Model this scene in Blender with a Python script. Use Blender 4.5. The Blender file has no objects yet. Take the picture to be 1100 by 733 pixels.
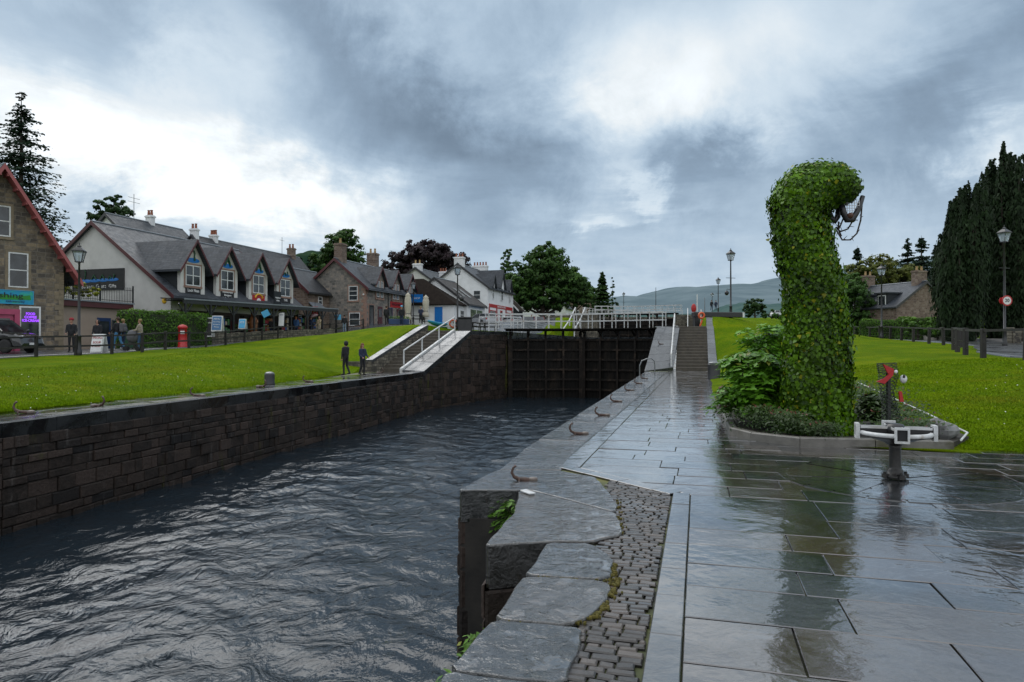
import bpy, math, random
import numpy as np
from mathutils import Matrix, Vector
random.seed(7); rng = np.random.default_rng(7)
PI = math.pi
sc = bpy.context.scene
COL = sc.collection
sc.view_settings.view_transform = 'Standard'
sc.view_settings.look = 'None'
sc.view_settings.exposure = 0
sc.view_settings.gamma = 1
F = 733.0
def at(px, py, Y):                      # a point of the place at distance Y
    return ((px-550)*Y/F, Y, 1.6+(371-py)*Y/F)
def gnd(px, py, z=0.0):                 # where that sight line meets height z
    Y = F*(1.6-z)/(py-371)
    return ((px-550)*Y/F, Y)

# ------------------------------------------------------------------ camera
cd = bpy.data.cameras.new('camera'); cam = bpy.data.objects.new('camera', cd); COL.objects.link(cam)
cam.location = (0, 0, 1.6); cam.rotation_euler = (math.radians(90.35), 0, 0)
cd.lens = 24; cd.sensor_width = 36; cd.clip_end = 20000; cd.clip_start = 0.05
sc.camera = cam

# ------------------------------------------------------------------ object helpers
def tag(o, label=None, cat=None, group=None, kind=None):
    if label: o['label'] = label
    if cat: o['category'] = cat
    if group: o['group'] = group
    if kind: o['kind'] = kind
    return o
def empty(name, loc=(0,0,0), rz=0, label=None, cat=None, group=None):
    o = bpy.data.objects.new(name, None); COL.objects.link(o)
    o.location = loc; o.rotation_euler = (0, 0, rz); o.empty_display_size = .3
    return tag(o, label, cat, group)
def wmat(o):
    m = o.matrix_basis.copy()
    while o.parent: o = o.parent; m = o.matrix_basis @ m
    return m
def link_mesh(name, me, mats, parent=None):
    o = bpy.data.objects.new(name, me); COL.objects.link(o)
    if not isinstance(mats, (list, tuple)): mats = [mats]
    for m in mats: me.materials.append(m)
    if parent: o.parent = parent
    return o
def copy_tree(o, parent=None):
    c = o.copy(); COL.objects.link(c); c.parent = parent
    for ch in list(o.children): copy_tree(ch, c)
    return c

class MB:
    def __init__(s, M=None): s.v = []; s.f = []; s.t = []; s.m = []; s.M = M or Matrix(); s.tint = .5; s.mi = 0; s.sm = []; s.smooth = False
    def add(s, vs, fs, tint=None, mi=None):
        b = len(s.v); M = s.M
        s.v += [tuple(M @ Vector(p)) for p in vs]
        for f in fs:
            s.f.append([b+i for i in f]); s.t.append(s.tint if tint is None else tint); s.m.append(s.mi if mi is None else mi); s.sm.append(s.smooth)
    def box(s, x0, x1, y0, y1, z0, z1, **k):
        s.add([(x0,y0,z0),(x1,y0,z0),(x1,y1,z0),(x0,y1,z0),(x0,y0,z1),(x1,y0,z1),(x1,y1,z1),(x0,y1,z1)],
              [(3,2,1,0),(4,5,6,7),(0,1,5,4),(1,2,6,5),(2,3,7,6),(3,0,4,7)], **k)
    def bbox(s, x0, x1, y0, y1, z0, z1, b=.02, **k):   # box with bevelled edges (chamfer)
        xs=(x0,x0+b,x1-b,x1); ys=(y0,y0+b,y1-b,y1); zs=(z0,z0+b,z1-b,z1)
        vs=[]; idx={}
        def V(i,j,l):
            if (i,j,l) not in idx: idx[(i,j,l)]=len(vs); vs.append((xs[i],ys[j],zs[l]))
            return idx[(i,j,l)]
        fs=[[V(1,1,0),V(1,2,0),V(2,2,0),V(2,1,0)],[V(1,1,3),V(2,1,3),V(2,2,3),V(1,2,3)],
            [V(1,0,1),V(2,0,1),V(2,0,2),V(1,0,2)],[V(1,3,1),V(1,3,2),V(2,3,2),V(2,3,1)],
            [V(0,1,1),V(0,1,2),V(0,2,2),V(0,2,1)],[V(3,1,1),V(3,2,1),V(3,2,2),V(3,1,2)]]
        for i in (1,2):
            for j in (0,3):
                pass
        # edge chamfers
        for j,jj in ((0,1),(3,2)):
            for l,ll in ((0,1),(3,2)): fs.append([V(1,j,ll),V(2,j,ll),V(2,jj,l),V(1,jj,l)])
        for i,ii in ((0,1),(3,2)):
            for l,ll in ((0,1),(3,2)): fs.append([V(i,1,ll),V(i,2,ll),V(ii,2,l),V(ii,1,l)])
            for j,jj in ((0,1),(3,2)): fs.append([V(i,jj,1),V(i,jj,2),V(ii,j,2),V(ii,j,1)])
        for i,ii in ((0,1),(3,2)):
            for j,jj in ((0,1),(3,2)):
                for l,ll in ((0,1),(3,2)): fs.append([V(i,jj,ll),V(ii,j,ll),V(ii,jj,l)])
        s.add(vs, fs, **k)
    def beam(s, p, q, w, h, up=(0,0,1), **k):
        p=Vector(p); q=Vector(q); d=(q-p); L=d.length
        if L<1e-6: return
        d.normalize(); u=Vector(up)
        if abs(d.dot(u))>.98: u=Vector((1,0,0))
        r=d.cross(u).normalized(); u=r.cross(d)
        vs=[]
        for c in (p,q):
            for a,b in ((-1,-1),(1,-1),(1,1),(-1,1)): vs.append(c+r*a*w/2+u*b*h/2)
        s.add(vs,[(0,1,2,3),(7,6,5,4),(0,4,5,1),(1,5,6,2),(2,6,7,3),(3,7,4,0)],**k)
    def tube(s, pts, rad, n=8, caps=True, **k):
        pts=[Vector(p) for p in pts]
        if not isinstance(rad,(list,tuple)): rad=[rad]*len(pts)
        vs=[]; fs=[]; up=None
        for i,p in enumerate(pts):
            d=(pts[min(i+1,len(pts)-1)]-pts[max(i-1,0)])
            d=d.normalized() if d.length>1e-9 else Vector((0,0,1))
            if up is None:
                up=Vector((0,0,1)) if abs(d.z)<.9 else Vector((1,0,0))
            r=d.cross(up)
            if r.length<1e-6: r=d.cross(Vector((0,1,0)))
            r.normalize(); up=r.cross(d).normalized()
            for j in range(n):
                a=2*PI*j/n; vs.append(p+(r*math.cos(a)+up*math.sin(a))*rad[i])
        for i in range(len(pts)-1):
            for j in range(n):
                fs.append((i*n+j, i*n+(j+1)%n, (i+1)*n+(j+1)%n, (i+1)*n+j))
        if caps: fs.append(tuple(range(n-1,-1,-1))); fs.append(tuple((len(pts)-1)*n+j for j in range(n)))
        s.add(vs,fs,**k)
    def lathe(s, prof, c=(0,0,0), n=16, **k):   # prof: (r,z)
        vs=[]; fs=[]
        for r,z in prof:
            for j in range(n):
                a=2*PI*j/n; vs.append((c[0]+r*math.cos(a),c[1]+r*math.sin(a),c[2]+z))
        for i in range(len(prof)-1):
            for j in range(n): fs.append((i*n+j,i*n+(j+1)%n,(i+1)*n+(j+1)%n,(i+1)*n+j))
        fs.append(tuple(range(n-1,-1,-1))); fs.append(tuple((len(prof)-1)*n+j for j in range(n)))
        s.add(vs,fs,**k)
    def ellip(s, c, r, n=12, m=8, **k):
        prof=[(math.sin(PI*i/m)*1.0+1e-4, -math.cos(PI*i/m)) for i in range(m+1)]
        vs=[];fs=[]
        for a_,z in prof:
            for j in range(n):
                a=2*PI*j/n; vs.append((c[0]+r[0]*a_*math.cos(a),c[1]+r[1]*a_*math.sin(a),c[2]+r[2]*z))
        for i in range(m):
            for j in range(n): fs.append((i*n+j,i*n+(j+1)%n,(i+1)*n+(j+1)%n,(i+1)*n+j))
        s.add(vs,fs,**k)
    def prism(s, poly, z0, z1, bev=0.0, **k):   # poly: CCW (x,y); z may be callables of (x,y)
        n=len(poly)
        Z0=z0 if callable(z0) else (lambda x,y:z0); Z1=z1 if callable(z1) else (lambda x,y:z1)
        if bev>0:
            ins=inset(poly,bev)
            vs=[(x,y,Z0(x,y)) for x,y in poly]+[(x,y,Z1(x,y)-bev) for x,y in poly]+[(x,y,Z1(x,y)) for x,y in ins]
            fs=[tuple(range(n-1,-1,-1)),tuple(range(2*n,3*n))]
            for i in range(n):
                j=(i+1)%n; fs+=[(i,j,n+j,n+i),(n+i,n+j,2*n+j,2*n+i)]
        else:
            vs=[(x,y,Z0(x,y)) for x,y in poly]+[(x,y,Z1(x,y)) for x,y in poly]
            fs=[tuple(range(n-1,-1,-1)),tuple(range(n,2*n))]+[(i,(i+1)%n,n+(i+1)%n,n+i) for i in range(n)]
        s.add(vs,fs,**k)
    def build(s, name, mats, parent=None, world=False, smooth=None):
        me=bpy.data.meshes.new(name)
        vs=s.v
        if world and parent is not None:
            inv=wmat(parent).inverted(); vs=[tuple(inv@Vector(p)) for p in vs]
        me.from_pydata(vs,[],s.f); 
        a=me.attributes.new('tint','FLOAT','FACE'); a.data.foreach_set('value',np.array(s.t,dtype=np.float32))
        me.polygons.foreach_set('material_index',np.array(s.m,dtype=np.int32))
        sm=[True]*len(s.f) if smooth else s.sm
        me.polygons.foreach_set('use_smooth',np.array(sm,dtype=bool))
        me.update()
        return link_mesh(name, me, mats, parent)
def inset(poly, b):
    n=len(poly); out=[]
    for i in range(n):
        p0=Vector(poly[i-1]); p1=Vector(poly[i]); p2=Vector(poly[(i+1)%n])
        e1=(p1-p0); e2=(p2-p1)
        if e1.length<1e-6 or e2.length<1e-6: out.append(tuple(p1)); continue
        e1.normalize(); e2.normalize()
        n1=Vector((-e1.y,e1.x)); n2=Vector((-e2.y,e2.x)); m=n1+n2
        L=m.length
        if L<.3: out.append(tuple(p1+n1*b)); continue
        m/=L; out.append(tuple(p1+m*b/max(.4,m.dot(n1))))
    return out
def area(poly): return .5*sum(poly[i-1][0]*poly[i][1]-poly[i][0]*poly[i-1][1] for i in range(len(poly)))
def clip(poly, p, nrm):     # keep (q-p).nrm>=0
    out=[]; n=len(poly)
    for i in range(n):
        a=poly[i-1]; b=poly[i]
        da=(a[0]-p[0])*nrm[0]+(a[1]-p[1])*nrm[1]; db=(b[0]-p[0])*nrm[0]+(b[1]-p[1])*nrm[1]
        if (da>=0)!=(db>=0):
            t=da/(da-db); out.append((a[0]+t*(b[0]-a[0]),a[1]+t*(b[1]-a[1])))
        if db>=0: out.append(b)
    return out
def np_mesh(name, V, K, mats, parent=None, tint=None, smooth=False, world=False):
    """V: (N*K,3) verts of N separate K-gons"""
    V=np.asarray(V,dtype=np.float32).reshape(-1,3); n=len(V)//K
    if world and parent is not None:
        inv=np.array(wmat(parent).inverted()); V=(V@inv[:3,:3].T+inv[:3,3]).astype(np.float32)
    me=bpy.data.meshes.new(name); me.vertices.add(len(V)); me.vertices.foreach_set('co',V.ravel())
    me.loops.add(n*K); me.loops.foreach_set('vertex_index',np.arange(n*K,dtype=np.int32))
    me.polygons.add(n); me.polygons.foreach_set('loop_start',np.arange(0,n*K,K,dtype=np.int32))
    me.polygons.foreach_set('use_smooth',np.full(n,smooth))
    me.update(calc_edges=True)
    a=me.attributes.new('tint','FLOAT','FACE'); a.data.foreach_set('value',np.asarray(tint if tint is not None else np.full(n,.5),dtype=np.float32))
    return link_mesh(name, me, mats, parent)
def grid_mesh(name, P, mats, parent=None, smooth=True, uv=False):
    """P: (R,C,3) grid"""
    P=np.asarray(P,dtype=np.float32); R,C=P.shape[:2]
    me=bpy.data.meshes.new(name); me.vertices.add(R*C); me.vertices.foreach_set('co',P.reshape(-1))
    i=np.arange(R-1)[:,None]*C+np.arange(C-1)[None,:]; i=i.ravel()
    q=np.stack([i,i+1,i+C+1,i+C],1).astype(np.int32); n=len(q)
    me.loops.add(n*4); me.loops.foreach_set('vertex_index',q.ravel())
    me.polygons.add(n); me.polygons.foreach_set('loop_start',np.arange(0,n*4,4,dtype=np.int32))
    me.polygons.foreach_set('use_smooth',np.full(n,smooth))
    me.update(calc_edges=True)
    a=me.attributes.new('tint','FLOAT','FACE'); a.data.foreach_set('value',np.full(n,.5,dtype=np.float32))
    return link_mesh(name, me, mats, parent)

# ------------------------------------------------------------------ materials
def sl(h):  # '#rrggbb' -> linear
    h=h.lstrip('#'); c=[int(h[i:i+2],16)/255 for i in (0,2,4)]
    return tuple((x/12.92 if x<=.04045 else ((x+.055)/1.055)**2.4) for x in c)
class NT:
    def __init__(s, mt): s.t=mt.node_tree; s.n=s.t.nodes; s.l=s.t.links
    def new(s, ty, **k):
        n=s.n.new(ty)
        for a,b in k.items():
            if a[0]=='_': continue
            setattr(n,a,b)
        return n
    def set(s, sock, v):
        if v is None: return
        if hasattr(v,'is_output') or isinstance(v,bpy.types.NodeSocket): s.l.new(v,sock)
        else:
            if sock.type=='RGBA' and len(v)==3: v=(*v,1)
            sock.default_value=v
    def math(s, op, a, b=None, c=None, clamp=False):
        n=s.n.new('ShaderNodeMath'); n.operation=op; n.use_clamp=clamp
        s.set(n.inputs[0],a)
        if b is not None: s.set(n.inputs[1],b)
        if c is not None: s.set(n.inputs[2],c)
        return n.outputs[0]
    def mix(s, f, a, b, mode='MIX'):
        n=s.n.new('ShaderNodeMix'); n.data_type='RGBA'; n.blend_type=mode
        s.set(n.inputs[0],f); s.set(n.inputs[6],a); s.set(n.inputs[7],b); return n.outputs[2]
    def noise(s, vec, scale, detail=4, rough=.55, dist=0):
        n=s.n.new('ShaderNodeTexNoise'); s.set(n.inputs['Scale'],scale); n.inputs['Detail'].default_value=detail
        n.inputs['Roughness'].default_value=rough; n.inputs['Distortion'].default_value=dist
        if vec is not None: s.l.new(vec,n.inputs['Vector'])
        return n.outputs[0]
    def ramp(s, f, stops, interp='LINEAR'):
        n=s.n.new('ShaderNodeValToRGB'); s.l.new(f,n.inputs[0]); cr=n.color_ramp; cr.interpolation=interp
        while len(cr.elements)<len(stops): cr.elements.new(.5)
        for e,(p,c) in zip(cr.elements,stops): e.position=p; e.color=(*c,1) if len(c)==3 else c
        return n.outputs[0]
    def rng(s, f, a, b, c, d):
        n=s.n.new('ShaderNodeMapRange'); s.l.new(f,n.inputs[0])
        for i,v in enumerate((a,b,c,d)): n.inputs[i+1].default_value=v
        return n.outputs[0]
    def coord(s, kind='Object', scale=(1,1,1)):
        n=s.n.new('ShaderNodeTexCoord'); o=n.outputs[kind]
        if scale!=(1,1,1):
            m=s.n.new('ShaderNodeMapping'); m.inputs['Scale'].default_value=scale; s.l.new(o,m.inputs[0]); o=m.outputs[0]
        return o
    def attr(s, name='tint'):
        n=s.n.new('ShaderNodeAttribute'); n.attribute_name=name; return n.outputs['Fac']
    def bump(s, h, strength=.5, dist=.02, nrm=None):
        n=s.n.new('ShaderNodeBump'); n.inputs['Strength'].default_value=strength; n.inputs['Distance'].default_value=dist
        s.l.new(h,n.inputs['Height'])
        if nrm is not None: s.l.new(nrm,n.inputs['Normal'])
        return n.outputs[0]
def newmat(name):
    m=bpy.data.materials.new(name); m.use_nodes=True; t=NT(m); return m,t,t.n['Principled BSDF']
def mat(name, c1, c2=None, scale=6, rough=.6, rough2=None, bump=0, bscale=None, bdist=.01, tint=0, spec=.5, metal=0, emit=None, estr=1, c3=None, coat=0, space='Object', stretch=(1,1,1), detail=5):
    m,t,b=newmat(name)
    if isinstance(c1,str): c1=sl(c1)
    if isinstance(c2,str): c2=sl(c2)
    if c2 is None: c2=tuple(x*.8 for x in c1)
    co=t.coord(space,stretch)
    nz=t.noise(co,scale,detail)
    f=t.rng(nz,.3,.7,0,1)
    col=t.mix(f,c1,c2)
    if c3 is not None:
        if isinstance(c3,str): c3=sl(c3)
        n3=t.rng(t.noise(co,scale*.23,4,.6,.4),.52,.68,0,1); col=t.mix(n3,col,c3)
    if tint:
        k=t.rng(t.attr(),0,1,1-tint,1+tint); n=t.n.new('ShaderNodeVectorMath'); n.operation='SCALE'
        t.l.new(col,n.inputs[0]); t.l.new(k,n.inputs['Scale']); col=n.outputs[0]
    t.l.new(col,b.inputs['Base Color'])
    if rough2 is not None: t.l.new(t.rng(t.noise(co,scale*.5,4),.35,.65,rough,rough2),b.inputs['Roughness'])
    else: b.inputs['Roughness'].default_value=rough
    b.inputs['Specular IOR Level'].default_value=spec; b.inputs['Metallic'].default_value=metal
    b.inputs['Coat Weight'].default_value=coat; b.inputs['Coat Roughness'].default_value=.08
    if bump: t.l.new(t.bump(t.noise(co,bscale or scale*3,6,.6),bump,bdist),b.inputs['Normal'])
    if emit: 
        b.inputs['Emission Color'].default_value=(*emit,1); b.inputs['Emission Strength'].default_value=estr
    return m
# ------------------------------------------------------------------ sky and light
def make_world():
    w=bpy.data.worlds.new('World'); sc.world=w; w.use_nodes=True
    t=NT(w); bg=t.n['Background']; out=t.n['World Output']
    sky=t.n.new('ShaderNodeTexSky'); sky.sky_type='NISHITA'; sky.sun_disc=False
    sky.sun_elevation=math.radians(48); sky.sun_rotation=math.radians(-35); sky.air_density=1.4; sky.dust_density=2
    co=t.coord('Generated')
    sep=t.n.new('ShaderNodeSeparateXYZ'); t.l.new(co,sep.inputs[0]); X,Y,Z=sep.outputs
    # cloud-plane coordinates
    zc=t.math('MAXIMUM',t.math('ADD',Z,.12),.05)
    cx=t.math('DIVIDE',X,zc); cy=t.math('DIVIDE',Y,zc)
    cmb=t.n.new('ShaderNodeCombineXYZ'); t.l.new(cx,cmb.inputs[0]); t.l.new(cy,cmb.inputs[1])
    n1=t.noise(cmb.outputs[0],.9,8,.6,.6); n2=t.noise(cmb.outputs[0],2.6,9,.6,.3)
    n3=t.noise(co,3.2,7,.58,.5); n4=t.noise(co,8,10,.66,.25)
    # angle coordinates, disturbed by noise so that the cloud edges are torn
    az=t.math('ARCTAN2',X,Y); el=t.math('ARCSINE',Z)
    az=t.math('ADD',az,t.math('MULTIPLY',t.math('SUBTRACT',n3,.5),.42))
    az=t.math('ADD',az,t.math('MULTIPLY',t.math('SUBTRACT',n4,.5),.16))
    el=t.math('ADD',el,t.math('MULTIPLY',t.math('SUBTRACT',n1,.5),.26))
    el=t.math('ADD',el,t.math('MULTIPLY',t.math('SUBTRACT',n4,.5),.10))
    tot=t.math('ADD',.62,t.math('MULTIPLY',t.math('SUBTRACT',n1,.5),.30))
    tot=t.math('ADD',tot,t.math('MULTIPLY',t.math('SUBTRACT',n2,.5),.22))
    tot=t.math('ADD',tot,t.math('MULTIPLY',t.math('SUBTRACT',n4,.5),.44))
    for px,py,sx,sy,rot,amp in SKY:
        a0=math.atan((px-550)/F); e0=math.atan((371-py)/F*math.cos(a0)); sx=sx/F; sy=sy/F
        da=t.math('SUBTRACT',az,a0); de=t.math('SUBTRACT',el,e0); c=math.cos(math.radians(rot)); s=math.sin(math.radians(rot))
        u=t.math('ADD',t.math('MULTIPLY',da,c/sx),t.math('MULTIPLY',de,s/sx))
        v=t.math('SUBTRACT',t.math('MULTIPLY',de,c/sy),t.math('MULTIPLY',da,s/sy))
        g=t.math('EXPONENT',t.math('MULTIPLY',t.math('ADD',t.math('MULTIPLY',u,u),t.math('MULTIPLY',v,v)),-1))
        tot=t.math('MULTIPLY_ADD',g,amp,tot)
    # unseen sky overhead and behind the camera brightened to light the scene
    top=t.rng(Z,.5,.95,0,.75); tot=t.math('ADD',tot,top); tot=t.math('ADD',tot,t.rng(Y,.25,-.5,0,.50)); tot=t.math('ADD',tot,t.rng(Z,.0,.22,.16,0))
    col=t.ramp(t.math('MULTIPLY',tot,.5),[(0.0,(.10,.145,.20)),(.12,(.18,.25,.34)),(.21,(.29,.395,.52)),(.30,(.44,.565,.70)),(.40,(.64,.755,.86)),(.50,(.86,.92,.96)),(.8,(1.35,1.42,1.5))])
    low=t.rng(Z,-.02,.0,0,1); col=t.mix(low,(.08,.09,.09),col)
    b2=t.n.new('ShaderNodeBackground'); t.l.new(col,b2.inputs[0]); b2.inputs[1].default_value=1.0
    t.l.new(sky.outputs[0],bg.inputs[0]); bg.inputs[1].default_value=.06
    mx=t.n.new('ShaderNodeMixShader'); mx.inputs[0].default_value=.96
    t.l.new(bg.outputs[0],mx.inputs[1]); t.l.new(b2.outputs[0],mx.inputs[2]); t.l.new(mx.outputs[0],out.inputs[0])
SKY=[(110,165,170,48,-8,.48),(260,195,130,38,-14,.42),(225,75,50,55,0,.22),(330,215,60,18,-8,.20),(60,135,60,22,0,.12),(385,262,20,10,0,.2),
     (780,65,140,50,0,.26),(700,125,95,60,30,.32),(640,235,45,10,8,.28),(700,205,30,14,-30,.28),(850,135,50,28,0,.2),(1045,155,38,18,10,.38),
     (610,215,60,40,0,.10),(560,330,200,40,0,-.06),
     (400,85,130,70,-35,-.23),(520,165,140,65,-20,-.26),(600,60,60,80,0,-.10),(360,30,80,40,0,-.08),(60,60,110,50,0,-.06),
     (745,175,60,32,0,-.30),(690,235,45,24,0,-.18),(980,120,110,40,20,-.18),(900,210,150,70,0,-.08),(480,250,120,30,0,-.10),(1080,60,60,60,0,-.06),(150,235,120,14,0,-.1)]
make_world()
sl_=bpy.data.lights.new('sun','SUN'); so=bpy.data.objects.new('sun',sl_); COL.objects.link(so)
sl_.energy=1.5; sl_.angle=math.radians(50); sl_.color=(1,.98,.95)
_d=Vector((math.sin(math.radians(-35))*math.cos(math.radians(48)),math.cos(math.radians(-35))*math.cos(math.radians(48)),math.sin(math.radians(48))))
so.rotation_euler=_d.to_track_quat('Z','Y').to_euler(); so.location=(-20,40,60)

# ------------------------------------------------------------------ ground heights
class RBF:
    def __init__(s, pts, c=3.0):
        P=np.array(pts,float); s.p=P[:,:2]; s.c=c; n=len(P)
        D=np.sqrt(((s.p[:,None]-s.p[None])**2).sum(-1)+c*c)
        A=np.zeros((n+1,n+1)); A[:n,:n]=-D; A[:n,n]=1; A[n,:n]=1; A[:n,:n]-=np.eye(n)*.02
        s.w=np.linalg.solve(A,np.append(P[:,2],0))
    def __call__(s,x,y):
        x=np.asarray(x,float); y=np.asarray(y,float); sh=x.shape; q=np.stack([x.ravel(),y.ravel()],1); out=np.empty(len(q))
        for i in range(0,len(q),20000):
            k=q[i:i+20000]; D=np.sqrt(((k[:,None]-s.p[None])**2).sum(-1)+s.c**2); out[i:i+20000]=-D@s.w[:-1]+s.w[-1]
        return out.reshape(sh)
HR=RBF([(40,-6,.05),(25,3,.02),(12,8.9,.01),(9.5,9.5,.01),(7.6,10.15,.01),(6.7,10.4,.0),(4.5,10.8,0),(3.87,12.1,0),(4.93,16.3,.0),(7,23.9,.0),(9,31,.0),(11,37,.05),(12.9,43.4,.35),
    (13.6,46,1.5),(14.3,48.5,2.6),(14.9,51,3.65),(15.6,54,3.8),(17,57,3.8),(21,56,3.75),(25,58,3.3),(16.65,22.7,1.07),(17.6,25.5,1.12),(19.4,30,1.27),(21,32,1.35),(24,37,1.47),(27.2,42,1.55),
    (28.1,46,1.7),(30.8,54,1.97),(33,63,2.2),(37,71,2.45),(40,80,2.7),(28,37,1.47),(31.5,41,1.6),(35,52,1.9),(41,68,2.4),(48,80,2.8),(30,20,1.0),(20,14,.8),(30,5,.6),(12,15,.4),(10,20,.35),(10.6,26,.4),(13,30,.85),(17,36,1.35),
    (15,43,1.5),(20,49,2.2),(18,45,1.9),(24,50,2.0),(20,100,6.3),(28.5,105,6.4),(35,100,5),(30,75,4.0),(22,75,4.9),(17,70,4.4),(45,100,3.8),(60,60,3),(80,100,5),(100,0,2),(150,150,9),(60,200,8),(30,160,7.5),(300,300,22),(300,0,10),(60,400,14)])
HL=RBF([(-17,-10,.0),(-13.6,7,.0),(-12.3,14.3,.0),(-11.3,21,.0),(-10.4,27,.0),(-9.7,32,0),(-9.2,36,.0),(-9.1,40.5,.15),(-8.8,42,.6),(-7.6,45,2.0),(-6.4,47.5,2.95),(-5.5,50,2.95),(-3,54,2.7),(-.3,58,2.6),(1.5,66,2.65),(4,78,2.7),(7.2,92,2.9),(9,98,5.4),(12,104,5.9),
    (-16,20,.4),(-19,25,.72),(-22.5,30,.95),(-22.3,32,1.05),(-21.4,33.5,1.1),(-19.8,36,1.22),(-19.3,39,1.38),(-19.8,45,1.48),(-19.6,50,1.8),(-19,58,2.23),(-17.2,64,2.6),(-15,66,2.9),
    (-14,30,.62),(-13,38,.95),(-15.5,45,1.5),(-12,45,1.7),(-10,47,2.35),(-13.5,55,2.6),(-11,51,2.8),(-9,55,3.15),(-7.2,50,3.05),
    (-26,35,1.15),(-27,41,1.3),(-30,50,1.4),(-24,48,1.45),(-23,52,1.6),(-21,60,2.0),(-19,66,2.6),(-15,68,3.4),(-9,78,3.7),(-5,80,4.2),(-3,90,4.4),(0,101,4.6),(4,95,4.8),(-.5,66,3.1),(1,78,3.9),(4,88,4.5),(-4,66,3.2),
    (-10,100,5),(-40,60,2.5),(-60,100,6),(-30,20,.9),(-30,0,.7),(-60,0,1.5),(20,150,6.5),(-50,200,12),(-200,100,18),(-200,0,10),(-200,400,30),(50,400,14),(-20,140,7)])
def fin(H, cap=16):
    def h(x,y):
        z=H(x,y); r=np.hypot(x,np.asarray(y)-50); k=np.clip((r-200)/300,0,1); k=k*k*(3-2*k)
        return z*(1-k)+cap*k
    return h
HRf=fin(HR); HLf=fin(HL)
def zr(x,y): return float(HRf(np.array([x]),np.array([y]))[0])
def zl(x,y): return float(HLf(np.array([x]),np.array([y]))[0])

def resample(poly, step):
    out=[]; acc=[]
    for i in range(len(poly)-1):
        a=np.array(poly[i],float); b=np.array(poly[i+1],float); n=max(1,int(np.linalg.norm(b-a)/(step*(1+np.linalg.norm(a)/60))))
        n=min(n,60)
        for k in range(n): out.append(a+(b-a)*k/n)
    out.append(np.array(poly[-1],float)); return np.array(out)
def ruled(name, B, outer, H, m, cols=150, pw=3.0, step=.45, lift=0, edge=.1):
    P=resample(B,step); n=len(P)
    arc=np.concatenate([[0],np.cumsum(np.linalg.norm(np.diff(P,axis=0),axis=1))]); 
    tt=np.linspace(0,1,n); O=np.array([outer(p,t) for p,t in zip(P,tt)])
    s=np.linspace(0,1,cols)**pw
    XY=P[:,None,:]*(1-s[None,:,None])+O[:,None,:]*s[None,:,None]
    Z=H(XY[...,0],XY[...,1])+lift
    G=np.dstack([XY,Z[...,None]])
    sk=G[:,:1].copy(); sk[...,2]-=edge
    return grid_mesh(name,np.concatenate([sk,G],1) if True else G,m)

# ------------------------------------------------------------------ ground materials
def grass_mat():
    m,t,b=newmat('lawn_grass'); co=t.coord('Object')
    f=t.rng(t.noise(co,9,6,.7),.3,.7,0,1); col=t.mix(f,(.060,.120,.0012),(.125,.200,.002))
    f2=t.rng(t.noise(co,.9,5,.6),.42,.62,0,1); col=t.mix(t.math('MULTIPLY',f2,.6),col,(.18,.215,.003))
    f3=t.rng(t.noise(co,.35,3,.5),.45,.65,0,1); col=t.mix(t.math('MULTIPLY',f3,.45),col,(.040,.095,.002))
    f5=t.rng(t.noise(co,1.7,6,.7,.5),.66,.74,0,1); col=t.mix(t.math('MULTIPLY',f5,.55),col,(.075,.075,.012))
    f4=t.rng(t.noise(co,60,2),.35,.65,.55,1.3); n=t.n.new('ShaderNodeVectorMath'); n.operation='SCALE'; t.l.new(col,n.inputs[0]); t.l.new(f4,n.inputs['Scale'])
    t.l.new(n.outputs[0],b.inputs['Base Color']); b.inputs['Roughness'].default_value=.9; b.inputs['Specular IOR Level'].default_value=.03
    h=t.math('ADD',t.noise(co,45,4,.7),t.math('MULTIPLY',t.noise(co,7,3,.6),1.5))
    t.l.new(t.bump(h,.8,.06),b.inputs['Normal']); return m
GRASS=grass_mat()
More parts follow.
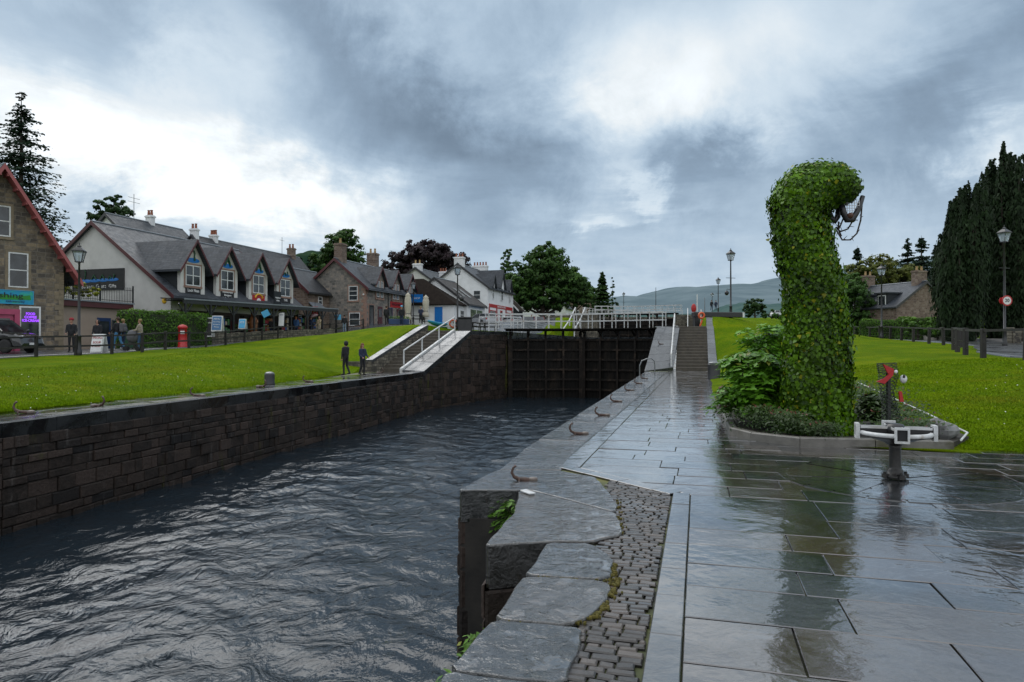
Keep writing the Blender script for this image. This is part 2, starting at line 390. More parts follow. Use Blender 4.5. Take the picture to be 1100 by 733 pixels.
def wet_stone(name,c1,c2,c3=None,r0=.05,r1=.35,bmp=.35,spec=.9,tint=.35,wav=.12,coat=.6,pit=0):
    m,t,b=newmat(name); co=t.coord('Object')
    col=t.mix(t.rng(t.noise(co,3,6,.6,.5),.35,.65,0,1),c1,c2)
    if c3: col=t.mix(t.rng(t.attr(),.62,.7,0,.9),col,c3)
    if pit: col=t.mix(t.rng(t.noise(co,5,7,.72,.8),.56,.66,0,.75),col,(.10,.075,.055)); col=t.mix(t.rng(t.noise(co,13,6,.7),.64,.70,0,.6),col,(.20,.20,.19))
    if coat>.9: col=t.mix(t.rng(t.noise(co,.55,6,.65,.9),.50,.60,0,.6),col,(.050,.034,.023))
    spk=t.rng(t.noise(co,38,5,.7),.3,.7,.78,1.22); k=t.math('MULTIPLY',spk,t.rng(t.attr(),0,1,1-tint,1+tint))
    ge=t.n.new('ShaderNodeNewGeometry'); sz=t.n.new('ShaderNodeSeparateXYZ'); t.l.new(ge.outputs['Normal'],sz.inputs[0]); k=t.math('MULTIPLY',k,t.rng(sz.outputs[2],.2,.85,.28,1))  # base colour darkened on faces that do not look up
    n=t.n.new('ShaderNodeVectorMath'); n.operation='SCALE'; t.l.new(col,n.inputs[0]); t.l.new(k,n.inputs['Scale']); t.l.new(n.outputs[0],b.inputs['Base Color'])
    wet=t.rng(t.noise(co,.75,5,.62,.7),.40,.60,1,0)      # 1 = standing water film
    r=t.math('ADD',t.math('MULTIPLY',wet,r0-r1),r1); r=t.math('ADD',r,t.math('MULTIPLY',t.math('SUBTRACT',t.noise(co,6,6,.7),.5),.22)); r=t.math('MAXIMUM',r,.025)
    t.l.new(r,b.inputs['Roughness']); b.inputs['Specular IOR Level'].default_value=spec
    b.inputs['Coat Weight'].default_value=coat; b.inputs['Coat Roughness'].default_value=.035; b.inputs['Coat IOR'].default_value=1.62
    rough_h=t.math('MULTIPLY',t.noise(co,22,7,.68),t.math('SUBTRACT',1.15,wet)); bn=t.bump(rough_h,bmp,.012)
    if pit: bn=t.bump(t.math('MINIMUM',t.noise(co,5,8,.68,.6),.55),1.0,.10,bn)
    wv=t.bump(t.noise(co,9,2,.5,.3),wav,.02,bn); big=t.bump(t.noise(co,2.2,4,.55,.5),.25,.05,wv)
    t.l.new(big,b.inputs['Normal'])
    fl=t.bump(t.noise(co,11,3,.6,.6),.16 if not pit else .5,.012 if not pit else .03); t.l.new(t.bump(t.noise(co,2.2,3,.55,.5),.2,.05,fl),b.inputs['Coat Normal']); return m
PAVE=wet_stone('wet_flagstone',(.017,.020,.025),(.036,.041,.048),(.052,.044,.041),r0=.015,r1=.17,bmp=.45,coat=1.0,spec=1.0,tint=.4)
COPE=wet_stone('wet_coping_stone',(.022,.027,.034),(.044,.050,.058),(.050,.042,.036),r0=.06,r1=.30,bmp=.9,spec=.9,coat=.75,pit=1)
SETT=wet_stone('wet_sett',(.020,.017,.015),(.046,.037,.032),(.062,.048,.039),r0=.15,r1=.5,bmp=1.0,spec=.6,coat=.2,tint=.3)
JOINT=mat('mossy_joint',(.012,.014,.010),(.06,.075,.010),3,.7,bump=.5,bscale=40,c3=(.13,.12,.012))
MOSS=mat('moss',(.05,.05,.006),(.11,.085,.01),30,.9,bump=.8,bscale=60)
def asphalt():
    return mat('wet_asphalt',(.045,.048,.052),(.065,.068,.072),2,.18,.45,bump=.25,bscale=60,spec=.6)
ROAD=asphalt()
def wall_mat(name,dry=1.0):
    m,t,b=newmat(name); co=t.coord('Object')
    col=t.mix(t.rng(t.noise(co,2.2,6,.65,.5),.35,.65,0,1),(.014,.011,.009),(.042,.031,.026))
    col=t.mix(t.rng(t.attr(),.6,1,0,.9),col,(.060,.043,.036))
    col=t.mix(t.rng(t.attr(),0,.25,.8,0),col,(.010,.010,.011))
    # lime streaks and moss, darker towards the water
    st=t.noise(t.coord('Object',(3.5,3.5,.35)),1.3,5,.7,.3); col=t.mix(t.rng(st,.58,.70,0,.55),col,(.10,.09,.085))
    st2=t.noise(t.coord('Object',(1.3,1.3,.2)),.9,4,.6); col=t.mix(t.rng(st2,.62,.70,0,.7),col,(.060,.064,.008))
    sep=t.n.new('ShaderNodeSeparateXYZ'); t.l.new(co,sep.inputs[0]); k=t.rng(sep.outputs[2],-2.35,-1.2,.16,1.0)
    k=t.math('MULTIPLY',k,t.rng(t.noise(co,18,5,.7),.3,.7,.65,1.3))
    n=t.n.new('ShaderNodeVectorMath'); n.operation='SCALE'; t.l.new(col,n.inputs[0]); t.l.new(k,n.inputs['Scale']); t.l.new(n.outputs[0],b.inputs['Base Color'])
    b.inputs['Roughness'].default_value=.6; b.inputs['Specular IOR Level'].default_value=.2
    t.l.new(t.bump(t.noise(co,14,8,.7,.4),.9,.04),b.inputs['Normal']); return m
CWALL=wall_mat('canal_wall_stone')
MORTAR=mat('wet_mortar',(.012,.011,.010),(.03,.026,.022),5,.8,bump=.5)

# ------------------------------------------------------------------ ground sheets
B_R=[(60,-14),(40,-6),(25,3),(12,8.9),(9.5,9.6),(7.6,10.15),(6.75,10.5),(5.65,10.74),(4.62,10.95),(3.97,12.15),(5.0,16.3),(7.0,23.9),(9,31),(12.75,43.4),(13.0,43.5),(14.95,51),(15.6,54),(17,62),(28.6,105),(40,150),(90,400),(300,1500),(700,4500)]
def out_R(p,t):
    a=math.radians(-50+t*130); return (p[0]*0+6000*math.cos(a)+200, 6000*math.sin(a)+300)
g=ruled('lawn',B_R,out_R,HRf,GRASS,cols=130,pw=4.2,edge=2.2); tag(g,kind='structure')
B_L=[(-24,-40),(-17.2,-10),(-13.9,7),(-12.55,14.3),(-11.2,21.5),(-10.3,27),(-9.4,34),(-9.15,40.5),(-9.0,42),(-6.45,47.5),(-6.1,49),(-4.5,51.6),(-1.9,54.8),(8.9,98),(5,101),(9,118),(20,130),(80,400),(200,1500),(500,4500)]
def out_L(p,t):
    a=math.radians(230-t*130); return (6000*math.cos(a)-200, 6000*math.sin(a)+300)
g=ruled('lawn',B_L,out_L,HLf,GRASS,cols=130,pw=4.2,edge=2.2); tag(g,kind='structure')

def strip(name, pairs, H, m, lift=.03, cols=14, edge=.12, step=1.0):
    a=resample([p[0] for p in pairs],step) if False else None
    P=[]
    for i in range(len(pairs)-1):
        (a0,b0),(a1,b1)=pairs[i],pairs[i+1]; n=max(2,int(np.hypot(a1[0]-a0[0],a1[1]-a0[1])/step))
        for k in range(n+(i==len(pairs)-2)):
            t=k/n; A=np.array(a0)*(1-t)+np.array(a1)*t; Bq=np.array(b0)*(1-t)+np.array(b1)*t
            P.append([A*(1-c)+Bq*c for c in np.linspace(0,1,cols)])
    P=np.array(P); Z=H(P[...,0],P[...,1])+lift; G=np.dstack([P,Z[...,None]])
    l=G[:,:1].copy(); l[...,2]-=edge; r=G[:,-1:].copy(); r[...,2]-=edge
    return grid_mesh(name,np.concatenate([l,G,r],1),m)
# road on the right bank
RF=[(22,8),(19.5,16),(18.2,22),(18.6,25.5),(20.4,30),(22,32.2),(25,37),(28.2,41.5),(29.2,46),(31.8,54),(34,63),(38,71),(41.5,80),(50,100),(75,150)]
RK=[(30,8),(28,16),(26.5,22),(26.5,27),(27,32),(28,36),(29.4,38.5),(31.5,41.5),(33.2,46.5),(35.4,52.5),(38.5,62.5),(42,70),(46,79),(56,98),(84,146)]
tag(strip('road',list(zip(RF,RK)),HRf,ROAD,.05),kind='structure')
pv=[(k,(k[0]+1.7,k[1]-.5)) for k in RK]
PAVING2=mat('pavement_concrete',(.12,.115,.11),(.18,.17,.165),4,.4,bump=.3,spec=.4)
tag(strip('pavement',pv,HRf,PAVING2,.17,cols=5,edge=.3),kind='structure')
# street on the left bank
LF=[(-24.5,20),(-23.3,30),(-22.0,33.5),(-20.5,36),(-19.9,39),(-20.3,45),(-20.2,50),(-19.6,58),(-17.9,64),(-15.4,66.5),(-8,62),(-3,58.6),(1,64),(2,70),(6,95),(8,120)]
LK=[(-60,10),(-60,30),(-45,41),(-38,45),(-32,48),(-27,51),(-24.3,53),(-22.5,59),(-20.3,66),(-16,69),(-10,76),(-7,79),(-6,82),(-4,92),(0,106),(2,125)]
tag(strip('street',list(zip(LF,LK)),HLf,ROAD,.04,cols=30),kind='structure')
# far ground beyond the lock
BACK=mat('far_ground',(.03,.055,.02),(.05,.08,.03),.05,.9)
g=MB(); g.prism([(0,130),(60,150),(700,4600),(-100,4600),(-60,200)],-1,2.0); tag(g.build('valley_floor',BACK),kind='structure')

# ------------------------------------------------------------------ canal and quays
U=Vector((.2628,.9648)); V_=Vector((.9648,-.2628)); OA=Vector((.60,9.02))
def uv(u,v): p=OA+U*u+V_*v; return (p.x,p.y)
WL=-2.4
QL=lambda y: -10.7+.195*(y-14.3)
EDGE_L=[(-15.5,-10.3),(QL(0),0),(QL(14.3),14.3),(QL(27),27),(QL(36),36),(-5.75,39.5),(-5.46,41.9)]
WING_L=[(-5.46,41.9),(-4.4,44.2),(-2.9,47.5),(-1.6,49.8),(-.35,51.8)]
def zwL(x,y): return 2.6*min(1,max(0,(y-41.9)/(47.5-41.9)))
def zwR(x,y): return 2.95*min(1,max(0,(y-42.8)/(48.5-42.8)))
def block_wall(mb, pts, ztop, zbot=-3.0, outward=1, ch=.27, ln=.55, prot=.035, depth=.25):
    """outward=+1: the wall's face looks to the right of the direction of travel"""
    P=[Vector(p) for p in pts]
    for k in range(len(P)-1):
        a,b=P[k],P[k+1]; d=(b-a); L=d.length; d.normalize(); nrm=Vector((d.y,-d.x))*outward
        z=zbot
        while z<max(ztop(*a),ztop(*b))-.02:
            h=ch*random.uniform(.62,1.6); s=-random.uniform(0,.3) if k else 0
            s=0
            first=True
            while s<L-.01:
                w=ln*random.uniform(.45,1.6)
                if first: w*=random.uniform(.3,1); first=False
                e=min(L,s+w)
                if L-e<.12: e=L
                g=.008; pa=a+d*(s+g); pb=a+d*(e-g)
                za=min(z+h-g,ztop(*pa)); zb=min(z+h-g,ztop(*pb))
                if min(za,zb)>z+.06:
                    o=random.uniform(0,prot); bv=.018
                    ja=[random.uniform(-.012,.012) for _ in range(4)]
                    q=lambda s_,z_,off:(a+d*s_+nrm*off).to_3d()+Vector((0,0,z_))
                    vs=[q(s+g,z+g,0),q(e-g,z+g,0),q(e-g,zb,0),q(s+g,za,0),
                        q(s+g,z+g,o),q(e-g,z+g,o),q(e-g,zb,o),q(s+g,za,o),
                        q(s+g+bv,z+g+bv+ja[0],o+bv),q(e-g-bv,z+g+bv+ja[1],o+bv),q(e-g-bv,zb-bv+ja[2],o+bv),q(s+g+bv,za-bv+ja[3],o+bv)]
                    fs=[]
                    for i in range(4):
                        j=(i+1)%4; fs+=[(i,j,4+j,4+i),(4+i,4+j,8+j,8+i)]
                    fs.append((8,9,10,11))
                    if outward<0: fs=[f[::-1] for f in fs]
                    mb.add(vs,fs,tint=random.random())
                s=e
            z+=h
def backing(mb, pts, ztop, zbot, outward=1, thick=.6):
    P=[Vector(p) for p in pts]
    for k in range(len(P)-1):
        a,b=P[k],P[k+1]; d=(b-a).normalized(); n=Vector((d.y,-d.x))*-outward*thick
        q=[a,b,b+n,a+n]; vs=[(p.x,p.y,zbot) for p in q]+[(p.x,p.y,ztop(*(q[i if i<2 else 3-i]))-.02) for i,p in enumerate(q)]
        mb.add(vs,[(3,2,1,0),(4,5,6,7),(0,1,5,4),(1,2,6,5),(2,3,7,6),(3,0,4,7)])
# left wall
w=empty('canal_wall',(EDGE_L[2][0],EDGE_L[2][1],WL),0,'long dark rubble stone wall of the canal under the left towpath, rising to the lock','wall')
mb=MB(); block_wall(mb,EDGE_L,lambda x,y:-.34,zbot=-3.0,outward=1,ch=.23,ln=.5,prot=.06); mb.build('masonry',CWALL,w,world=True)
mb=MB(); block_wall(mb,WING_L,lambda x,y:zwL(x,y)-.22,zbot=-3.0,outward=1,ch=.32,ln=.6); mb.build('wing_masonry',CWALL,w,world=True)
mb=MB(); backing(mb,EDGE_L,lambda x,y:-.3,-3.2,1,.5); backing(mb,WING_L,lambda x,y:zwL(x,y)-.2,-3.2,1,.5); mb.build('mortar_core',MORTAR,w,world=True)
def coping_run(mb, pts, width, ztop, th, outward=1, ln=1.3, over=.03, bev=.035):
    P=[Vector(p) for p in pts]
    for k in range(len(P)-1):
        a,b=P[k],P[k+1]; d=(b-a); L=d.length; d.normalize(); n=Vector((d.y,-d.x))*outward; s=0
        while s<L-.01:
            e=min(L,s+ln*random.uniform(.75,1.25)); e=L if L-e<.5 else e
            p0=a+d*(s+.006)+n*over; p1=a+d*(e-.006)+n*over; q1=a+d*(e-.006)-n*width; q0=a+d*(s+.006)-n*width
            poly=[tuple(p) for p in (p0,p1,q1,q0)]
            if area(poly)<0: poly=poly[::-1]
            dz=random.uniform(-.006,.006)
            mb.prism(poly,lambda x,y:ztop(x,y)-th,lambda x,y:ztop(x,y)+dz,bev=bev,tint=random.random()); s=e
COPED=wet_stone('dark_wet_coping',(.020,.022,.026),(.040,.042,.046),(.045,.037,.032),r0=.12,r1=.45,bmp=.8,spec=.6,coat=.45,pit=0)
mb=MB(); coping_run(mb,EDGE_L,.62,lambda x,y:0,.36); cop=mb.build('coping',COPED,w,world=True)
# left towpath flags behind the coping
mb=MB(); y=-10
while y<41.5:
    e=y+random.uniform(.7,1.2); e=min(e,41.6); xa=QL(y)-.64; xb=QL(e)-.64
    mid=random.uniform(.45,.65)
    for f0,f1 in ((0,mid),(mid,1.25)):
        mb.prism([(xa-1.35*f1,y+.006),(xa-1.35*f0-.006,y+.006),(xb-1.35*f0-.006,e-.006),(xb-1.35*f1,e-.006)],-.2,-.012+random.uniform(-.006,.004),bev=.012,tint=random.random())
    y=e
tag(mb.build('towpath',PAVE),kind='structure')
mb=MB(); mb.prism([(-17.9,-10),(-15.6,-10),(-5.9,39),(-5.6,41.9),(-9.3,41.9),(-9.35,36)],-.5,-.035); tag(mb.build('towpath_bed',JOINT),kind='structure')

# right quay -------------------------------------------------
def Zp(x,y): return gnd(440+x/2.897,480+y/2.897)
EDGE_R=[(-2.6,-4),(-1.0,1.2),Zp(80,733),Zp(260,530),Zp(430,297),Zp(232,312),Zp(335,185),(.09,7.62),(-.58,7.54)]
ve=lambda u: -.75-.52*(u+1.74)/34.5
EDGE_R2=[(-.58,7.54)]+[uv(u,ve(u)) for u in (4,10,16,22,28,33)]+[(8.35,42.8)]
WING_R=[(8.35,42.8),(9.3,45.6),(10.3,48.5),(10.35,49)]
wr=empty('quay_wall',(-.58,7.54,WL),0,'dark wet stone wall and bull-nosed pier at the right bank with ferns in its recess','wall')
mb=MB(); block_wall(mb,EDGE_R[:],lambda x,y:-.30,zbot=-3.0,outward=-1,ch=.36,ln=.7,prot=.02); mb.build('pier_masonry',CWALL,wr,world=True)
mb=MB(); block_wall(mb,EDGE_R2,lambda x,y:-.30,outward=-1,ch=.32,ln=.7); block_wall(mb,WING_R,lambda x,y:zwR(x,y)-.22,outward=-1,ch=.32,ln=.7); mb.build('masonry',CWALL,wr,world=True)
mb=MB(); backing(mb,EDGE_R2,lambda x,y:-.28,-3.2,-1,.5); backing(mb,WING_R,lambda x,y:zwR(x,y)-.2,-3.2,-1,.5); mb.build('mortar_core',MORTAR,wr,world=True)
def ccw(p): return p if area(p)>0 else p[::-1]
SL=[[Zp(150,137),Zp(376,136),Zp(640,205),Zp(648,183),Zp(615,138),Zp(578,97),Zp(470,77),Zp(272,74)],
    [Zp(340,140),Zp(326,205),Zp(280,255),Zp(232,310),Zp(430,296),Zp(560,297),Zp(662,273),Zp(656,240),Zp(641,208),Zp(376,139)],
    [Zp(430,301),Zp(360,400),Zp(600,414),Zp(630,398),Zp(632,352),Zp(608,330),Zp(565,304)],
    [Zp(355,405),Zp(262,535),Zp(490,558),Zp(560,528),Zp(612,482),Zp(628,436),Zp(600,418)],
    [Zp(258,540),Zp(120,693),Zp(340,728),Zp(485,735),Zp(536,600),Zp(534,566),Zp(490,562)],
    [Zp(116,699),(-.36,3.2),(-.78,1.9),(.2,1.75),Zp(484,741),Zp(340,734)],
    [(-.80,1.86),(-1.5,-.4),(.1,-.5),(.2,1.71)]]
mb=MB()
def worn(p,st=.08,j=.006):
    p=ccw(p); n=len(p); out=[]
    for i in range(n):
        a=Vector(p[i]);b=Vector(p[(i+1)%n]); L=(b-a).length; k=max(2,int(L/st)); dv=(b-a).normalized(); nn=Vector((dv.y,dv.x)); ph=random.random()*6
        for q in range(k):
            t=(q+.5)/k; m=a.lerp(b,t); out.append((m.x+nn.x*j*(math.sin(t*7+ph)+random.uniform(-.5,.5)),m.y-nn.y*j*(math.sin(t*7+ph)+random.uniform(-.5,.5))))
    return out
for i,p in enumerate(SL):
    w_=worn(p); zt_=.012+random.uniform(-.002,.002); i1=inset(w_,.004); i2=inset(i1,.006); n_=len(w_); vs=[(x,y,-.34) for x,y in w_]+[(x,y,zt_-.014) for x,y in w_]+[(x,y,zt_-.004) for x,y in i1]+[(x,y,zt_) for x,y in i2]
    fs=[tuple(range(n_-1,-1,-1)),tuple(range(3*n_,4*n_))]
    for a_ in range(n_):
        b_=(a_+1)%n_
        for r_ in range(3): fs.append((r_*n_+a_,r_*n_+b_,(r_+1)*n_+b_,(r_+1)*n_+a_))
    mb.add(vs,fs,tint=random.random()*.7)
u=.02
while u<33:
    e=min(u+random.uniform(1.1,1.7),33.2); e=33.2 if 33.2-e<.6 else e
    if u<.1: pl=[uv(u,0),uv(u-.02,0),uv(-1.62,ve(-1.7)),uv(e,ve(e)),uv(e-.012,0)]; pl=[Zp(470,70),Zp(278,70),uv(e,ve(e)),uv(e,0)]
    else: pl=[uv(u,-.01),uv(u,ve(u)-.02),uv(e-.015,ve(e)-.02),uv(e-.015,-.01)]
    mb.prism(ccw(pl),-.32,random.uniform(-.006,.006),bev=.02,tint=random.random()*.7); u=e
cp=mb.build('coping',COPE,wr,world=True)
mb=MB(); m2_=MB()
for i,p in enumerate(SL): mb.prism(ccw(inset(ccw(p),.03)),-3.1,-.32); m2_.prism(ccw(inset(ccw(p),.02)),-.33,-.03)
mb.build('pier_core',MORTAR,wr,world=True); m2_.build('slab_bed',JOINT,wr,world=True)
# flags
mb=MB(); CX,CY=at(961,515,8.15)[:2]
def flag(poly,zj=.004,bev=.005,tint=None):
    p=ccw(poly)
    if len(p)>=3 and abs(area(p))>.01:
        cx=sum(q[0] for q in p)/len(p); cy=sum(q[1] for q in p)/len(p); a=random.uniform(-.004,.004); b=random.uniform(-.004,.004); z=random.uniform(-zj,zj)
        mb.prism(p,-.12,lambda x,y:z+a*(x-cx)+b*(y-cy),bev=bev,tint=random.random() if tint is None else tint)
rows=[-10.5]
while rows[-1]<-1.6: rows.append(rows[-1]+random.uniform(.46,.60))
rows[-1]=-1.28
while rows[-1]<35.6: rows.append(rows[-1]+random.uniform(.40,.56))
dA=Vector(uv(0,.32)); dB=Vector(uv(-1.28,1.72)); dn=Vector(((dB-dA).y,-(dB-dA).x)); 
if (Vector(uv(2,3))-dA).dot(dn)<0: dn=-dn
for i in range(len(rows)-1):
    r0,r1=rows[i]+.0055,rows[i+1]-.0055; low=rows[i+1]<=-1.27
    vmin=1.711 if low else .30; vmax=17 if r0<4.2 else (3.1 if r0<30 else 2.75)
    v=vmin-random.uniform(0,.8) if not low else vmin
    if not low: v=vmin
    while v<vmax:
        w=random.uniform(.55,1.25); e=v+w; j=random.uniform(-.003,.003)
        q_=lambda:random.uniform(-.0035,.0035); p=[uv(r0+q_(),v+.003+j*.5),uv(r1+q_(),v+.003-j*.5),uv(r1+q_(),e-.005+q_()*.6),uv((r0+r1)/2,e-.004+q_()*.6),uv(r0+q_(),e-.005+q_()*.6)]; p=ccw(p)
        if not low: p=clip(p,dA,dn)
        v=e
        if len(p)<3: continue
        flag(p)
u=-10.5
while u<-1.3:      # border strip beside the setts
    e=min(u+random.uniform(.55,.95),-1.22); flag([uv(u+.006,1.53),uv(e-.006,1.53),uv(e-.006,1.706),uv(u+.006,1.706)],.003); u=e
u=.05
while u<35.5:
    e=u+random.uniform(.8,1.3); flag([uv(u+.006,.015),uv(e-.006,.015),uv(e-.006,.286),uv(u+.006,.286)],.003); u=e
a=Vector(uv(-.02,.02)); b=Vector(uv(-1.30,1.50)); dd=(b-a); L=dd.length; dd.normalize(); nn=Vector((-dd.y,dd.x))
if nn.dot(V_)<0: nn=-nn
s=0
while s<L-.05:
    e=min(s+random.uniform(.5,.8),L); flag([tuple(a+dd*(s+.006)),tuple(a+dd*(e-.006)),tuple(a+dd*(e-.006)+nn*.19),tuple(a+dd*(s+.006)+nn*.19)],.003); s=e
tag(mb.build('quay_paving',PAVE),kind='structure')
mb=MB(); mb.prism([(-1.2,-4),(22,-10),(50,-10),(12,9.5),(6,13),(13.2,44),(8.6,43.3),uv(33,-.9),uv(0,-.5),uv(-1.5,.1),(.5,5.5),(.2,4.2),(-.3,3.0)],-.6,-.03); tag(mb.build('paving_bed',JOINT),kind='structure')
# setts between coping and border
SP=sorted(((Vector(q)-OA).dot(U),(Vector(q)-OA).dot(V_)) for q in (Zp(600,115),Zp(600,180),Zp(600,260),Zp(545,340),Zp(560,450),Zp(470,560),Zp(440,720),(.05,1.6),(-.1,-.4)))
SU=[a for a,b in SP]; SV=[b for a,b in SP]
mb=MB(); u=-10
while u<-.2:
    d=random.uniform(.048,.074); v=float(np.interp(u,SU,SV))+random.uniform(0,.08); lim=1.52 if u<-1.3 else 1.50+(u+1.3)*-1.16
    while v<lim:
        w=random.uniform(.07,.17); e=min(v+w,lim)
        if e-v>.04: 
            jj=random.uniform(-.006,.006); z=random.uniform(-.013,-.004); ta=random.uniform(-.04,.04); tb=random.uniform(-.04,.04); x0,y0=uv(u,v); mb.prism(ccw([uv(u+.004+jj,v+.004),uv(u+.004-jj,e-.004),uv(u+d-.004-jj,e-.004),uv(u+d-.004+jj,v+.004)]),-.1,lambda x,y:z+ta*(x-x0-.05)+tb*(y-y0-.03),bev=.008,tint=random.random())
        v=e
    u+=d
tag(mb.build('setts',SETT),kind='structure')
# stone circle around the capstan
mb=MB(); R0=1.22
for k in range(22):
    a0=2*PI*k/22+.01; a1=2*PI*(k+1)/22-.01; ri,ro=R0,R0+.085
    mb.prism(ccw([(CX+ri*math.cos(a0),CY+ri*math.sin(a0)),(CX+ro*math.cos(a0),CY+ro*math.sin(a0)),(CX+ro*math.cos(a1),CY+ro*math.sin(a1)),(CX+ri*math.cos(a1),CY+ri*math.sin(a1))]),-.05,.007,tint=random.random()*.6,mi=0)
for k in range(7):
    a0=2*PI*k/7+.3; a1=2*PI*(k+1)/7+.3; pl=[(CX+.05*math.cos((a0+a1)/2),CY+.05*math.sin((a0+a1)/2))]
    for j in range(6):
        a=a0+.02+(a1-a0-.04)*j/5; pl.append((CX+(R0-.012)*math.cos(a),CY+(R0-.012)*math.sin(a)))
    mb.prism(pl,-.05,.0075,bev=0,tint=random.random()*.7)
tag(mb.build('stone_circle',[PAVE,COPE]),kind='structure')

# ------------------------------------------------------------------ water
def water_mat():
    m,t,b=newmat('canal_water'); co=t.coord('Object')
    b.inputs['Base Color'].default_value=(.010,.016,.022,1); b.inputs['Roughness'].default_value=.04; b.inputs['IOR'].default_value=1.34
    b.inputs['Specular IOR Level'].default_value=.5
    h=t.math('ADD',t.noise(t.coord('Object',(1.0,.8,1)),1.7,4,.55,1.6),t.math('MULTIPLY',t.noise(co,7,4,.55,.6),.16))
    t.l.new(t.bump(h,.5,.12),b.inputs['Normal'])
    return m
WATER=water_mat()
def waves(X,Y):
    Z=np.zeros_like(X); r=np.random.default_rng(3)
    wx=X+.5*np.sin(.7*Y+.3*X)+.3*np.sin(1.9*Y-.8*X+1); wy=Y+.5*np.sin(.8*X+2)+.25*np.sin(2.1*X+.9*Y)
    for i in range(46):
        lam=.20*1.085**i if i<30 else 0.5+r.random()*2.2; k=2*PI/lam; a=r.normal(0,.75)+PI/2*.55
        amp=.0034*lam**.9; s=np.sin(k*(wx*math.cos(a)+wy*math.sin(a))+r.random()*6.28)
        Z+=amp*(1-np.abs(s))*1.3 if i%3==0 else amp*s
    env=.75+.35*np.sin(.33*X+.21*Y)*np.sin(.17*Y-.4*X+1)
    return Z*env
ys=np.concatenate([np.arange(0,22,.07),np.arange(22,53,.14)])
G=[]
xs=np.linspace(0,1,230)
for yy in ys:
    x0=np.interp(yy,[-10,14,41.9,52],[-15.7,-11,-5.7,-.6]); x1=np.interp(yy,[-4,7,8,42,49,52],[-1.0,.4,1,8.8,10.6,11]); G.append(np.stack([x0+(x1-x0)*xs,np.full_like(xs,yy),np.zeros_like(xs)],1))
G=np.array(G); G[...,2]=WL+waves(G[...,0],G[...,1])*1.15
tag(grid_mesh('canal_water',G,WATER),kind='structure')
mb=MB(); mb.prism([(-25,-30),(6,-30),(2,0),(-16,0)],WL-.4,WL); tag(mb.build('canal_water',WATER),kind='structure')
mb=MB(); mb.prism([(.5,53.4),(10.6,51),(25,106),(13,109)],WL,2.2); tag(mb.build('canal_water',WATER),kind='structure')
# grass blades along the near lawns
def blades(n, region, H, name, hmin=.03, hmax=.07):
    P=region(n); z=H(P[:,0],P[:,1])-.005; n=len(P); a=rng.random(n)*2*PI; h=hmin+(hmax-hmin)*rng.random(n); w=.006+.006*rng.random(n)
    base=np.stack([P[:,0],P[:,1],z],1); dx=np.stack([np.cos(a),np.sin(a),0*a],1)*w[:,None]; tip=base+np.stack([rng.normal(0,.025,n),rng.normal(0,.025,n),h],1)
    Vv=np.stack([base-dx,base+dx,tip],1); o=np_mesh(name,Vv,3,BLADE,tint=rng.random(n)); return tag(o,'short green grass blades along the edge of the mown lawn','grass',kind='stuff')
BLADE=mat('grass_blade',(.085,.165,.002),(.17,.26,.004),1.3,.7,tint=.35,spec=.03,c3=(.17,.19,.01))
def regR(n):
    t=rng.random(n); bx=np.interp(t,[0,.45,.75,1],[6.9,9.5,12,22]); by=np.interp(t,[0,.45,.75,1],[10.42,9.62,8.92,4.8]); d=np.where(rng.random(n)<.12,rng.exponential(.4,n),rng.random(n)**1.6*17)
    return np.stack([bx+d*.35,by+d*.94+.01],1)
blades(130000,regR,HRf,'grass',.02,.045)
def regL(n):
    y=14+rng.random(n)**1.6*24; x=np.interp(y,[14.3,21.5,27,34,40],[-12.55,-11.2,-10.3,-9.4,-9.15])-np.where(rng.random(n)<.2,rng.exponential(.3,n),rng.random(n)**1.4*8)+.06
    return np.stack([x,y],1)
blades(80000,regL,HLf,'grass',.03,.06)
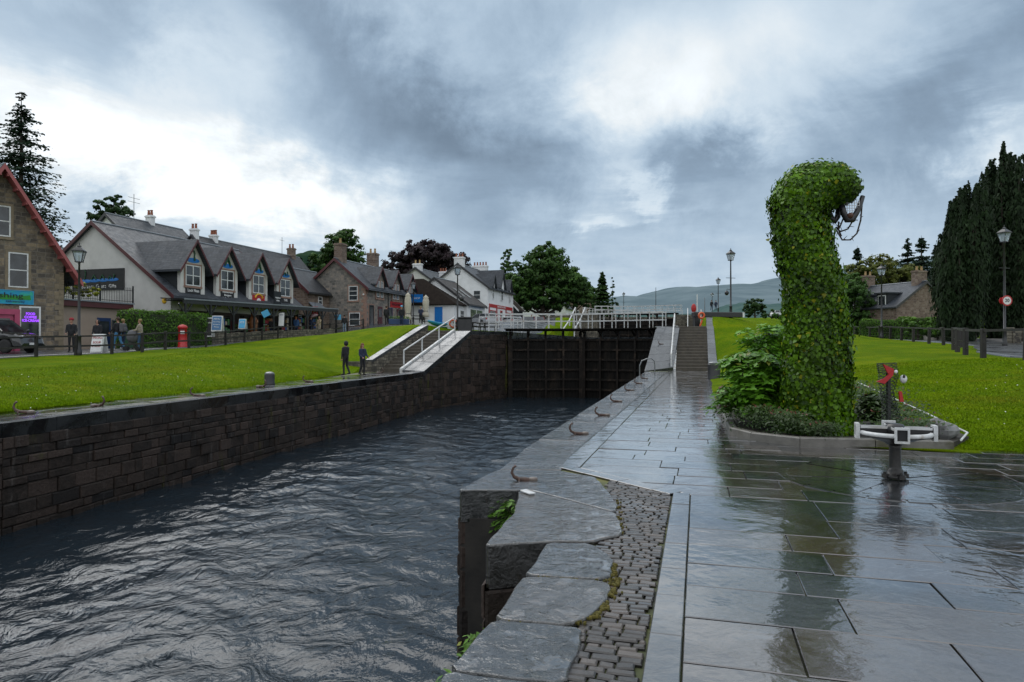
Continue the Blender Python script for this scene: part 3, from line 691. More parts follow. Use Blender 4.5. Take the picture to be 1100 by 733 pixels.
# ------------------------------------------------------------------ building materials
def masonry(name, c1, c2, c3, mortar, bw=.45, bh=.24, msize=.018, bump=.6, rough=.8):
    m,t,b=newmat(name); co=t.coord('Object'); sep=t.n.new('ShaderNodeSeparateXYZ'); t.l.new(co,sep.inputs[0])
    xy=t.math('ADD',sep.outputs[0],sep.outputs[1]); nz=t.noise(co,1.6,3); 
    cmb=t.n.new('ShaderNodeCombineXYZ'); t.l.new(t.math('ADD',xy,t.math('MULTIPLY',nz,.25)),cmb.inputs[0]); t.l.new(t.math('ADD',sep.outputs[2],t.math('MULTIPLY',t.noise(co,1.1,2),.18)),cmb.inputs[1])
    br=t.n.new('ShaderNodeTexBrick'); t.l.new(cmb.outputs[0],br.inputs['Vector']); br.inputs['Scale'].default_value=1
    br.inputs['Brick Width'].default_value=bw; br.inputs['Row Height'].default_value=bh; br.inputs['Mortar Size'].default_value=msize; br.inputs['Mortar Smooth'].default_value=.3
    br.inputs['Color1'].default_value=(0,0,0,1); br.inputs['Color2'].default_value=(1,1,1,1); br.inputs['Mortar'].default_value=(.5,.5,.5,1); br.offset=.43; br.squash=.8
    vor=t.n.new('ShaderNodeTexVoronoi'); vor.inputs['Scale'].default_value=1/bw*1.1; t.l.new(co,vor.inputs['Vector'])
    sv=t.n.new('ShaderNodeSeparateColor'); t.l.new(vor.outputs['Color'],sv.inputs[0])
    k=t.math('MULTIPLY_ADD',br.outputs['Color'],.6,t.math('MULTIPLY',sv.outputs[0],.4))
    col=t.ramp(k,[(.1,c1),(.5,c2),(.9,c3)]); col=t.mix(br.outputs['Fac'],col,mortar)
    n=t.n.new('ShaderNodeVectorMath'); n.operation='SCALE'; t.l.new(col,n.inputs[0]); t.l.new(t.rng(t.noise(co,7,5,.7),.3,.7,.7,1.25),n.inputs['Scale']); t.l.new(n.outputs[0],b.inputs['Base Color'])
    h=t.math('SUBTRACT',t.noise(co,12,5,.7),br.outputs['Fac']); t.l.new(t.bump(h,bump,.03),b.inputs['Normal']); b.inputs['Roughness'].default_value=rough
    b.inputs['Specular IOR Level'].default_value=.3; return m
RUB1=masonry('brown_rubble_stone',(.07,.062,.058),(.15,.125,.098),(.26,.205,.14),(.17,.155,.135),.5,.24)
RUB2=masonry('granite_rubble_stone',(.10,.095,.09),(.19,.175,.16),(.28,.23,.195),(.2,.185,.165),.42,.24)
RUB3=masonry('red_sandstone_rubble',(.10,.07,.055),(.17,.12,.095),(.24,.19,.15),(.2,.17,.15),.45,.2)
RUBW=masonry('field_stone',(.06,.055,.045),(.13,.115,.09),(.21,.19,.15),(.05,.045,.04),.34,.19,.02)
QUOIN=mat('dressed_sandstone',(.22,.13,.10),(.30,.19,.15),4,.8,bump=.3)
QUOIN2=mat('buff_dressed_stone',(.15,.125,.085),(.24,.19,.13),4,.8,bump=.3)
def slate(name,c1,c2):
    m,t,b=newmat(name); co=t.coord('Object'); sep=t.n.new('ShaderNodeSeparateXYZ'); t.l.new(co,sep.inputs[0])
    cmb=t.n.new('ShaderNodeCombineXYZ'); t.l.new(t.math('ADD',sep.outputs[0],t.math('MULTIPLY',sep.outputs[1],.9)),cmb.inputs[0]); t.l.new(sep.outputs[2],cmb.inputs[1])
    br=t.n.new('ShaderNodeTexBrick'); t.l.new(cmb.outputs[0],br.inputs['Vector']); br.inputs['Scale'].default_value=1
    br.inputs['Brick Width'].default_value=.26; br.inputs['Row Height'].default_value=.14; br.inputs['Mortar Size'].default_value=.012
    br.inputs['Color1'].default_value=(*c1,1); br.inputs['Color2'].default_value=(*c2,1); br.inputs['Mortar'].default_value=(c1[0]*.4,c1[1]*.4,c1[2]*.4,1)
    n=t.n.new('ShaderNodeVectorMath'); n.operation='SCALE'; t.l.new(br.outputs['Color'],n.inputs[0]); t.l.new(t.rng(t.noise(co,1.3,6,.7),.3,.7,.7,1.35),n.inputs['Scale']); t.l.new(n.outputs[0],b.inputs['Base Color'])
    t.l.new(t.rng(t.noise(co,3,4),.3,.7,.42,.62),b.inputs['Roughness']); b.inputs['Specular IOR Level'].default_value=.35
    t.l.new(t.bump(t.math('SUBTRACT',t.noise(co,20,4),br.outputs['Fac']),.5,.015),b.inputs['Normal']); return m
SLATE=slate('wet_slate',(.030,.036,.046),(.052,.060,.072)); SLATE2=slate('dark_slate',(.026,.028,.034),(.042,.046,.052)); SLATE3=slate('brown_slate',(.026,.020,.017),(.045,.034,.028))
def render_mat(name,c,stain=.75): return mat(name,c,tuple(x*.86 for x in c),1.5,.85,bump=.35,bscale=50,bdist=.01,c3=tuple(x*stain for x in c),spec=.25)
HARL=render_mat('cream_harling',(.60,.59,.57)); WHITE=render_mat('white_render',(.74,.75,.76)); BEIGE=render_mat('pink_beige_render',(.36,.29,.235)); HARLD=render_mat('dark_cheek',(.03,.035,.04))
WPAINT=mat('white_paint',(.68,.69,.70),(.6,.61,.62),8,.35,bump=.05,c3=(.45,.45,.43))
WRAIL=mat('white_rail_paint',(.60,.61,.62),(.45,.46,.46),14,.4,bump=.1,c3=(.33,.30,.26))
RED=mat('maroon_paint',(.085,.016,.018),(.06,.011,.014),3,.45); PINKB=mat('salmon_red_paint',(.36,.10,.10),(.28,.07,.075),3,.5,bump=.1)
BLACK=mat('black_paint',(.012,.012,.013),(.022,.022,.024),5,.35,spec=.5); BLACKM=mat('black_board',(.008,.008,.01),(.014,.014,.016),5,.6)
DWOOD=mat('wet_dark_timber',(.008,.007,.006),(.018,.015,.013),(6),.5,.75,bump=.5,bscale=12,stretch=(1,1,1),tint=.4)
IRON=mat('black_iron',(.012,.012,.013),(.03,.027,.025),12,.32,bump=.3,bscale=60,metal=.3); RUST=mat('rusty_iron',(.035,.022,.018),(.09,.045,.03),25,.55,bump=.6,bscale=80)
CHPOT=mat('terracotta_pot',(.28,.10,.055),(.2,.07,.04),5,.8); BUFFPOT=mat('buff_pot',(.38,.26,.12),(.3,.2,.09),5,.8)
PINK=mat('pink_paint',(.42,.06,.14),(.33,.045,.11),4,.4); CYAN=mat('cyan_sign',(.0,.30,.50),(.0,.22,.42),8,.4,c3=(.02,.4,.25)); GREENP=mat('bright_green_paint',(.01,.28,.02),(.02,.2,.03),6,.4)
BLUEP=mat('blue_paint',(.0,.12,.42),(.0,.16,.50),6,.4); BLUEL=mat('light_blue_plastic',(.05,.36,.60),(.04,.3,.55),6,.3); SREEN=mat('serpent_green',(.005,.075,.025),(.01,.05,.02),6,.5)
NAVY=mat('navy_paint',(.01,.03,.10),(.012,.04,.13),6,.5); SIGNRED=mat('red_sign',(.42,.012,.015),(.34,.01,.012),4,.4); YEL=mat('yellow_paint',(.7,.42,.02),(.62,.36,.02),5,.4); WTXT=mat('white_lettering',(.7,.7,.7),(.62,.62,.62),5,.5)
BLACKT=mat('black_lettering',(.01,.01,.02)); NEON=mat('purple_neon',(.2,.05,.5),emit=(.30,.06,.95),estr=1.4); ORANGE=mat('orange_plastic',(.6,.10,.02),(.5,.08,.02),4,.4)
CREAM=mat('cream_canvas',(.50,.46,.38),(.42,.38,.31),6,.8,bump=.4,bscale=14); GREY=mat('grey_metal',(.20,.21,.22),(.15,.155,.16),9,.3,metal=.6); LEAD=mat('lead_flashing',(.22,.24,.27),(.16,.18,.2),3,.3)
def glass_mat(name,c=(.012,.015,.018)):
    m,t,b=newmat(name); co=t.coord('Object'); col=t.mix(t.rng(t.noise(co,1.1,3),.4,.65,0,1),c,tuple(x*3+.01 for x in c)); t.l.new(col,b.inputs['Base Color'])
    b.inputs['Roughness'].default_value=.06; b.inputs['Specular IOR Level'].default_value=.7; return m
PANE=glass_mat('window_glass'); PANEW=glass_mat('shop_glass',(.03,.028,.022)); PANECURT=mat('curtained_glass',(.16,.17,.18),(.28,.29,.30),3,.12,spec=.7)

# ------------------------------------------------------------------ facade helpers
def face(kind, u, z, off=0, off2=0):
    """frame on a facade: x to the right as seen from outside, y up, z out of the wall"""
    if kind=='gable': return Matrix(((0,0,-1,off),(-1,0,0,u),(0,1,0,z),(0,0,0,1)))       # plane x=off, looks to -x ; u = local y
    if kind=='front': return Matrix(((1,0,0,u),(0,0,-1,off),(0,1,0,z),(0,0,0,1)))        # plane y=off, looks to -y ; u = local x
def lettering(parent, M, s, size, m, out=.012, name='lettering', wid=None, bold=0):
    c=bpy.data.curves.new('t','FONT'); c.body=s; c.size=size; c.align_x='CENTER'; c.align_y='CENTER'; c.extrude=.004; c.offset=bold; c.resolution_u=3
    o=bpy.data.objects.new('t',c); COL.objects.link(o); dg=bpy.context.evaluated_depsgraph_get(); dg.update()
    me=bpy.data.meshes.new_from_object(o.evaluated_get(dg)); bpy.data.objects.remove(o)
    w=max([v.co.x for v in me.vertices])-min([v.co.x for v in me.vertices]); k=1 if not wid else wid/w
    T=M@Matrix.Translation((0,0,out))@Matrix.Diagonal((k,1,1,1)); me.transform(T); me.name=name
    me.materials.clear(); return link_mesh(name,me,m,parent)
def window(parent, kind, u, z, w, h, off=0, fm=WPAINT, pm=PANE, cols=1, rows=2, surround=None, fr=.07, name='window', sill=None):
    """window centred at (u, z)"""
    M=face(kind,u,z,off); mb=MB(M); x,y=w/2,h/2; d=.05
    for a in ((-x,-x+fr),(x-fr,x)): mb.box(a[0],a[1],-y,y,-.05,d)
    for a in ((-y,-y+fr),(y-fr,y)): mb.box(-x+fr,x-fr,a[0],a[1],-.05,d)
    ix,iy=x-fr,y-fr; q=fr*.55
    for i in range(1,cols): c=-ix+2*ix*i/cols; mb.box(c-fr*.55,c+fr*.55,-iy,iy,-.04,d-.004)
    for i in range(cols):
        c0=-ix+2*ix*i/cols+(fr*.56 if i else 0); c1=-ix+2*ix*(i+1)/cols-(fr*.56 if i<cols-1 else 0)
        for j in range(1,rows): r=-iy+2*iy*j/rows; mb.box(c0,c1,r-q/2-.01,r+q/2+.01,-.04,d-.008)
    f=mb.build(name,fm,parent)
    g=MB(M); g.box(-ix,ix,-iy,iy,-.03,.012); g.build('pane',pm,f)
    if surround:
        s=MB(M); e=.14
        s.box(-x-e,-x-.003,-y-.02,y+.02,-.02,.03); s.box(x+.003,x+e,-y-.02,y+.02,-.02,.03); s.box(-x-e,x+e,y+.023,y+e,-.02,.03); s.box(-x-e-.03,x+e+.03,-y-e-.02,-y-.023,-.02,.07); s.build('surround',surround,f)
    return f
def shopwin(parent, kind, u, z, w, h, off=0, fm=WPAINT, pm=PANEW, cols=3, name='shop_window'): return window(parent,kind,u,z,w,h,off,fm,pm,cols,1,None,.09,name)
def door(parent, kind, u, z, w, h, off=0, m=RED, pane=True, name='door'):
    M=face(kind,u,z+h/2,off); mb=MB(M); mb.box(-w/2,w/2,-h/2,h/2,-.03,.045)
    for sx in (-.25,.25): mb.box(w*sx-w*.17,w*sx+w*.17,-h*.42,-h*.08,.04,.06)
    d=mb.build(name,m,parent)
    if pane: g=MB(M); g.box(-w*.36,w*.36,h*.0,h*.4,.03,.052); g.build('pane',PANE,d)
    k=MB(M); k.ellip((w*.38,-.02,.09),(.04,.04,.04),8,6); k.build('handle',GREY,d)
    return d
def signboard(parent, kind, u, z, w, h, off, m, lines=(), tm=WTXT, name='sign', border=None, out=.05):
    M=face(kind,u,z,off); mb=MB(M); mb.box(-w/2,w/2,-h/2,h/2,-.02,out); s=mb.build(name,m,parent)
    if border: 
        b=MB(M); e=.03
        b.box(-w/2-e,w/2+e,h/2+.002,h/2+e,-.02,out+.02); b.box(-w/2-e,w/2+e,-h/2-e,-h/2-.002,-.02,out+.02); b.box(-w/2-e,-w/2-.002,-h/2,h/2,-.02,out+.02); b.box(w/2+.002,w/2+e,-h/2,h/2,-.02,out+.02); b.build('border',border,s)
    for (txt,dy,size,wid) in lines: lettering(s,M@Matrix.Translation((0,dy,out+.002)),txt,size,tm,wid=wid,bold=.006)
    return s
def house(name, label, cat, loc, rz, L, W, He, Hr, wall, roof, barge=RED, base=-1.2, over=.35, th=.14, ridge_y=None, group=None, gover=None, ridgecap=LEAD):
    """x: along the long front (y=0), y: depth. gables at x=0 and x=L. heights are local."""
    r=empty(name,loc,rz,label,cat,group); ry=W/2 if ridge_y is None else ridge_y
    mb=MB(); pts=[(0,base),(W,base),(W,He),(ry,Hr),(0,He)]
    vs=[(0,y,z) for y,z in pts]+[(L,y,z) for y,z in pts]
    mb.add(vs,[(0,1,2,3,4)[::-1],(5,6,7,8,9)]+[(i,(i+1)%5,5+(i+1)%5,5+i) for i in range(5)])
    mb.build('wall',wall,r)
    g=over if gover is None else gover
    rm=MB()
    for s,y0,yr in ((-1,0,ry),(1,W,ry)):
        sl=(Hr-He)/abs(yr-y0); ye=y0+s*over; ze=He-over*sl
        t=th*math.sqrt(1+sl*sl)
        vs=[(-g,ye,ze+.01),(L+g,ye,ze+.01),(L+g,yr,Hr+.01),(-g,yr,Hr+.01),(-g,ye,ze+t),(L+g,ye,ze+t),(L+g,yr,Hr+t),(-g,yr,Hr+t)]
        rm.add(vs,[(0,3,2,1),(4,5,6,7),(0,1,5,4),(1,2,6,5),(2,3,7,6),(3,0,4,7)])
    ro=rm.build('roof',roof,r)
    c=MB(); c.tube([(-g-.01,ry,Hr+th*1.2+.03),(L+g+.01,ry,Hr+th*1.2+.03)],.07,6); c.build('ridge',ridgecap,ro)
    if barge:
        for x0 in (-g-.035,L+g+.005):
            b=MB()
            for s,y0,yr in ((-1,0,ry),(1,W,ry)):
                sl=(Hr-He)/abs(yr-y0); ye=y0+s*(over+.04); ze=He-(over+.04)*sl; d=.26
                vs=[(x0,ye,ze-.09),(x0+.03,ye,ze-.09),(x0+.03,yr,Hr-.09),(x0,yr,Hr-.09),(x0,ye,ze+d-.04),(x0+.03,ye,ze+d-.04),(x0+.03,yr,Hr+d-.04),(x0,yr,Hr+d-.04)]
                b.add(vs,[(0,3,2,1),(4,5,6,7),(0,1,5,4),(1,2,6,5),(2,3,7,6),(3,0,4,7)])
            b.build('bargeboard',barge,r)
    gt=MB(); gt.tube([(-g,-over-.06,He-over*(Hr-He)/ry+.02),(L+g,-over-.06,He-over*(Hr-He)/ry+.02)],.06,6); gt.build('gutter',BLACK,r)
    return r
def dormer(r, x, w, z0, ze, za, ybase, yback, wall, roof, barge=RED, cheek=None, over=.28, th=.1, yf=0):
    """gabled dormer on the front at x; its front face lies in plane y=yf, it runs back to yback"""
    mb=MB(); h=w/2
    pts=[(x-h,z0),(x+h,z0),(x+h,ze),(x,za),(x-h,ze)]
    vs=[(a,yf-.012,z) for a,z in pts]+[(a,yback,z) for a,z in pts]
    mb.add(vs,[(0,1,2,3,4),(5,6,7,8,9)[::-1]]+[((i+1)%5,i,5+i,5+(i+1)%5) for i in range(5)]); d=mb.build('dormer',wall,r)
    if cheek:
        c=MB()
        for s in (-1,1): c.box(*sorted((x+s*(h+.002),x+s*(h+.02))),yf+.25,yback,z0,ze+.02)
        c.build('cheek',cheek,d)
    rm=MB(); sl=(za-ze)/h; t=th*math.sqrt(1+sl*sl)
    for s in (-1,1):
        xe=x+s*(h+over); z_=ze-over*sl
        vs=[(xe,yf-over,z_),(x,yf-over,za+.01),(x,yback+.0,za+.01),(xe,yback+.0,z_),(xe,yf-over,z_+t),(x,yf-over,za+t),(x,yback,za+t),(xe,yback,z_+t)]
        fs=[(0,1,2,3),(7,6,5,4),(0,4,5,1),(1,5,6,2),(2,6,7,3),(3,7,4,0)]
        rm.add(vs,fs if s>0 else [f[::-1] for f in fs])
    rm.build('dormer_roof',roof,d)
    b=MB()
    for s in (-1,1):
        xe=x+s*(h+over+.03); z_=ze-(over+.03)*sl; y0=yf-over-.04
        vs=[(xe,y0,z_-.08),(x,y0,za-.08),(x,y0+.035,za-.08),(xe,y0+.035,z_-.08),(xe,y0,z_+.17),(x,y0,za+.17),(x,y0+.035,za+.17),(xe,y0+.035,z_+.17)]
        fs=[(0,1,2,3),(7,6,5,4),(0,4,5,1),(1,5,6,2),(2,6,7,3),(3,7,4,0)]
        b.add(vs,fs if s>0 else [f[::-1] for f in fs])
    if barge: b.build('bargeboard',barge,d)
    return d
def chimney(r, x, y, z0, z1, wx=.6, wy=1.0, pots=2, m=RUB2, pm=CHPOT, ax='y'):
    mb=MB(); mb.box(x-wx/2,x+wx/2,y-wy/2,y+wy/2,z0,z1); mb.box(x-wx/2-.07,x+wx/2+.07,y-wy/2-.07,y+wy/2+.07,z1-.22,z1-.08); c=mb.build('chimney',m,r)
    for i in range(pots):
        t=(i+.5)/pots-.5; px,py=(x+t*wx,y) if ax=='x' else (x,y+t*wy)
        p=MB(); p.lathe([(.13,z1-.01),(.12,z1+.25),(.10,z1+.42),(.13,z1+.46),(.13,z1+.52)],(px,py,0),8,smooth=False) if False else p.lathe([(.13,z1-.01),(.12,z1+.25),(.10,z1+.42),(.13,z1+.46),(.13,z1+.52)],(px,py,0),8)
        p.build('chimney_pot',pm,c)
    return c
def quoins(r, x, y, z0, z1, m, s=.3, dx=1, dy=1):
    mb=MB(); z=z0; i=0
    while z<z1-.1:
        a=s*(1.5 if i%2 else .8); b=s*(.8 if i%2 else 1.5); e=min(z+.3,z1)
        mb.box(*sorted((x-.02*dx,x+a*dx)),*sorted((y-.02*dy,y+b*dy)),z+.008,e-.008); z=e; i+=1
    mb.build('quoins',m,r)
def serpent(parent, M, kind, s=1.0):
    """painted emblem: blue pool with a green humped shape"""
    mb=MB(M); n=26; mb.add([(0,0,.035)]+[(s*.62*math.cos(2*PI*i/n),s*.17*math.sin(2*PI*i/n),.035) for i in range(n)]+[(s*.62*math.cos(2*PI*i/n),s*.17*math.sin(2*PI*i/n),0) for i in range(n)],[(0,1+i,1+(i+1)%n) for i in range(n)]+[(1+i,1+n+i,1+n+(i+1)%n,1+(i+1)%n) for i in range(n)])
    e=mb.build('emblem',BLUEP,parent); g=MB(M)
    if kind==0: g.tube([(.12*s,.0,.06),(.09*s,.25*s,.06),(.12*s,.5*s,.06),(.04*s,.68*s,.06),(-.14*s,.64*s,.06)],[.085*s,.05*s,.045*s,.05*s,.04*s],7)
    elif kind in(1,2): g.tube([(-.32*s,-.02,.06),(-.22*s,.22*s,.06),(0,(.5+.06*kind)*s,.06),(.2*s,.24*s,.06),(.28*s,-.02,.06)],[.05*s,.09*s,.12*s,.09*s,.06*s],7)
    else: g.tube([(-.32*s,0,.06),(-.2*s,.2*s,.06),(-.05*s,.22*s,.06),(.02*s,0,.06)],.06*s,7); g.tube([(.22*s,0,.06),(.3*s,.22*s,.06),(.2*s,.34*s,.06)],.045*s,7)
    g.build('serpent_shape',SREEN,e); return e

RZ=math.atan2(.9599,.2802); UH=(.2802,.9599); PH=(-.9599,.2802)   # street direction on the left bank
def hpt(o,x,y): return (o[0]+UH[0]*x+PH[0]*y,o[1]+UH[1]*x+PH[1]*y)
# ---- 1 stone house at the far left
z0=1.25
b1=house('stone_house','tall brown stone shop house with salmon red bargeboards and a cyan fascia sign','house',(-26.3,40,z0),math.atan2(.6,-.8),8,6.2,5.1,10.05,RUB1,SLATE,PINKB,over=.75,gover=.7)
for c in list(b1.children):
    if c.name.startswith('gutter'): bpy.data.objects.remove(c)
for s,y0,yr in ((-1,0,3.1),(1,6.2,3.1)):       # exposed rafter feet under the eaves
    for i in range(9):
        mb=MB(); t=i/8.4; yy=y0+s*.62+(yr-y0-s*.62)*t; zz=5.1-.62*1.6+ (10.05-5.1+.62*1.6)*t
        mb.box(-.68,.0,yy-.05,yy+.05,zz-.17,zz+.0); mb.build('rafter',PINKB,b1)
mb=MB()
for s,y0,yr in ((-1,0,3.1),(1,6.2,3.1)):
    ye=y0+s*.75; ze=5.1-.75*4.95/3.1; vs=[(-.69,ye,ze-.03),(-.01,ye,ze-.03),(-.01,yr,10.05-.03),(-.69,yr,10.05-.03),(-.69,ye,ze+.0),(-.01,ye,ze+.0),(-.01,yr,10.05),(-.69,yr,10.05)]; mb.add(vs,[(0,3,2,1),(4,5,6,7),(0,1,5,4),(1,2,6,5),(2,3,7,6),(3,0,4,7)])
mb.build('soffit',PINKB,b1)
for (u,z,w,h) in ((2.25,4.55,.95,1.95),(3.75,4.55,.95,1.95)): window(b1,'gable',u,z,w,h,0,surround=QUOIN2)
window(b1,'gable',3.1,7.2,.95,1.7,0,surround=QUOIN2)
s=signboard(b1,'gable',3.45,3.03,3.8,.72,0,CYAN,(),out=.08,border=BLUEL)
Ms=face('gable',3.45,3.03,0)@Matrix.Translation((0,0,.085))
mb=MB(Ms); mb.prism([(-1.7,-.05),(-1.2,.1),(-.4,.02),(.5,.12),(1.2,.05),(1.75,.14),(1.8,-.12),(.6,-.16),(-.8,-.1),(-1.7,-.16)],0,.01); mb.build('painted_hills',GREENP,s)
lettering(s,Ms@Matrix.Translation((-.1,.08,.014)),'Chrysalishing',.42,BLACKT,wid=3.0)
lettering(s,Ms@Matrix.Translation((1.05,-.24,.004)),'takeaway',.17,NAVY,wid=.9)
shopwin(b1,'gable',1.68,1.5,1.05,2.1,0,cols=1,pm=PANE)
for i,tx in enumerate(('FOOD','COFFEE','ICE-CREAM')): 
    lettering(b1,face('gable',1.66,2.12-.19*i,-.03),tx,.19,NEON,name='neon_lettering',wid=(.45,.6,.82)[i],bold=.008)
mb=MB(face('gable',3.05,0,0)); mb.box(-.85,-.6,0,2.35,-.02,.16); mb.box(.6,.85,0,2.35,-.02,.16); mb.box(-.6,.6,2.05,2.35,-.02,.16); mb.build('door_frame',PINK,b1)
door(b1,'gable',3.05,0,1.15,2.04,0,PINK)
quoins(b1,0,0,0,4.6,QUOIN2,.3,1,1)
window(b1,'front',2,4.4,.9,1.6,0)

# ---- 2 flat-roofed annex
a2=empty('annex',(-27,41,1.25),RZ,'low pink beige annex with a flat roof terrace, maroon fascia and black railing','building')
mb=MB(); mb.box(0,4.75,.0,5,-1,2.72); mb.build('wall',BEIGE,a2)
mb=MB(); mb.box(-.2,4.95,-.3,5,2.725,3.06); mb.build('fascia',RED,a2)
mb=MB(); mb.box(-.25,5.0,-.36,5,3.063,3.15); mb.build('flat_roof',LEAD,a2)
quoins(a2,4.75,0,0,2.7,QUOIN,.25,-1,1)
door(a2,'front',2.9,.0,1.0,2.1,0,NAVY,True); window(a2,'front',3.75,1.35,.5,1.3,0,GREY)
mb=MB()
for i in range(40): x=-.1+i*.128; mb.beam((x,-.25,3.15),(x,-.25,4.1),.02,.02); mb.tube([(x,-.25,4.1),(x,-.25,4.2)],[.022,.002],5)
for z in (3.25,3.98): mb.beam((-.15,-.25,z),(4.95,-.25,z),.035,.035)
for x in (-.15,2.4,4.95): mb.beam((x,-.25,3.1),(x,-.25,4.3),.07,.07)
mb.build('railing',BLACK,a2)
# ---- 3 long cream building with four dormers
z3=1.4; O3=(-24.1,48.2)
b3=house('gift_shop_building','long cream harled building with grey slate roof and four serpent dormers','building',(*O3,z3),RZ,15.6,13.7,3.9,9.1,HARL,SLATE,RED,over=.5,gover=.3)
for c in list(b3.children):
    if c.name.startswith('gutter'): bpy.data.objects.remove(c)
DX=(2.0,5.7,9.55,13.3)
SG=[(BLACKM,[('Loch Ness',.2,.3,1.15),('Whisky Shop',-.2,.3,1.3)]),(BLACKM,[('Restaurant',.36,.2,1.2),('Burgers',.12,.2,.8),('Coffee Snacks',-.12,.2,1.25),('Ice Cream',-.36,.2,.9)]),(SIGNRED,[]),(BLACKM,[('THE',.2,.28,.55),('Cottage',-.2,.3,1.05)])]
for i,x in enumerate(DX):
    w=2.45; d=dormer(b3,x,w,3.25,6.05,7.8,0,5.6,HARL,SLATE,RED,HARLD,over=.42,yf=-.10)
    window(d,'front',x,5.3,1.5,1.5,-.11,cols=2,rows=2,surround=QUOIN)
    serpent(d,face('front',x,6.42,-.115),i,1.05)
    if i!=2: signboard(d,'front',x,4.0,1.5,.92,-.11,SG[i][0],SG[i][1])
    else:
        s=signboard(d,'front',x,3.98,1.6,1.05,-.11,SIGNRED,())
        M=face('front',x,3.96,-.16); m2=MB(M); m2.tube([(.42*math.cos(a)*1.2,.1+.42*math.sin(a),.01) for a in [PI*(.08+.84*j/10) for j in range(11)]],.07,6); m2.build('arched_band',YEL,s)
        m3=MB(M); m3.ellip((0,-.12,.01),(.3,.3,.03),14,6); m3.build('round_badge',WTXT,s); m4=MB(M); m4.ellip((0,-.12,.03),(.17,.13,.03),12,6); m4.build('badge_centre',SIGNRED,s)
for i,x in enumerate((3.85,7.6,11.45)):     # little slate skirts with red fascia between the dormers
    mb=MB(); mb.add([(x-.62,-.55,3.35),(x+.62,-.55,3.35),(x+.62,.35,4.1),(x-.62,.35,4.1),(x-.62,-.55,3.45),(x+.62,-.55,3.45),(x+.62,.35,4.22),(x-.62,.35,4.22)],[(0,3,2,1),(4,5,6,7),(0,1,5,4),(1,2,6,5),(2,3,7,6),(3,0,4,7)]); e=mb.build('eaves_skirt',SLATE2,b3)
    m2=MB(); m2.box(x-.62,x+.62,-.59,-.555,3.14,3.42); m2.build('fascia',RED,e)
signboard(b3,'front',11.45,4.3,.95,1.1,-.62,HARLD,[('Highland',.0,.16,.7),('Gifts',-.25,.16,.45)])
s=signboard(b3,'gable',6.45,5.0,4.7,1.5,0,BLACKM,[],border=BLACK)
Mg=face('gable',6.45,5.02,-.055)@Matrix.Diagonal((.82,1,1,1))
mb=MB(Mg)
for cx,r in ((-1.5,.75),(-.4,.6),(.6,.6),(1.6,.7)): mb.ellip((cx,-.08+.02*cx,.0),(r,.13,.012),16,6)
mb.build('painted_water',BLUEP,s)
mb=MB(Mg); mb.tube([(-1.5,0,.02),(-1.42,.3,.02),(-1.4,.6,.02),(-1.55,.68,.02)],.04,6)
mb.build('serpent_shape',SREEN,s)
for pl_ in [[(cx-.25,0,.02),(cx,.32,.02),(cx+.25,0,.02)] for cx in (-.45,.5)]+[[(1.2,0,.02),(1.35,.22,.02),(1.5,.02,.02)],[(1.75,.02,.02),(1.85,.25,.02),(1.75,.34,.02)]]: mb=MB(Mg); mb.tube(pl_,.055,6); mb.build('serpent_shape',SREEN,s)
lettering(s,Mg@Matrix.Translation((.1,-.52,.01)),'Burgers  Gelato  Gifts',.36,WTXT,wid=3.9,bold=.004)
# ground floor behind the veranda: dark panel with the shade of the shop front openings painted in
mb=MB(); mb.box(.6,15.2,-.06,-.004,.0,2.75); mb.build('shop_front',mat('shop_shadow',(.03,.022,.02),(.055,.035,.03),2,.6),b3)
for x in (1.6,4.6,8.6,12.6): shopwin(b3,'front',x,1.45,1.9,1.7,-.07,BLACK,PANEW,2)
for x in (3.1,6.6,10.6,14.4): door(b3,'front',x,0,.95,2.1,-.07,RED if x!=10.6 else WPAINT)
mb=MB(); mb.lathe([(.0,0),(.16,.0),(.16,.04),(.0,.05)],(0,0,0),12); 
mb=MB(face('gable',.55,3.35,0)); mb.ellip((0,0,.03),(.2,.22,.06),10,6); mb.build('alarm_box',YEL,b3)
# veranda
vr=empty('veranda',(*hpt(O3,-1.2,-1.95),z3),RZ,'black timber veranda with a thin flat roof and braced posts along the gift shops','veranda')
mb=MB(); mb.add([(.1,-.15,3.28),(20.2,-.15,3.62),(20.2,1.8,3.75),(.1,1.8,3.42),(.1,-.15,3.36),(20.2,-.15,3.70),(20.2,1.8,3.83),(.1,1.8,3.50)],[(0,3,2,1),(4,5,6,7),(0,1,5,4),(1,2,6,5),(2,3,7,6),(3,0,4,7)]); mb.build('canopy_roof',BLACK,vr); mb=MB(); mb.beam((.1,-.18,3.37),(20.2,-.18,3.69),.03,.09); mb.build('edge_strip',LEAD,vr)
mb=MB(); mb.beam((.1,-.1,3.18),(20.2,-.1,3.50),.08,.26); mb.build('front_beam',BLACK,vr)
for i in range(9):
    x=.3+2.45*i; zt=3.04+.34*(x+.9)/21.1; mb=MB(); mb.beam((x,-.1,-.3),(x,-.1,zt),.12,.12)
    for s in (-1,1): mb.beam((x,-.1,zt-.75),(x+s*.62,-.1,zt-.02),.07,.09)
    mb.build('post',BLACK,vr)
for x in np.arange(.4,20,1.275): mb=MB(); zt=3.22+.34*(x+.9)/21.1; mb.beam((x,-.08,zt),(x,1.75,zt+.1),.06,.1); mb.build('rafter',BLACK,vr)
# low garden wall along the veranda
wl=empty('low_wall',(*hpt(O3,-1.5,-2.5),1.35),RZ,'low rubble stone wall between the gift shop veranda and the street','wall')
mb=MB()
for i in range(40):
    x0=.4+i*.47; zz=.12+.9*(x0/20)**1.0*1.0; mb.bbox(x0+.006,x0+.464,0,.35,zz-.9,zz+.85+random.uniform(-.05,.06),b=.02,tint=random.random())
mb.build('masonry',RUBW,wl)
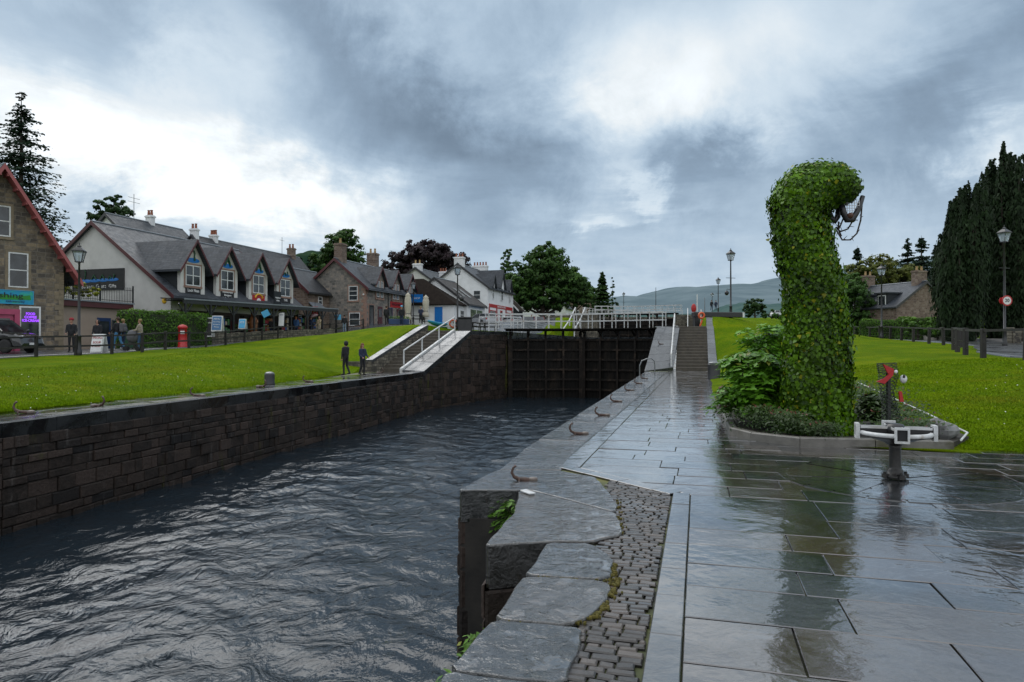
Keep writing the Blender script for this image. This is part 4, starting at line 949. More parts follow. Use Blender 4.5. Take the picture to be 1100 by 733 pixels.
# ---- houses behind the gift shops
bb=house('white_house','white house with a steep slate gable rising behind the cream gift shop roof','house',(-34,62,2),RZ,9,7,8.4,11.6,WHITE,SLATE,BLACK,over=.3)
window(bb,'gable',3.5,9.2,1.0,1.2,0)
chimney(bb,5,3.5,11,12.5,.5,.7,2,WHITE); 
mb=MB(); mb.beam((3,3.5,11.7),(3,3.5,14.2),.04,.04)
for z in (13.4,13.8): mb.beam((2.3,3.5,z),(3.7,3.5,z),.03,.03)
mb.build('aerial',GREY,bb)
bc=house('slate_roofed_house','long slate roofed house with two white chimneys behind the gift shops','house',(-29.5,70,2),RZ,19,8,6.6,10.9,HARL,SLATE2,None,over=.3)
chimney(bc,.3,4,10.2,11.8,.45,.8,2,WHITE); chimney(bc,3.2,4,10.2,11.6,.45,.8,3,WHITE); chimney(bc,17.5,4,10.5,12.1,.6,.9,2,RUB3)
mb=MB(); mb.beam((15.5,4,11),(15.5,4,13.2),.04,.04); mb.beam((15,4,12.8),(16,4,12.8),.03,.03); mb.build('aerial',GREY,bc)
window(bc,'front',16,8.2,.9,.9,-.0)
bl=house('link_cottage','small brown cottage with lead porch roof between gift shop and granite house','cottage',(-19.6,65.4,2.6),RZ,5.2,5,4.2,6.4,RUB3,SLATE2,RED,over=.3)
window(bl,'front',2.2,3.4,.7,.8,0); mb=MB(); mb.add([(0.2,-.9,2.3),(2.2,-.9,2.3),(2.2,0,3.1),(.2,0,3.1),(0.2,-.9,2.38),(2.2,-.9,2.38),(2.2,0,3.18),(.2,0,3.18)],[(0,3,2,1),(4,5,6,7),(0,1,5,4),(1,2,6,5),(2,3,7,6),(3,0,4,7)]); mb.build('porch_roof',LEAD,bl)
# ---- granite house
O6=(-14.6,68); z6=3.45
b6=house('granite_house','grey granite rubble house with maroon bargeboards, a buff chimney pot and three dormers','house',(*O6,z6),RZ,12.2,6.7,4.0,6.75,RUB2,SLATE,RED,over=.45,gover=.3)
window(b6,'gable',1.35,3.35,1.0,1.45,0,cols=1,rows=3,surround=QUOIN); window(b6,'gable',1.2,.75,1.2,1.3,0,surround=QUOIN,cols=1)
quoins(b6,0,0,0,3.9,QUOIN,.3,1,1); quoins(b6,0,6.7,0,3.9,QUOIN,.3,1,-1)
for i,x in enumerate((2.95,6.7,10.4)):
    d=dormer(b6,x,2.0,3.5,4.75,6.15,0,3.2,RUB2,SLATE,RED,HARLD,over=.35,yf=-.03)
    for dx in (-.42,.42): window(d,'front',x+dx,3.95,.62,1.65,-.045,pm=PANECURT,surround=None,rows=2)
    mb=MB(face('front',x,3.95,-.045)); mb.box(-.1,.1,-.95,.95,-.02,.06); mb.box(-.95,-.74,-.95,.95,-.02,.03); mb.box(.74,.95,-.95,.95,-.02,.03); mb.box(-.95,.95,-1.1,-.953,-.02,.07); mb.build('window_surround',QUOIN,d)
for x in (4.85,8.55):
    mb=MB(); mb.tube([(x,-.1,0),(x,-.1,3.8)],.05,6); mb.build('downpipe',BLACK,b6)
signboard(b6,'front',6.9,2.55,2.9,.62,0,SIGNRED,[('THE BOATHOUSE',0,.34,2.5)],BLACKT)
window(b6,'front',1.2,1.1,1.0,2.2,0,surround=QUOIN,cols=1,rows=1,fm=BLACK); door(b6,'front',3.1,0,.95,2.15,0,RED); window(b6,'front',5.4,1.2,1.1,1.9,0,surround=QUOIN,fm=NAVY); door(b6,'front',7.5,0,.95,2.1,0,RED); window(b6,'front',9.8,1.2,1.1,1.5,0,surround=QUOIN)
chimney(b6,.9,3.35,6.4,8.55,.95,.9,1,RUB3,BUFFPOT); chimney(b6,9.5,4.2,6.0,8.7,.9,1.1,2,RUB3,BUFFPOT)
mb=MB(face('gable',.2,3.2,0)); mb.ellip((0,0,.05),(.1,.1,.08),8,6); mb.build('gable_lamp',WPAINT,b6)
# ---- hip-roofed low white building with the blue door
b7=empty('low_white_building','',0) if False else empty('low_white_building',(*at(488,329,77)[:2],4.0),RZ,'low white building with a brown hipped roof, blue door and blue hanging sign','building')
W7=11; L7=6; he=2.15
mb=MB(); mb.box(0,L7,0,W7,-1.5,he); mb.build('wall',WHITE,b7)
mb=MB(); o=.35; vs=[(-o,-o,he),(L7+o,-o,he),(L7+o,W7+o,he),(-o,W7+o,he),(L7*.55,5.2,he+3.4),(L7*.55,8.5,he+3.4),(-o,-o,he+.1),(L7+o,-o,he+.1),(L7+o,W7+o,he+.1),(-o,W7+o,he+.1)]
mb.add(vs,[(3,2,1,0),(0,1,7,6),(1,2,8,7),(2,3,9,8),(3,0,6,9),(6,7,4),(7,8,5,4),(8,9,5),(9,6,4,5)]); mb.build('roof',mat('dark_brown_roof',(.012,.009,.008),(.022,.017,.014),3,.9,spec=.05,bump=.3),b7)
door(b7,'gable',1.9,.0,.95,1.95,0,BLUEP,False); window(b7,'gable',3.9,1.05,.8,1.2,0,rows=1); window(b7,'gable',6.2,1.05,1.5,1.2,0,cols=2,rows=1,fm=BLUEP); window(b7,'front',2.5,1.1,1.2,1.1,0)
M=face('gable',4.2,2.9,-.9); mb=MB(M); mb.box(-.75,.75,-.45,.45,0,.08); mb.beam((0,.0,0),(0,0,-.9),.06,.06); s=mb.build('sign',BLUEP,b7); lettering(s,M@Matrix.Translation((0,0,.082)),'SHOP',.3,WTXT,wid=.9)
# ---- white gable house with long brown roof
O8=at(502,343,80); b8=house('white_gable_shop','white gabled shop with a long brown roof, skylights and a pale blue shop front','house',(O8[0],80,4.2),RZ,6.4,8.2,2.25,5.3,WHITE,SLATE3,BLACK,over=.25,gover=.2)
for x in (1.8,3.9):
    mb=MB(); y0,y1=1.0,2.4; z=lambda y:2.25+y*3.05/4.1+.22; mb.add([(x-.35,y0,z(y0)),(x+.35,y0,z(y0)),(x+.35,y1,z(y1)),(x-.35,y1,z(y1)),(x-.35,y0,z(y0)+.06),(x+.35,y0,z(y0)+.06),(x+.35,y1,z(y1)+.06),(x-.35,y1,z(y1)+.06)],[(0,3,2,1),(4,5,6,7),(0,1,5,4),(1,2,6,5),(2,3,7,6),(3,0,4,7)]); mb.build('skylight',PANECURT,b8)
shopwin(b8,'front',3.2,1.0,4.6,1.5,0,cols=2,pm=glass_mat('green_lit_glass',(.06,.07,.035))); signboard(b8,'front',3.2,2.05,5.2,.42,0,mat('pale_blue_board',(.45,.52,.62)),[('ICE CREAM & COFFEE',0,.24,3.2)],BLUEP)
# ---- white two-storey house with red shop front
O9=at(524,349,90); z9=4.35
b9=house('white_two_storey_house','tall white two storey house with red shop front and rows of red chimney pots','house',(O9[0],90,z9),RZ,12,8.4,4.9,8.0,WHITE,SLATE,BLACK,over=.3,gover=.25)
window(b9,'gable',1.5,3.9,1.0,1.2,0,surround=None)
chimney(b9,.6,4.2,7.4,9.1,.7,1.3,3,WHITE); chimney(b9,9.2,4.2,7.3,8.9,.8,2.2,5,WHITE)
for i,(x,w,za) in enumerate(((2.2,1.1,6.7),(6.2,1.9,7.6),(10,1.1,6.6))):
    d=dormer(b9,x,w,4.2,5.5 if w<1.5 else 5.6,za,0,3.6,WHITE,SLATE,BLACK,None,over=.28,yf=-.05); window(d,'front',x,4.35,w*.5,1.7,-.06,pm=PANECURT)
signboard(b9,'front',6,2.55,11,.45,0,SIGNRED,[('GROCERY & GIFTS',0,.3,4)])
mb=MB(face('front',6,1.2,0)); 
for x in (-5.5,-2.2,2.2,5.3): mb.box(x-.18,x+.18,-1.3,1.1,-.02,.1)
mb.build('shopfront_pillars',PINKB,b9)
for x in (2.1,9.7): shopwin(b9,'front',x,1.1,2.6,1.7,0,SIGNRED,PANECURT,2)
door(b9,'front',6,0,1.0,2.1,0,SIGNRED)
# cream gable behind, with chimney
bd=house('cream_house','cream gabled house with a wide chimney behind the low white building','house',(*at(476,320,96)[:2],4.5),RZ,8,8.5,5.1,8.0,HARL,SLATE2,BLACK,over=.25); chimney(bd,.7,4.2,7.4,8.8,.6,1.3,2,WHITE,BUFFPOT); chimney(bd,6.5,2.6,6.2,8.2,.6,1.2,3,WHITE,CHPOT)
be=house('white_cottage','small white cottage with a dark roof under the big tree past the locks','cottage',(*at(608,343,150)[:2],6.5),RZ,9,11,3.4,9.2,WHITE,SLATE2,BLACK,over=.3); window(be,'gable',3,2,1.2,1.2); door(be,'front',4,0,1,2,0,NAVY)
bf=house('brown_house','small brown stone house with a chimney right of the white cottage','house',(*at(643,343,170)[:2],6.6),RZ,9,8,5.2,8.2,RUB3,SLATE2,BLACK,over=.3); chimney(bf,1,4,7.6,10.2,1,1.6,2,RUB3); window(bf,'gable',2,3,1.2,1.4); window(bf,'gable',5.5,3,1.2,1.4)
bs=house('timber_kiosk','small dark gabled kiosk beside the white two storey house','kiosk',(*at(556,344,104)[:2],4.8),RZ,3,3.6,2.2,4.0,HARLD,SLATE3,WPAINT,over=.2); window(bs,'gable',1.8,1.5,1.0,1.0)
# ---- cottage on the right bank
dr=Vector((-.35,.9367)); RC=math.atan2(-.35,.94)
zc=2.6; CA=(45.05,80)
# local frame: x along (-.35,.94); its left side y is (-.94,-.35): mirror by starting from the far right corner
CO=(CA[0]+.9367*9.4,CA[1]+.35*9.4)
bc2=house('stone_cottage','red brown stone cottage with dark slate roof behind clipped hedges on the right','cottage',(CO[0],CO[1],zc),math.atan2(.9367,-.35),9.0,9.4,3.55,6.5,RUB3,SLATE,BLACK,over=.35,gover=.25)
chimney(bc2,.8,4.7,6.1,8.0,.8,1.6,2,RUB3,BUFFPOT); chimney(bc2,8.2,4.7,6.1,8.1,.8,1.6,2,RUB3,BUFFPOT)
for x in (2.2,5.6):
    mb=MB(); mb.box(x-.75,x+.75,7.2,9.1,3.3,5.2); d=mb.build('dormer',HARLD,bc2)
    r2=MB(); r2.box(x-.95,x+.95,5.6,9.35,5.203,5.35); r2.build('dormer_roof',SLATE,d); w2=MB(); w2.box(x-.55,x+.55,9.1,9.16,3.7,5.0); w2.build('window',WPAINT,d); w3=MB(); w3.box(x-.45,x+.45,9.14,9.18,3.8,4.9); w3.build('pane',PANE,d)
# ------------------------------------------------------------------ lock: stairs, ramps, gates
STEP=mat('wet_step_stone',(.035,.028,.020),(.075,.062,.045),5,.35,.6,bump=.5,bscale=30)
def stair(name,label,L0,R0,L1,R1,h,n,zb,side=-3.0):
    """L0,R0 bottom left/right corners; L1,R1 top corners"""
    r=empty(name,(L0[0],L0[1],zb),0,label,'steps'); 
    for i in range(n):
        t0=i/n; t1=(i+1)/n; g=lambda A,B,t:(A[0]+(B[0]-A[0])*t,A[1]+(B[1]-A[1])*t)
        mb=MB(); mb.prism(ccw([g(L0,L1,t0),g(R0,R1,t0),g(R0,R1,t1+.002),g(L0,L1,t1+.002)]),zb-.3,zb+h*t1,bev=.015,tint=random.random()); mb.build('step',STEP,r,world=True)
    return r
def rail(name,label,pts,zf,h,m=WRAIL,r=.04,mid=False,post=1.6,cat='handrail',group=None,balusters=False,parent=None,curl=True):
    o=parent or empty(name,(pts[0][0],pts[0][1],zf(*pts[0])),0,label,cat,group)
    P=[]
    for k in range(len(pts)-1):
        a=Vector(pts[k]); b=Vector(pts[k+1]); n=max(1,round((b-a).length/post))
        for i in range(n+(k==len(pts)-2)): P.append(a+(b-a)*i/n)
    Q=[Vector((p.x,p.y,zf(p.x,p.y))) for p in P]
    mb=MB(); top=[q+Vector((0,0,h)) for q in Q]; mb.tube(top,r,8); mb.build('top_rail',m,o,world=True)
    if mid: mb=MB(); mb.tube([q+Vector((0,0,h*.52)) for q in Q],r*.85,6); mb.build('middle_rail',m,o,world=True)
    for q in Q: mb=MB(); mb.tube([q,q+Vector((0,0,h))],r*.95,8); mb.build('post',m,o,world=True)
    return o
zsR=lambda x,y: 2.95*min(1,max(0,(y-43.4)/6.1))
zsL=lambda x,y: 2.6*min(1,max(0,(y-42.0)/5.5))
stair('stone_steps','wet stone steps climbing beside the white rail at the end of the right quay',(10.4,43.45),(12.42,43.1),(12.03,49.5),(13.95,49.0),2.95,15,0)
stair('stone_steps','wet stone steps climbing beside the sloping wall on the left towpath',(-8.2,42.1),(-6.95,42.0),(-5.75,47.6),(-4.12,47.5),2.6,13,0)
# ramp copings
def ramp(mb,O0,I0,O1,I1,zf,n,th=.3,over=.0):
    for i in range(n):
        t0=(i+.006)/n; t1=(i+.994)/n; g=lambda A,B,t:(A[0]+(B[0]-A[0])*t,A[1]+(B[1]-A[1])*t)
        mb.prism(ccw([g(O0,O1,t0),g(I0,I1,t0),g(I0,I1,t1),g(O0,O1,t1)]),lambda x,y:zf(x,y)-th,zf,bev=.015,tint=random.random())
LIT=wet_stone('pale_wet_coping',(.040,.045,.052),(.072,.078,.086),None,r0=.2,r1=.45,bmp=.5,spec=.6,coat=.3)
o=empty('lock_wing',(8.35,42.8,0),0,'sloping stone wing of the lock between the gate and the right hand steps','wall')
mb=MB(); ramp(mb,(8.3,42.75),(10.2,43.2),(10.28,48.55),(11.85,48.3),zwR,6); mb.prism(ccw([(10.28,48.6),(11.85,48.35),(12.0,49.4),(10.3,49.2)]),2.6,2.95,bev=.02); mb.build('sloping_coping',LIT,o,world=True)
mb=MB(); mb.prism(ccw([(8.35,42.9),(10.2,43.3),(12.0,49.5),(10.35,49.2)]),-2.5,lambda x,y:zwR(x,y)-.28); mb.build('core',CWALL,o,world=True)
mb=MB(); ramp(mb,(10.22,43.3),(10.38,43.3),(11.87,49.4),(12.02,49.4),lambda x,y:zsR(x,y)+.12,1,.5); mb.build('stringer',WRAIL,o,world=True)
rail('handrail','white tubular handrail beside the right hand stone steps',[(10.1,43.3),(11.75,49.3)],zsR,1.0,r=.05,post=1.9)
o=empty('lock_wing',(-5.4,42,0),0,'sloping stone wing of the lock to the right of the left hand steps','wall')
mb=MB(); ramp(mb,(-5.40,41.9),(-6.75,42.05),(-2.86,47.5),(-3.95,47.5),zwL,5); mb.build('sloping_coping',LIT,o,world=True)
mb=MB(); mb.prism(ccw([(-5.5,42),(-6.9,42.1),(-4.1,47.5),(-3.0,47.5)]),-2.5,lambda x,y:zwL(x,y)-.28); mb.build('core',CWALL,o,world=True)
mb=MB(); ramp(mb,(-6.94,42.0),(-6.78,42.0),(-4.12,47.5),(-3.96,47.5),lambda x,y:zwL(x,y)+.12,1,.5); mb.build('stringer',WRAIL,o,world=True)
rail('handrail','white tubular handrail up the sloping wing beside the left hand steps',[(-6.75,42.6),(-4.0,47.6)],zwL,.95,r=.05,post=2.2)
# side walls of the steps
o=empty('sloping_wall',(13,43.4,0),0,'pale stone capped wall sloping up between the right hand steps and the lawn','wall')
zq=lambda x,y:.42+3.28*min(1,max(0,(y-43.3)/7.7))
mb=MB(); ramp(mb,(12.45,43.3),(13.0,43.2),(14.5,51),(14.97,50.9),zq,10,.18); mb.build('cap',LIT,o,world=True)
mb=MB(); mb.prism(ccw([(12.46,43.32),(12.98,43.22),(14.94,50.9),(14.5,51)]),-.4,lambda x,y:zq(x,y)-.15); mb.build('masonry',RUBW,o,world=True)
o=empty('sloping_wall',(-8.7,41.5,0),0,'pale stone capped rubble wall sloping up beside the left hand steps','wall')
zp=lambda x,y:.72+2.3*min(1,max(0,(y-41.2)/6.0))
mb=MB(); ramp(mb,(-8.85,41.2),(-8.42,41.2),(-6.25,47.4),(-5.8,47.3),zp,7,.16); mb.build('cap',LIT,o,world=True)
mb=MB(); mb.prism(ccw([(-8.83,41.22),(-8.44,41.22),(-5.83,47.3),(-6.23,47.4)]),-.4,lambda x,y:zp(x,y)-.14); mb.prism(ccw([(-10.0,41.0),(-8.45,41.0),(-8.45,41.2),(-10,41.4)]),-.3,.62); mb.build('masonry',RUBW,o,world=True)
# lock sides
ch0=lambda t:(-.35+.2628*t,51.8+.9648*t); ch1=lambda t:(10.35+.2628*t,49.05+.9648*t)
mb=MB()
mb.prism(ccw([(-2.86,47.55),(-3.95,47.55),(-6.1,47.6),(-6.3,49.5),(-4.9,51.9),(-1.8,55),(8.7,99),ch0(48)[:2],(-.35,51.8),(-1.6,49.8)]),-2.8,lambda x,y:2.62,tint=.5)
mb.prism(ccw([(10.38,49.1),(12.0,49.5),(15.0,49.8),(16.0,54),(27,99),(23,98.2)]),-2.8,2.95)
tag(mb.build('lockside_paving',LIT),kind='structure')
mb=MB(); mb.prism(ccw([ch0(48),(8.7,99),(5,101),(9,118),(30,180),(60,180),(30,98),(26.9,97.6),(22.99,96.9),ch1(50),ch1(58),ch0(56)]),-2.0,5.95); 
o=empty('upper_lock_wall',(12,99,2.6),0,'dark stone wall of the upper lock behind the white railings','wall'); mb.build('masonry',RUBW,o,world=True)
GATE=mat('wet_black_gate_timber',(.003,.0028,.0025),(.007,.006,.005),4,.45,.7,bump=.6,bscale=9,stretch=(1,1,.3),c3=(.016,.012,.009),spec=.15); RIB=mat('gate_beam_rusty',(.006,.005,.004),(.014,.010,.008),6,.5,.75,bump=.5,c3=(.04,.028,.02),spec=.2)
def leaf(P,Q,s,zb,zt,ztop,label,rails=True):
    P=Vector(P);Q=Vector(Q); L=(Q-P).length; r=empty('lock_gate',(P.x,P.y,zb),math.atan2(Q.y-P.y,Q.x-P.x),label,'lock gate','timber lock gates'); H=zt-zb; HT=ztop-zb
    mb=MB(); n=20
    for i in range(n): mb.box(L*i/n+.006,L*(i+1)/n-.006,-.06,.06,0,H,tint=random.random())
    mb.build('planking',GATE,r)
    for z in np.linspace(.5,H-.05,7): mb=MB(); mb.box(.02,L-.02,*sorted((s*.062,s*.24)),z-.07,z+.07); mb.build('beam',RIB,r)
    for x in np.linspace(.17,L-.17,5):
        mb=MB(); k=.16 if x<.3 or x>L-.3 else .07; mb.box(x-k,x+k,*sorted((s*.245,s*.30)),0,H); mb.box(x-.09,x+.09,-.1,.1,H+.002,HT-.13); mb.build('post',RIB,r)
    mb=MB(); mb.box(-.2,L,-.16,.16,HT-.12,HT+.06); mb.build('top_beam',GATE,r)
    mb=MB(); mb.box(-.3,L+.05,*sorted((s*.165,s*.95)),HT+.0,HT+.07); 
    for x in np.linspace(.3,L-.3,5): mb.beam((x,s*.2,HT-.45),(x,s*.9,HT-.02),.08,.1)
    mb.build('walkway',GATE,r)
    if rails:
        for y in (s*.92,s*.2):
            mb=MB(); mb.beam((-.8,y,HT+1.15),(L+.1,y,HT+1.15),.07,.08); mb.beam((-.8,y,HT+.62),(L+.1,y,HT+.62),.045,.06); mb.build('hand_rail',WRAIL,r)
            for x in np.arange(-.75,L+.1,.95): mb=MB(); mb.beam((x,y,HT+.07),(x,y,HT+1.15),.05,.05); mb.build('rail_post',WRAIL,r)
    return r
M1=(5.4,52.1)
gl=leaf((-.30,51.9),M1,-1,-3.0,2.05,2.78,'lower black timber lock gate leaf with white railings on the left side of the lock')
gr_=leaf((10.4,49.1),M1,1,-3.0,2.05,2.78,'lower black timber lock gate leaf with white railings beside the right hand wing')
for g,lab in ((gl,'upper black timber lock gate leaf behind, on the left side'),(gr_,'upper black timber lock gate leaf behind, on the right side')):
    c=copy_tree(g); c.location=(g.location.x+.2628*50,g.location.y+.9648*50,g.location.z+3.35); c['label']=lab
rail('railing','white railing on the left lockside beside the gate with picnic tables behind',[(-1.7,50.2),(-.75,52.0)],lambda x,y:2.62,1.3,mid=True,post=1.0,cat='railing')
rail('railing','white railing along the far side of the left lock plaza',[(-2.6,54.2),(.1,54.0),(.8,56)],lambda x,y:2.62,1.2,mid=True,post=1.1,cat='railing')
zs2=lambda x,y:2.65+3.3*min(1,max(0,(y-93)/6))
rail('stair_railing','nearer of two white sloping stair rails at the upper left lockside',[(6.9,92),(9.2,99)],zs2,1.1,r=.09,post=3.5)
rail('stair_railing','farther of two white sloping stair rails at the upper left lockside',[(8.4,92),(10.6,99)],zs2,1.1,r=.09,post=3.5)
rail('railing','white railing across the upper left lockside beyond the sloping stair rails',[(10.5,101),(13,106),(20,112)],lambda x,y:5.97,1.2,mid=True,post=1.5,cat='railing')
rail('railing','long pale railing farthest away along the top of the upper lock',[(14,125),(27,128),(31,124)],lambda x,y:6.6,1.3,mid=True,post=1.6,cat='railing')
stair('stone_steps','second flight of stone steps farther up beside the upper lock',(24.3,94),(26.2,93.5),(25.6,99),(27.4,98.5),3.0,14,2.95)
rail('handrail','white handrail of the second flight of steps beside the upper lock',[(24.2,94),(25.5,99)],lambda x,y:2.95+3*min(1,max(0,(y-94)/5)),1.0,r=.06,post=2.4)
# grey hoop of the ladder
o=empty('ladder_hoop',(7.55,38.2,0),0,'grey steel ladder hoop standing on the quay edge near the steps','ladder'); mb=MB(Matrix.Translation((7.55,38.2,0))@Matrix.Rotation(.1,4,'Z'))
mb.tube([(-.42,0,-.3),(-.42,0,.45),(-.3,0,.72),(0,0,.84),(.25,0,.86),(.42,0,.72),(.45,0,.5),(.45,0,0)],.035,8); mb.build('hoop',GREY,o,world=True)
mb=MB(Matrix.Translation((7.55,38.2,0)))
for z in (-.3,-.6,-.9,-1.2,-1.5): mb.tube([(-.4,-.05,z),(-.4,.45,z)],.02,6)
mb.build('rung',GREY,o,world=True)
# black balance beam and lifebuoys at the top of the steps
o=empty('balance_beam',(14.2,51.5,2.95),.15,'long black timber balance beam with a white end on the bank above the steps','beam')
mb=MB(); mb.bbox(-.6,3.3,-.25,.25,.75,1.15,b=.04); mb.build('beam',BLACK,o); mb=MB(); mb.box(3.302,3.45,-.24,.24,.76,1.14); mb.build('beam_end',WPAINT,o); mb=MB(); mb.box(-.5,-.1,-.2,.2,-.1,.76); mb.build('pivot_post',BLACK,o)
o=empty('lifebuoy',(14.05,50.6,2.95),0,'orange lifebuoy hung on a post at the top of the right hand steps','lifebuoy'); mb=MB(); mb.box(-.04,.04,.1,.16,0,1.3); mb.build('post',WPAINT,o)
mb=MB(); mb.tube([(.2*math.cos(2*PI*i/20),0,.85+.2*math.sin(2*PI*i/20)) for i in range(21)],.075,8); mb.tube([(.05,0,.5),(-.1,-.05,.1),(-.05,-.05,-.3),(-.25,-.1,-.9)],.07,6); mb.build('ring',ORANGE,o)
o=empty('lifebuoy',(26.6,98,5.9),0,'small red lifebuoy case on a white post beyond the upper lock','lifebuoy'); mb=MB(); mb.box(-.06,.06,0,.1,0,3.0); mb.build('post',WPAINT,o); mb=MB(); mb.ellip((-.5,0,1.0),(.38,.2,.65),12,8); mb.build('case',SIGNRED,o)
# ------------------------------------------------------------------ mooring hooks, bollards
def hook(x,y,rz,sc_,label):
    o=empty('mooring_hook',(x,y,0),rz,label,'mooring hook','iron mooring hooks along the quays'); S=sc_
    mb=MB(); mb.smooth=True; mb.tube([(.28*S,0,.0),(.12*S,0,.03*S),(-.06*S,0,.045*S),(-.17*S,0,.10*S),(-.22*S,0,.19*S),(-.19*S,0,.29*S),(-.13*S,0,.34*S)],[.055*S,.05*S,.045*S,.038*S,.03*S,.026*S,.03*S],10); mb.build('horn',RUST,o)
    mb=MB(); mb.smooth=True; mb.lathe([(.10*S,-.01),(.10*S,.05*S),(.085*S,.075*S),(.03*S,.085*S)],(.24*S,0,0),12); mb.build('boss',mat('worn_iron_boss',(.16,.13,.11),(.08,.06,.05),20,.4,bump=.4) if 'worn_iron_boss' not in bpy.data.materials else bpy.data.materials['worn_iron_boss'],o)
    mb=MB(); mb.tube([(-.07*S,-.09*S,0),(-.07*S,-.05*S,.06*S),(-.07*S,.05*S,.06*S),(-.07*S,.09*S,0)],.022*S,6); mb.build('staple',RUST,o)
    return o
nb=['nearest rusty mooring hook, by the cobbles at the corner of the right quay','second nearest mooring hook on the right quay edge, beside the long coping slabs','third mooring hook along the right quay, counted from the corner','fourth mooring hook along the right quay, counted from the corner','fifth mooring hook along the right quay, counted from the corner','sixth mooring hook along the right quay, just before the ladder hoop','mooring hook between the ladder hoop and the foot of the right lock wing','mooring hook half way up the sloping coping of the right lock wing']
for i,(px,py) in enumerate(((558,517),(618,467),(644,447),(659.5,432),(674,420),(684,412.5),(690.5,407))):
    x,y=gnd(px,py); hook(x+.03,y,.1,.62 if i else .55,nb[i])
h=hook(10.0,46,.3,.7,nb[7]); h.location.z=zwR(10,46)
nl=['mooring hook at the left end of the left towpath','second mooring hook from the left on the left towpath','large two horned mooring hook in the middle of the left towpath','mooring hook on the left towpath beside the squat bollard','mooring hook on the left towpath between the bollard and the two people','mooring hook on the left towpath just right of the two people']
for i,(px,py) in enumerate(((24,444),(107,437),(211,426),(282,416),(330,410.5),(409,401))):
    x,y=gnd(px,py); hook(x,y,2.8 if i%2 else .2,.8,nl[i])
def bollard(x,y,z,label,r=.3,h=.72):
    o=empty('bollard',(x,y,z),0,label,'bollard'); mb=MB(); mb.smooth=True; mb.lathe([(r*1.05,-.1),(r*1.05,.04),(r*.98,.08),(r,h*.9),(r*.97,h)],n=20); mb.build('body',BLACK,o)
    mb=MB(); mb.smooth=True; mb.lathe([(r*.98,h+.002),(r*.9,h+.05),(r*.5,h+.09),(.02,h+.10)],n=20); mb.build('cap',GREY if r<.3 else WPAINT,o); return o
x,y=gnd(768.5,408); bollard(x+.02,y+.3,0,'black cylindrical bollard with a pale top at the edge of the right lawn',.29,.74)
x,y=gnd(285,414); bollard(x,y+.5,0,'squat dark bollard with a grey cap on the left towpath',.2,.42)
# small white plate on the pier
o=MB(Matrix.Translation((.17,7.32,.02))@Matrix.Rotation(.5,4,'Z')); o.bbox(-.04,.04,-.10,.10,0,.018,b=.005); o=o.build('marker_plate',WRAIL); tag(o,'small white marker plate with two bolt holes on the pier edge','plate')

# ------------------------------------------------------------------ capstan
o=empty('capstan',(CX,CY,.02),0,'white and black hand capstan with four square sockets standing on the wet paving','capstan')
mb=MB(); mb.smooth=True; mb.lathe([(.135,0),(.135,.03),(.11,.035),(.105,.09),(.082,.11),(.076,.14),(.074,.36),(.085,.40)],n=20); mb.build('column',IRON,o)
mb=MB(); mb.box(-.17,.17,-.035,.035,.0,.05); mb.box(-.035,.035,-.17,.17,.0,.051)
for a in range(4): mb.lathe([(.022,0),(.022,.075)],(.145*math.cos(a*PI/2),.145*math.sin(a*PI/2),0),6)
mb.build('base_lugs',IRON,o)
mb=MB(); mb.smooth=True; mb.lathe([(.09,.39),(.14,.42),(.30,.47),(.43,.50),(.44,.505),(.30,.51),(.05,.51)],n=28); mb.build('underside_cone',IRON,o)
mb=MB(); mb.smooth=True; n=56; vs=[];fs=[]
for i in range(n):
    a=2*PI*i/n
    for r_,z in ((.415,.512),(.452,.512),(.460,.53),(.452,.556),(.415,.558),(.408,.53)): vs.append((r_*math.cos(a),r_*math.sin(a),z))
for i in range(n):
    for j in range(6): fs.append((i*6+j,((i+1)%n)*6+j,((i+1)%n)*6+(j+1)%6,i*6+(j+1)%6))
mb.add(vs,fs); mb.build('rim',WRAIL,o)
for k in range(4):
    A=Matrix.Rotation(-1.908+k*PI/2,4,'Z'); mb=MB(A); mb.box(.10,.455,-.062,.062,.495,.60); arm=mb.build('arm',BLACK,o)
    mb=MB(A); mb.box(.10,.44,-.07,-.062,.585,.612); mb.box(.10,.44,.062,.07,.585,.612); mb.build('arm_edge',WRAIL,arm)
    mb=MB(A); q=.088; w_=.026
    mb.box(.45,.50,-q,q,.46,.46+w_); mb.box(.45,.50,-q,q,.64-w_,.64); mb.box(.45,.50,-q,-q+w_,.46+w_,.64-w_); mb.box(.45,.50,q-w_,q,.46+w_,.64-w_); mb.build('socket_frame',WRAIL,arm)
    mb=MB(A); mb.box(.44,.47,-q+w_,q-w_,.46+w_,.64-w_); mb.build('socket_hole',BLACKM,arm)
mb=MB(); mb.smooth=True; mb.lathe([(.13,.51),(.13,.60),(.10,.64),(.03,.65)],n=16); mb.build('hub',BLACK,o)

o.scale=(.86,.86,1)
# ------------------------------------------------------------------ planter
PL=[(3.87,12.15),(4.0,11.45),(4.55,10.8),(5.65,10.62),(6.75,10.42),(7.55,11.2),(8.6,14.3),(10.6,20.9),(8.2,22.5),(6.2,20.3),(4.93,16.3)]
SOIL=mat('dark_soil',(.012,.010,.007),(.035,.028,.018),9,.8,bump=.8,bscale=30); KERB=mat('weathered_kerb',(.10,.095,.085),(.17,.16,.145),5,.45,bump=.6,bscale=25,c3=(.06,.055,.03))
mb=MB(); mb.prism(ccw(inset(ccw(PL),.05)),-.1,lambda x,y:.10+max(0,(y-14)*.02)); tag(mb.build('planter_soil',SOIL),kind='structure')
o=empty('planter_kerb',(4.55,10.8,0),0,'weathered stone kerb around the front of the ivy planter','kerb')
kp=[(5.1,17.2),(4.93,16.3),(4.4,14.2),(3.87,12.15),(4.0,11.45),(4.55,10.8),(5.65,10.62),(6.75,10.42)]
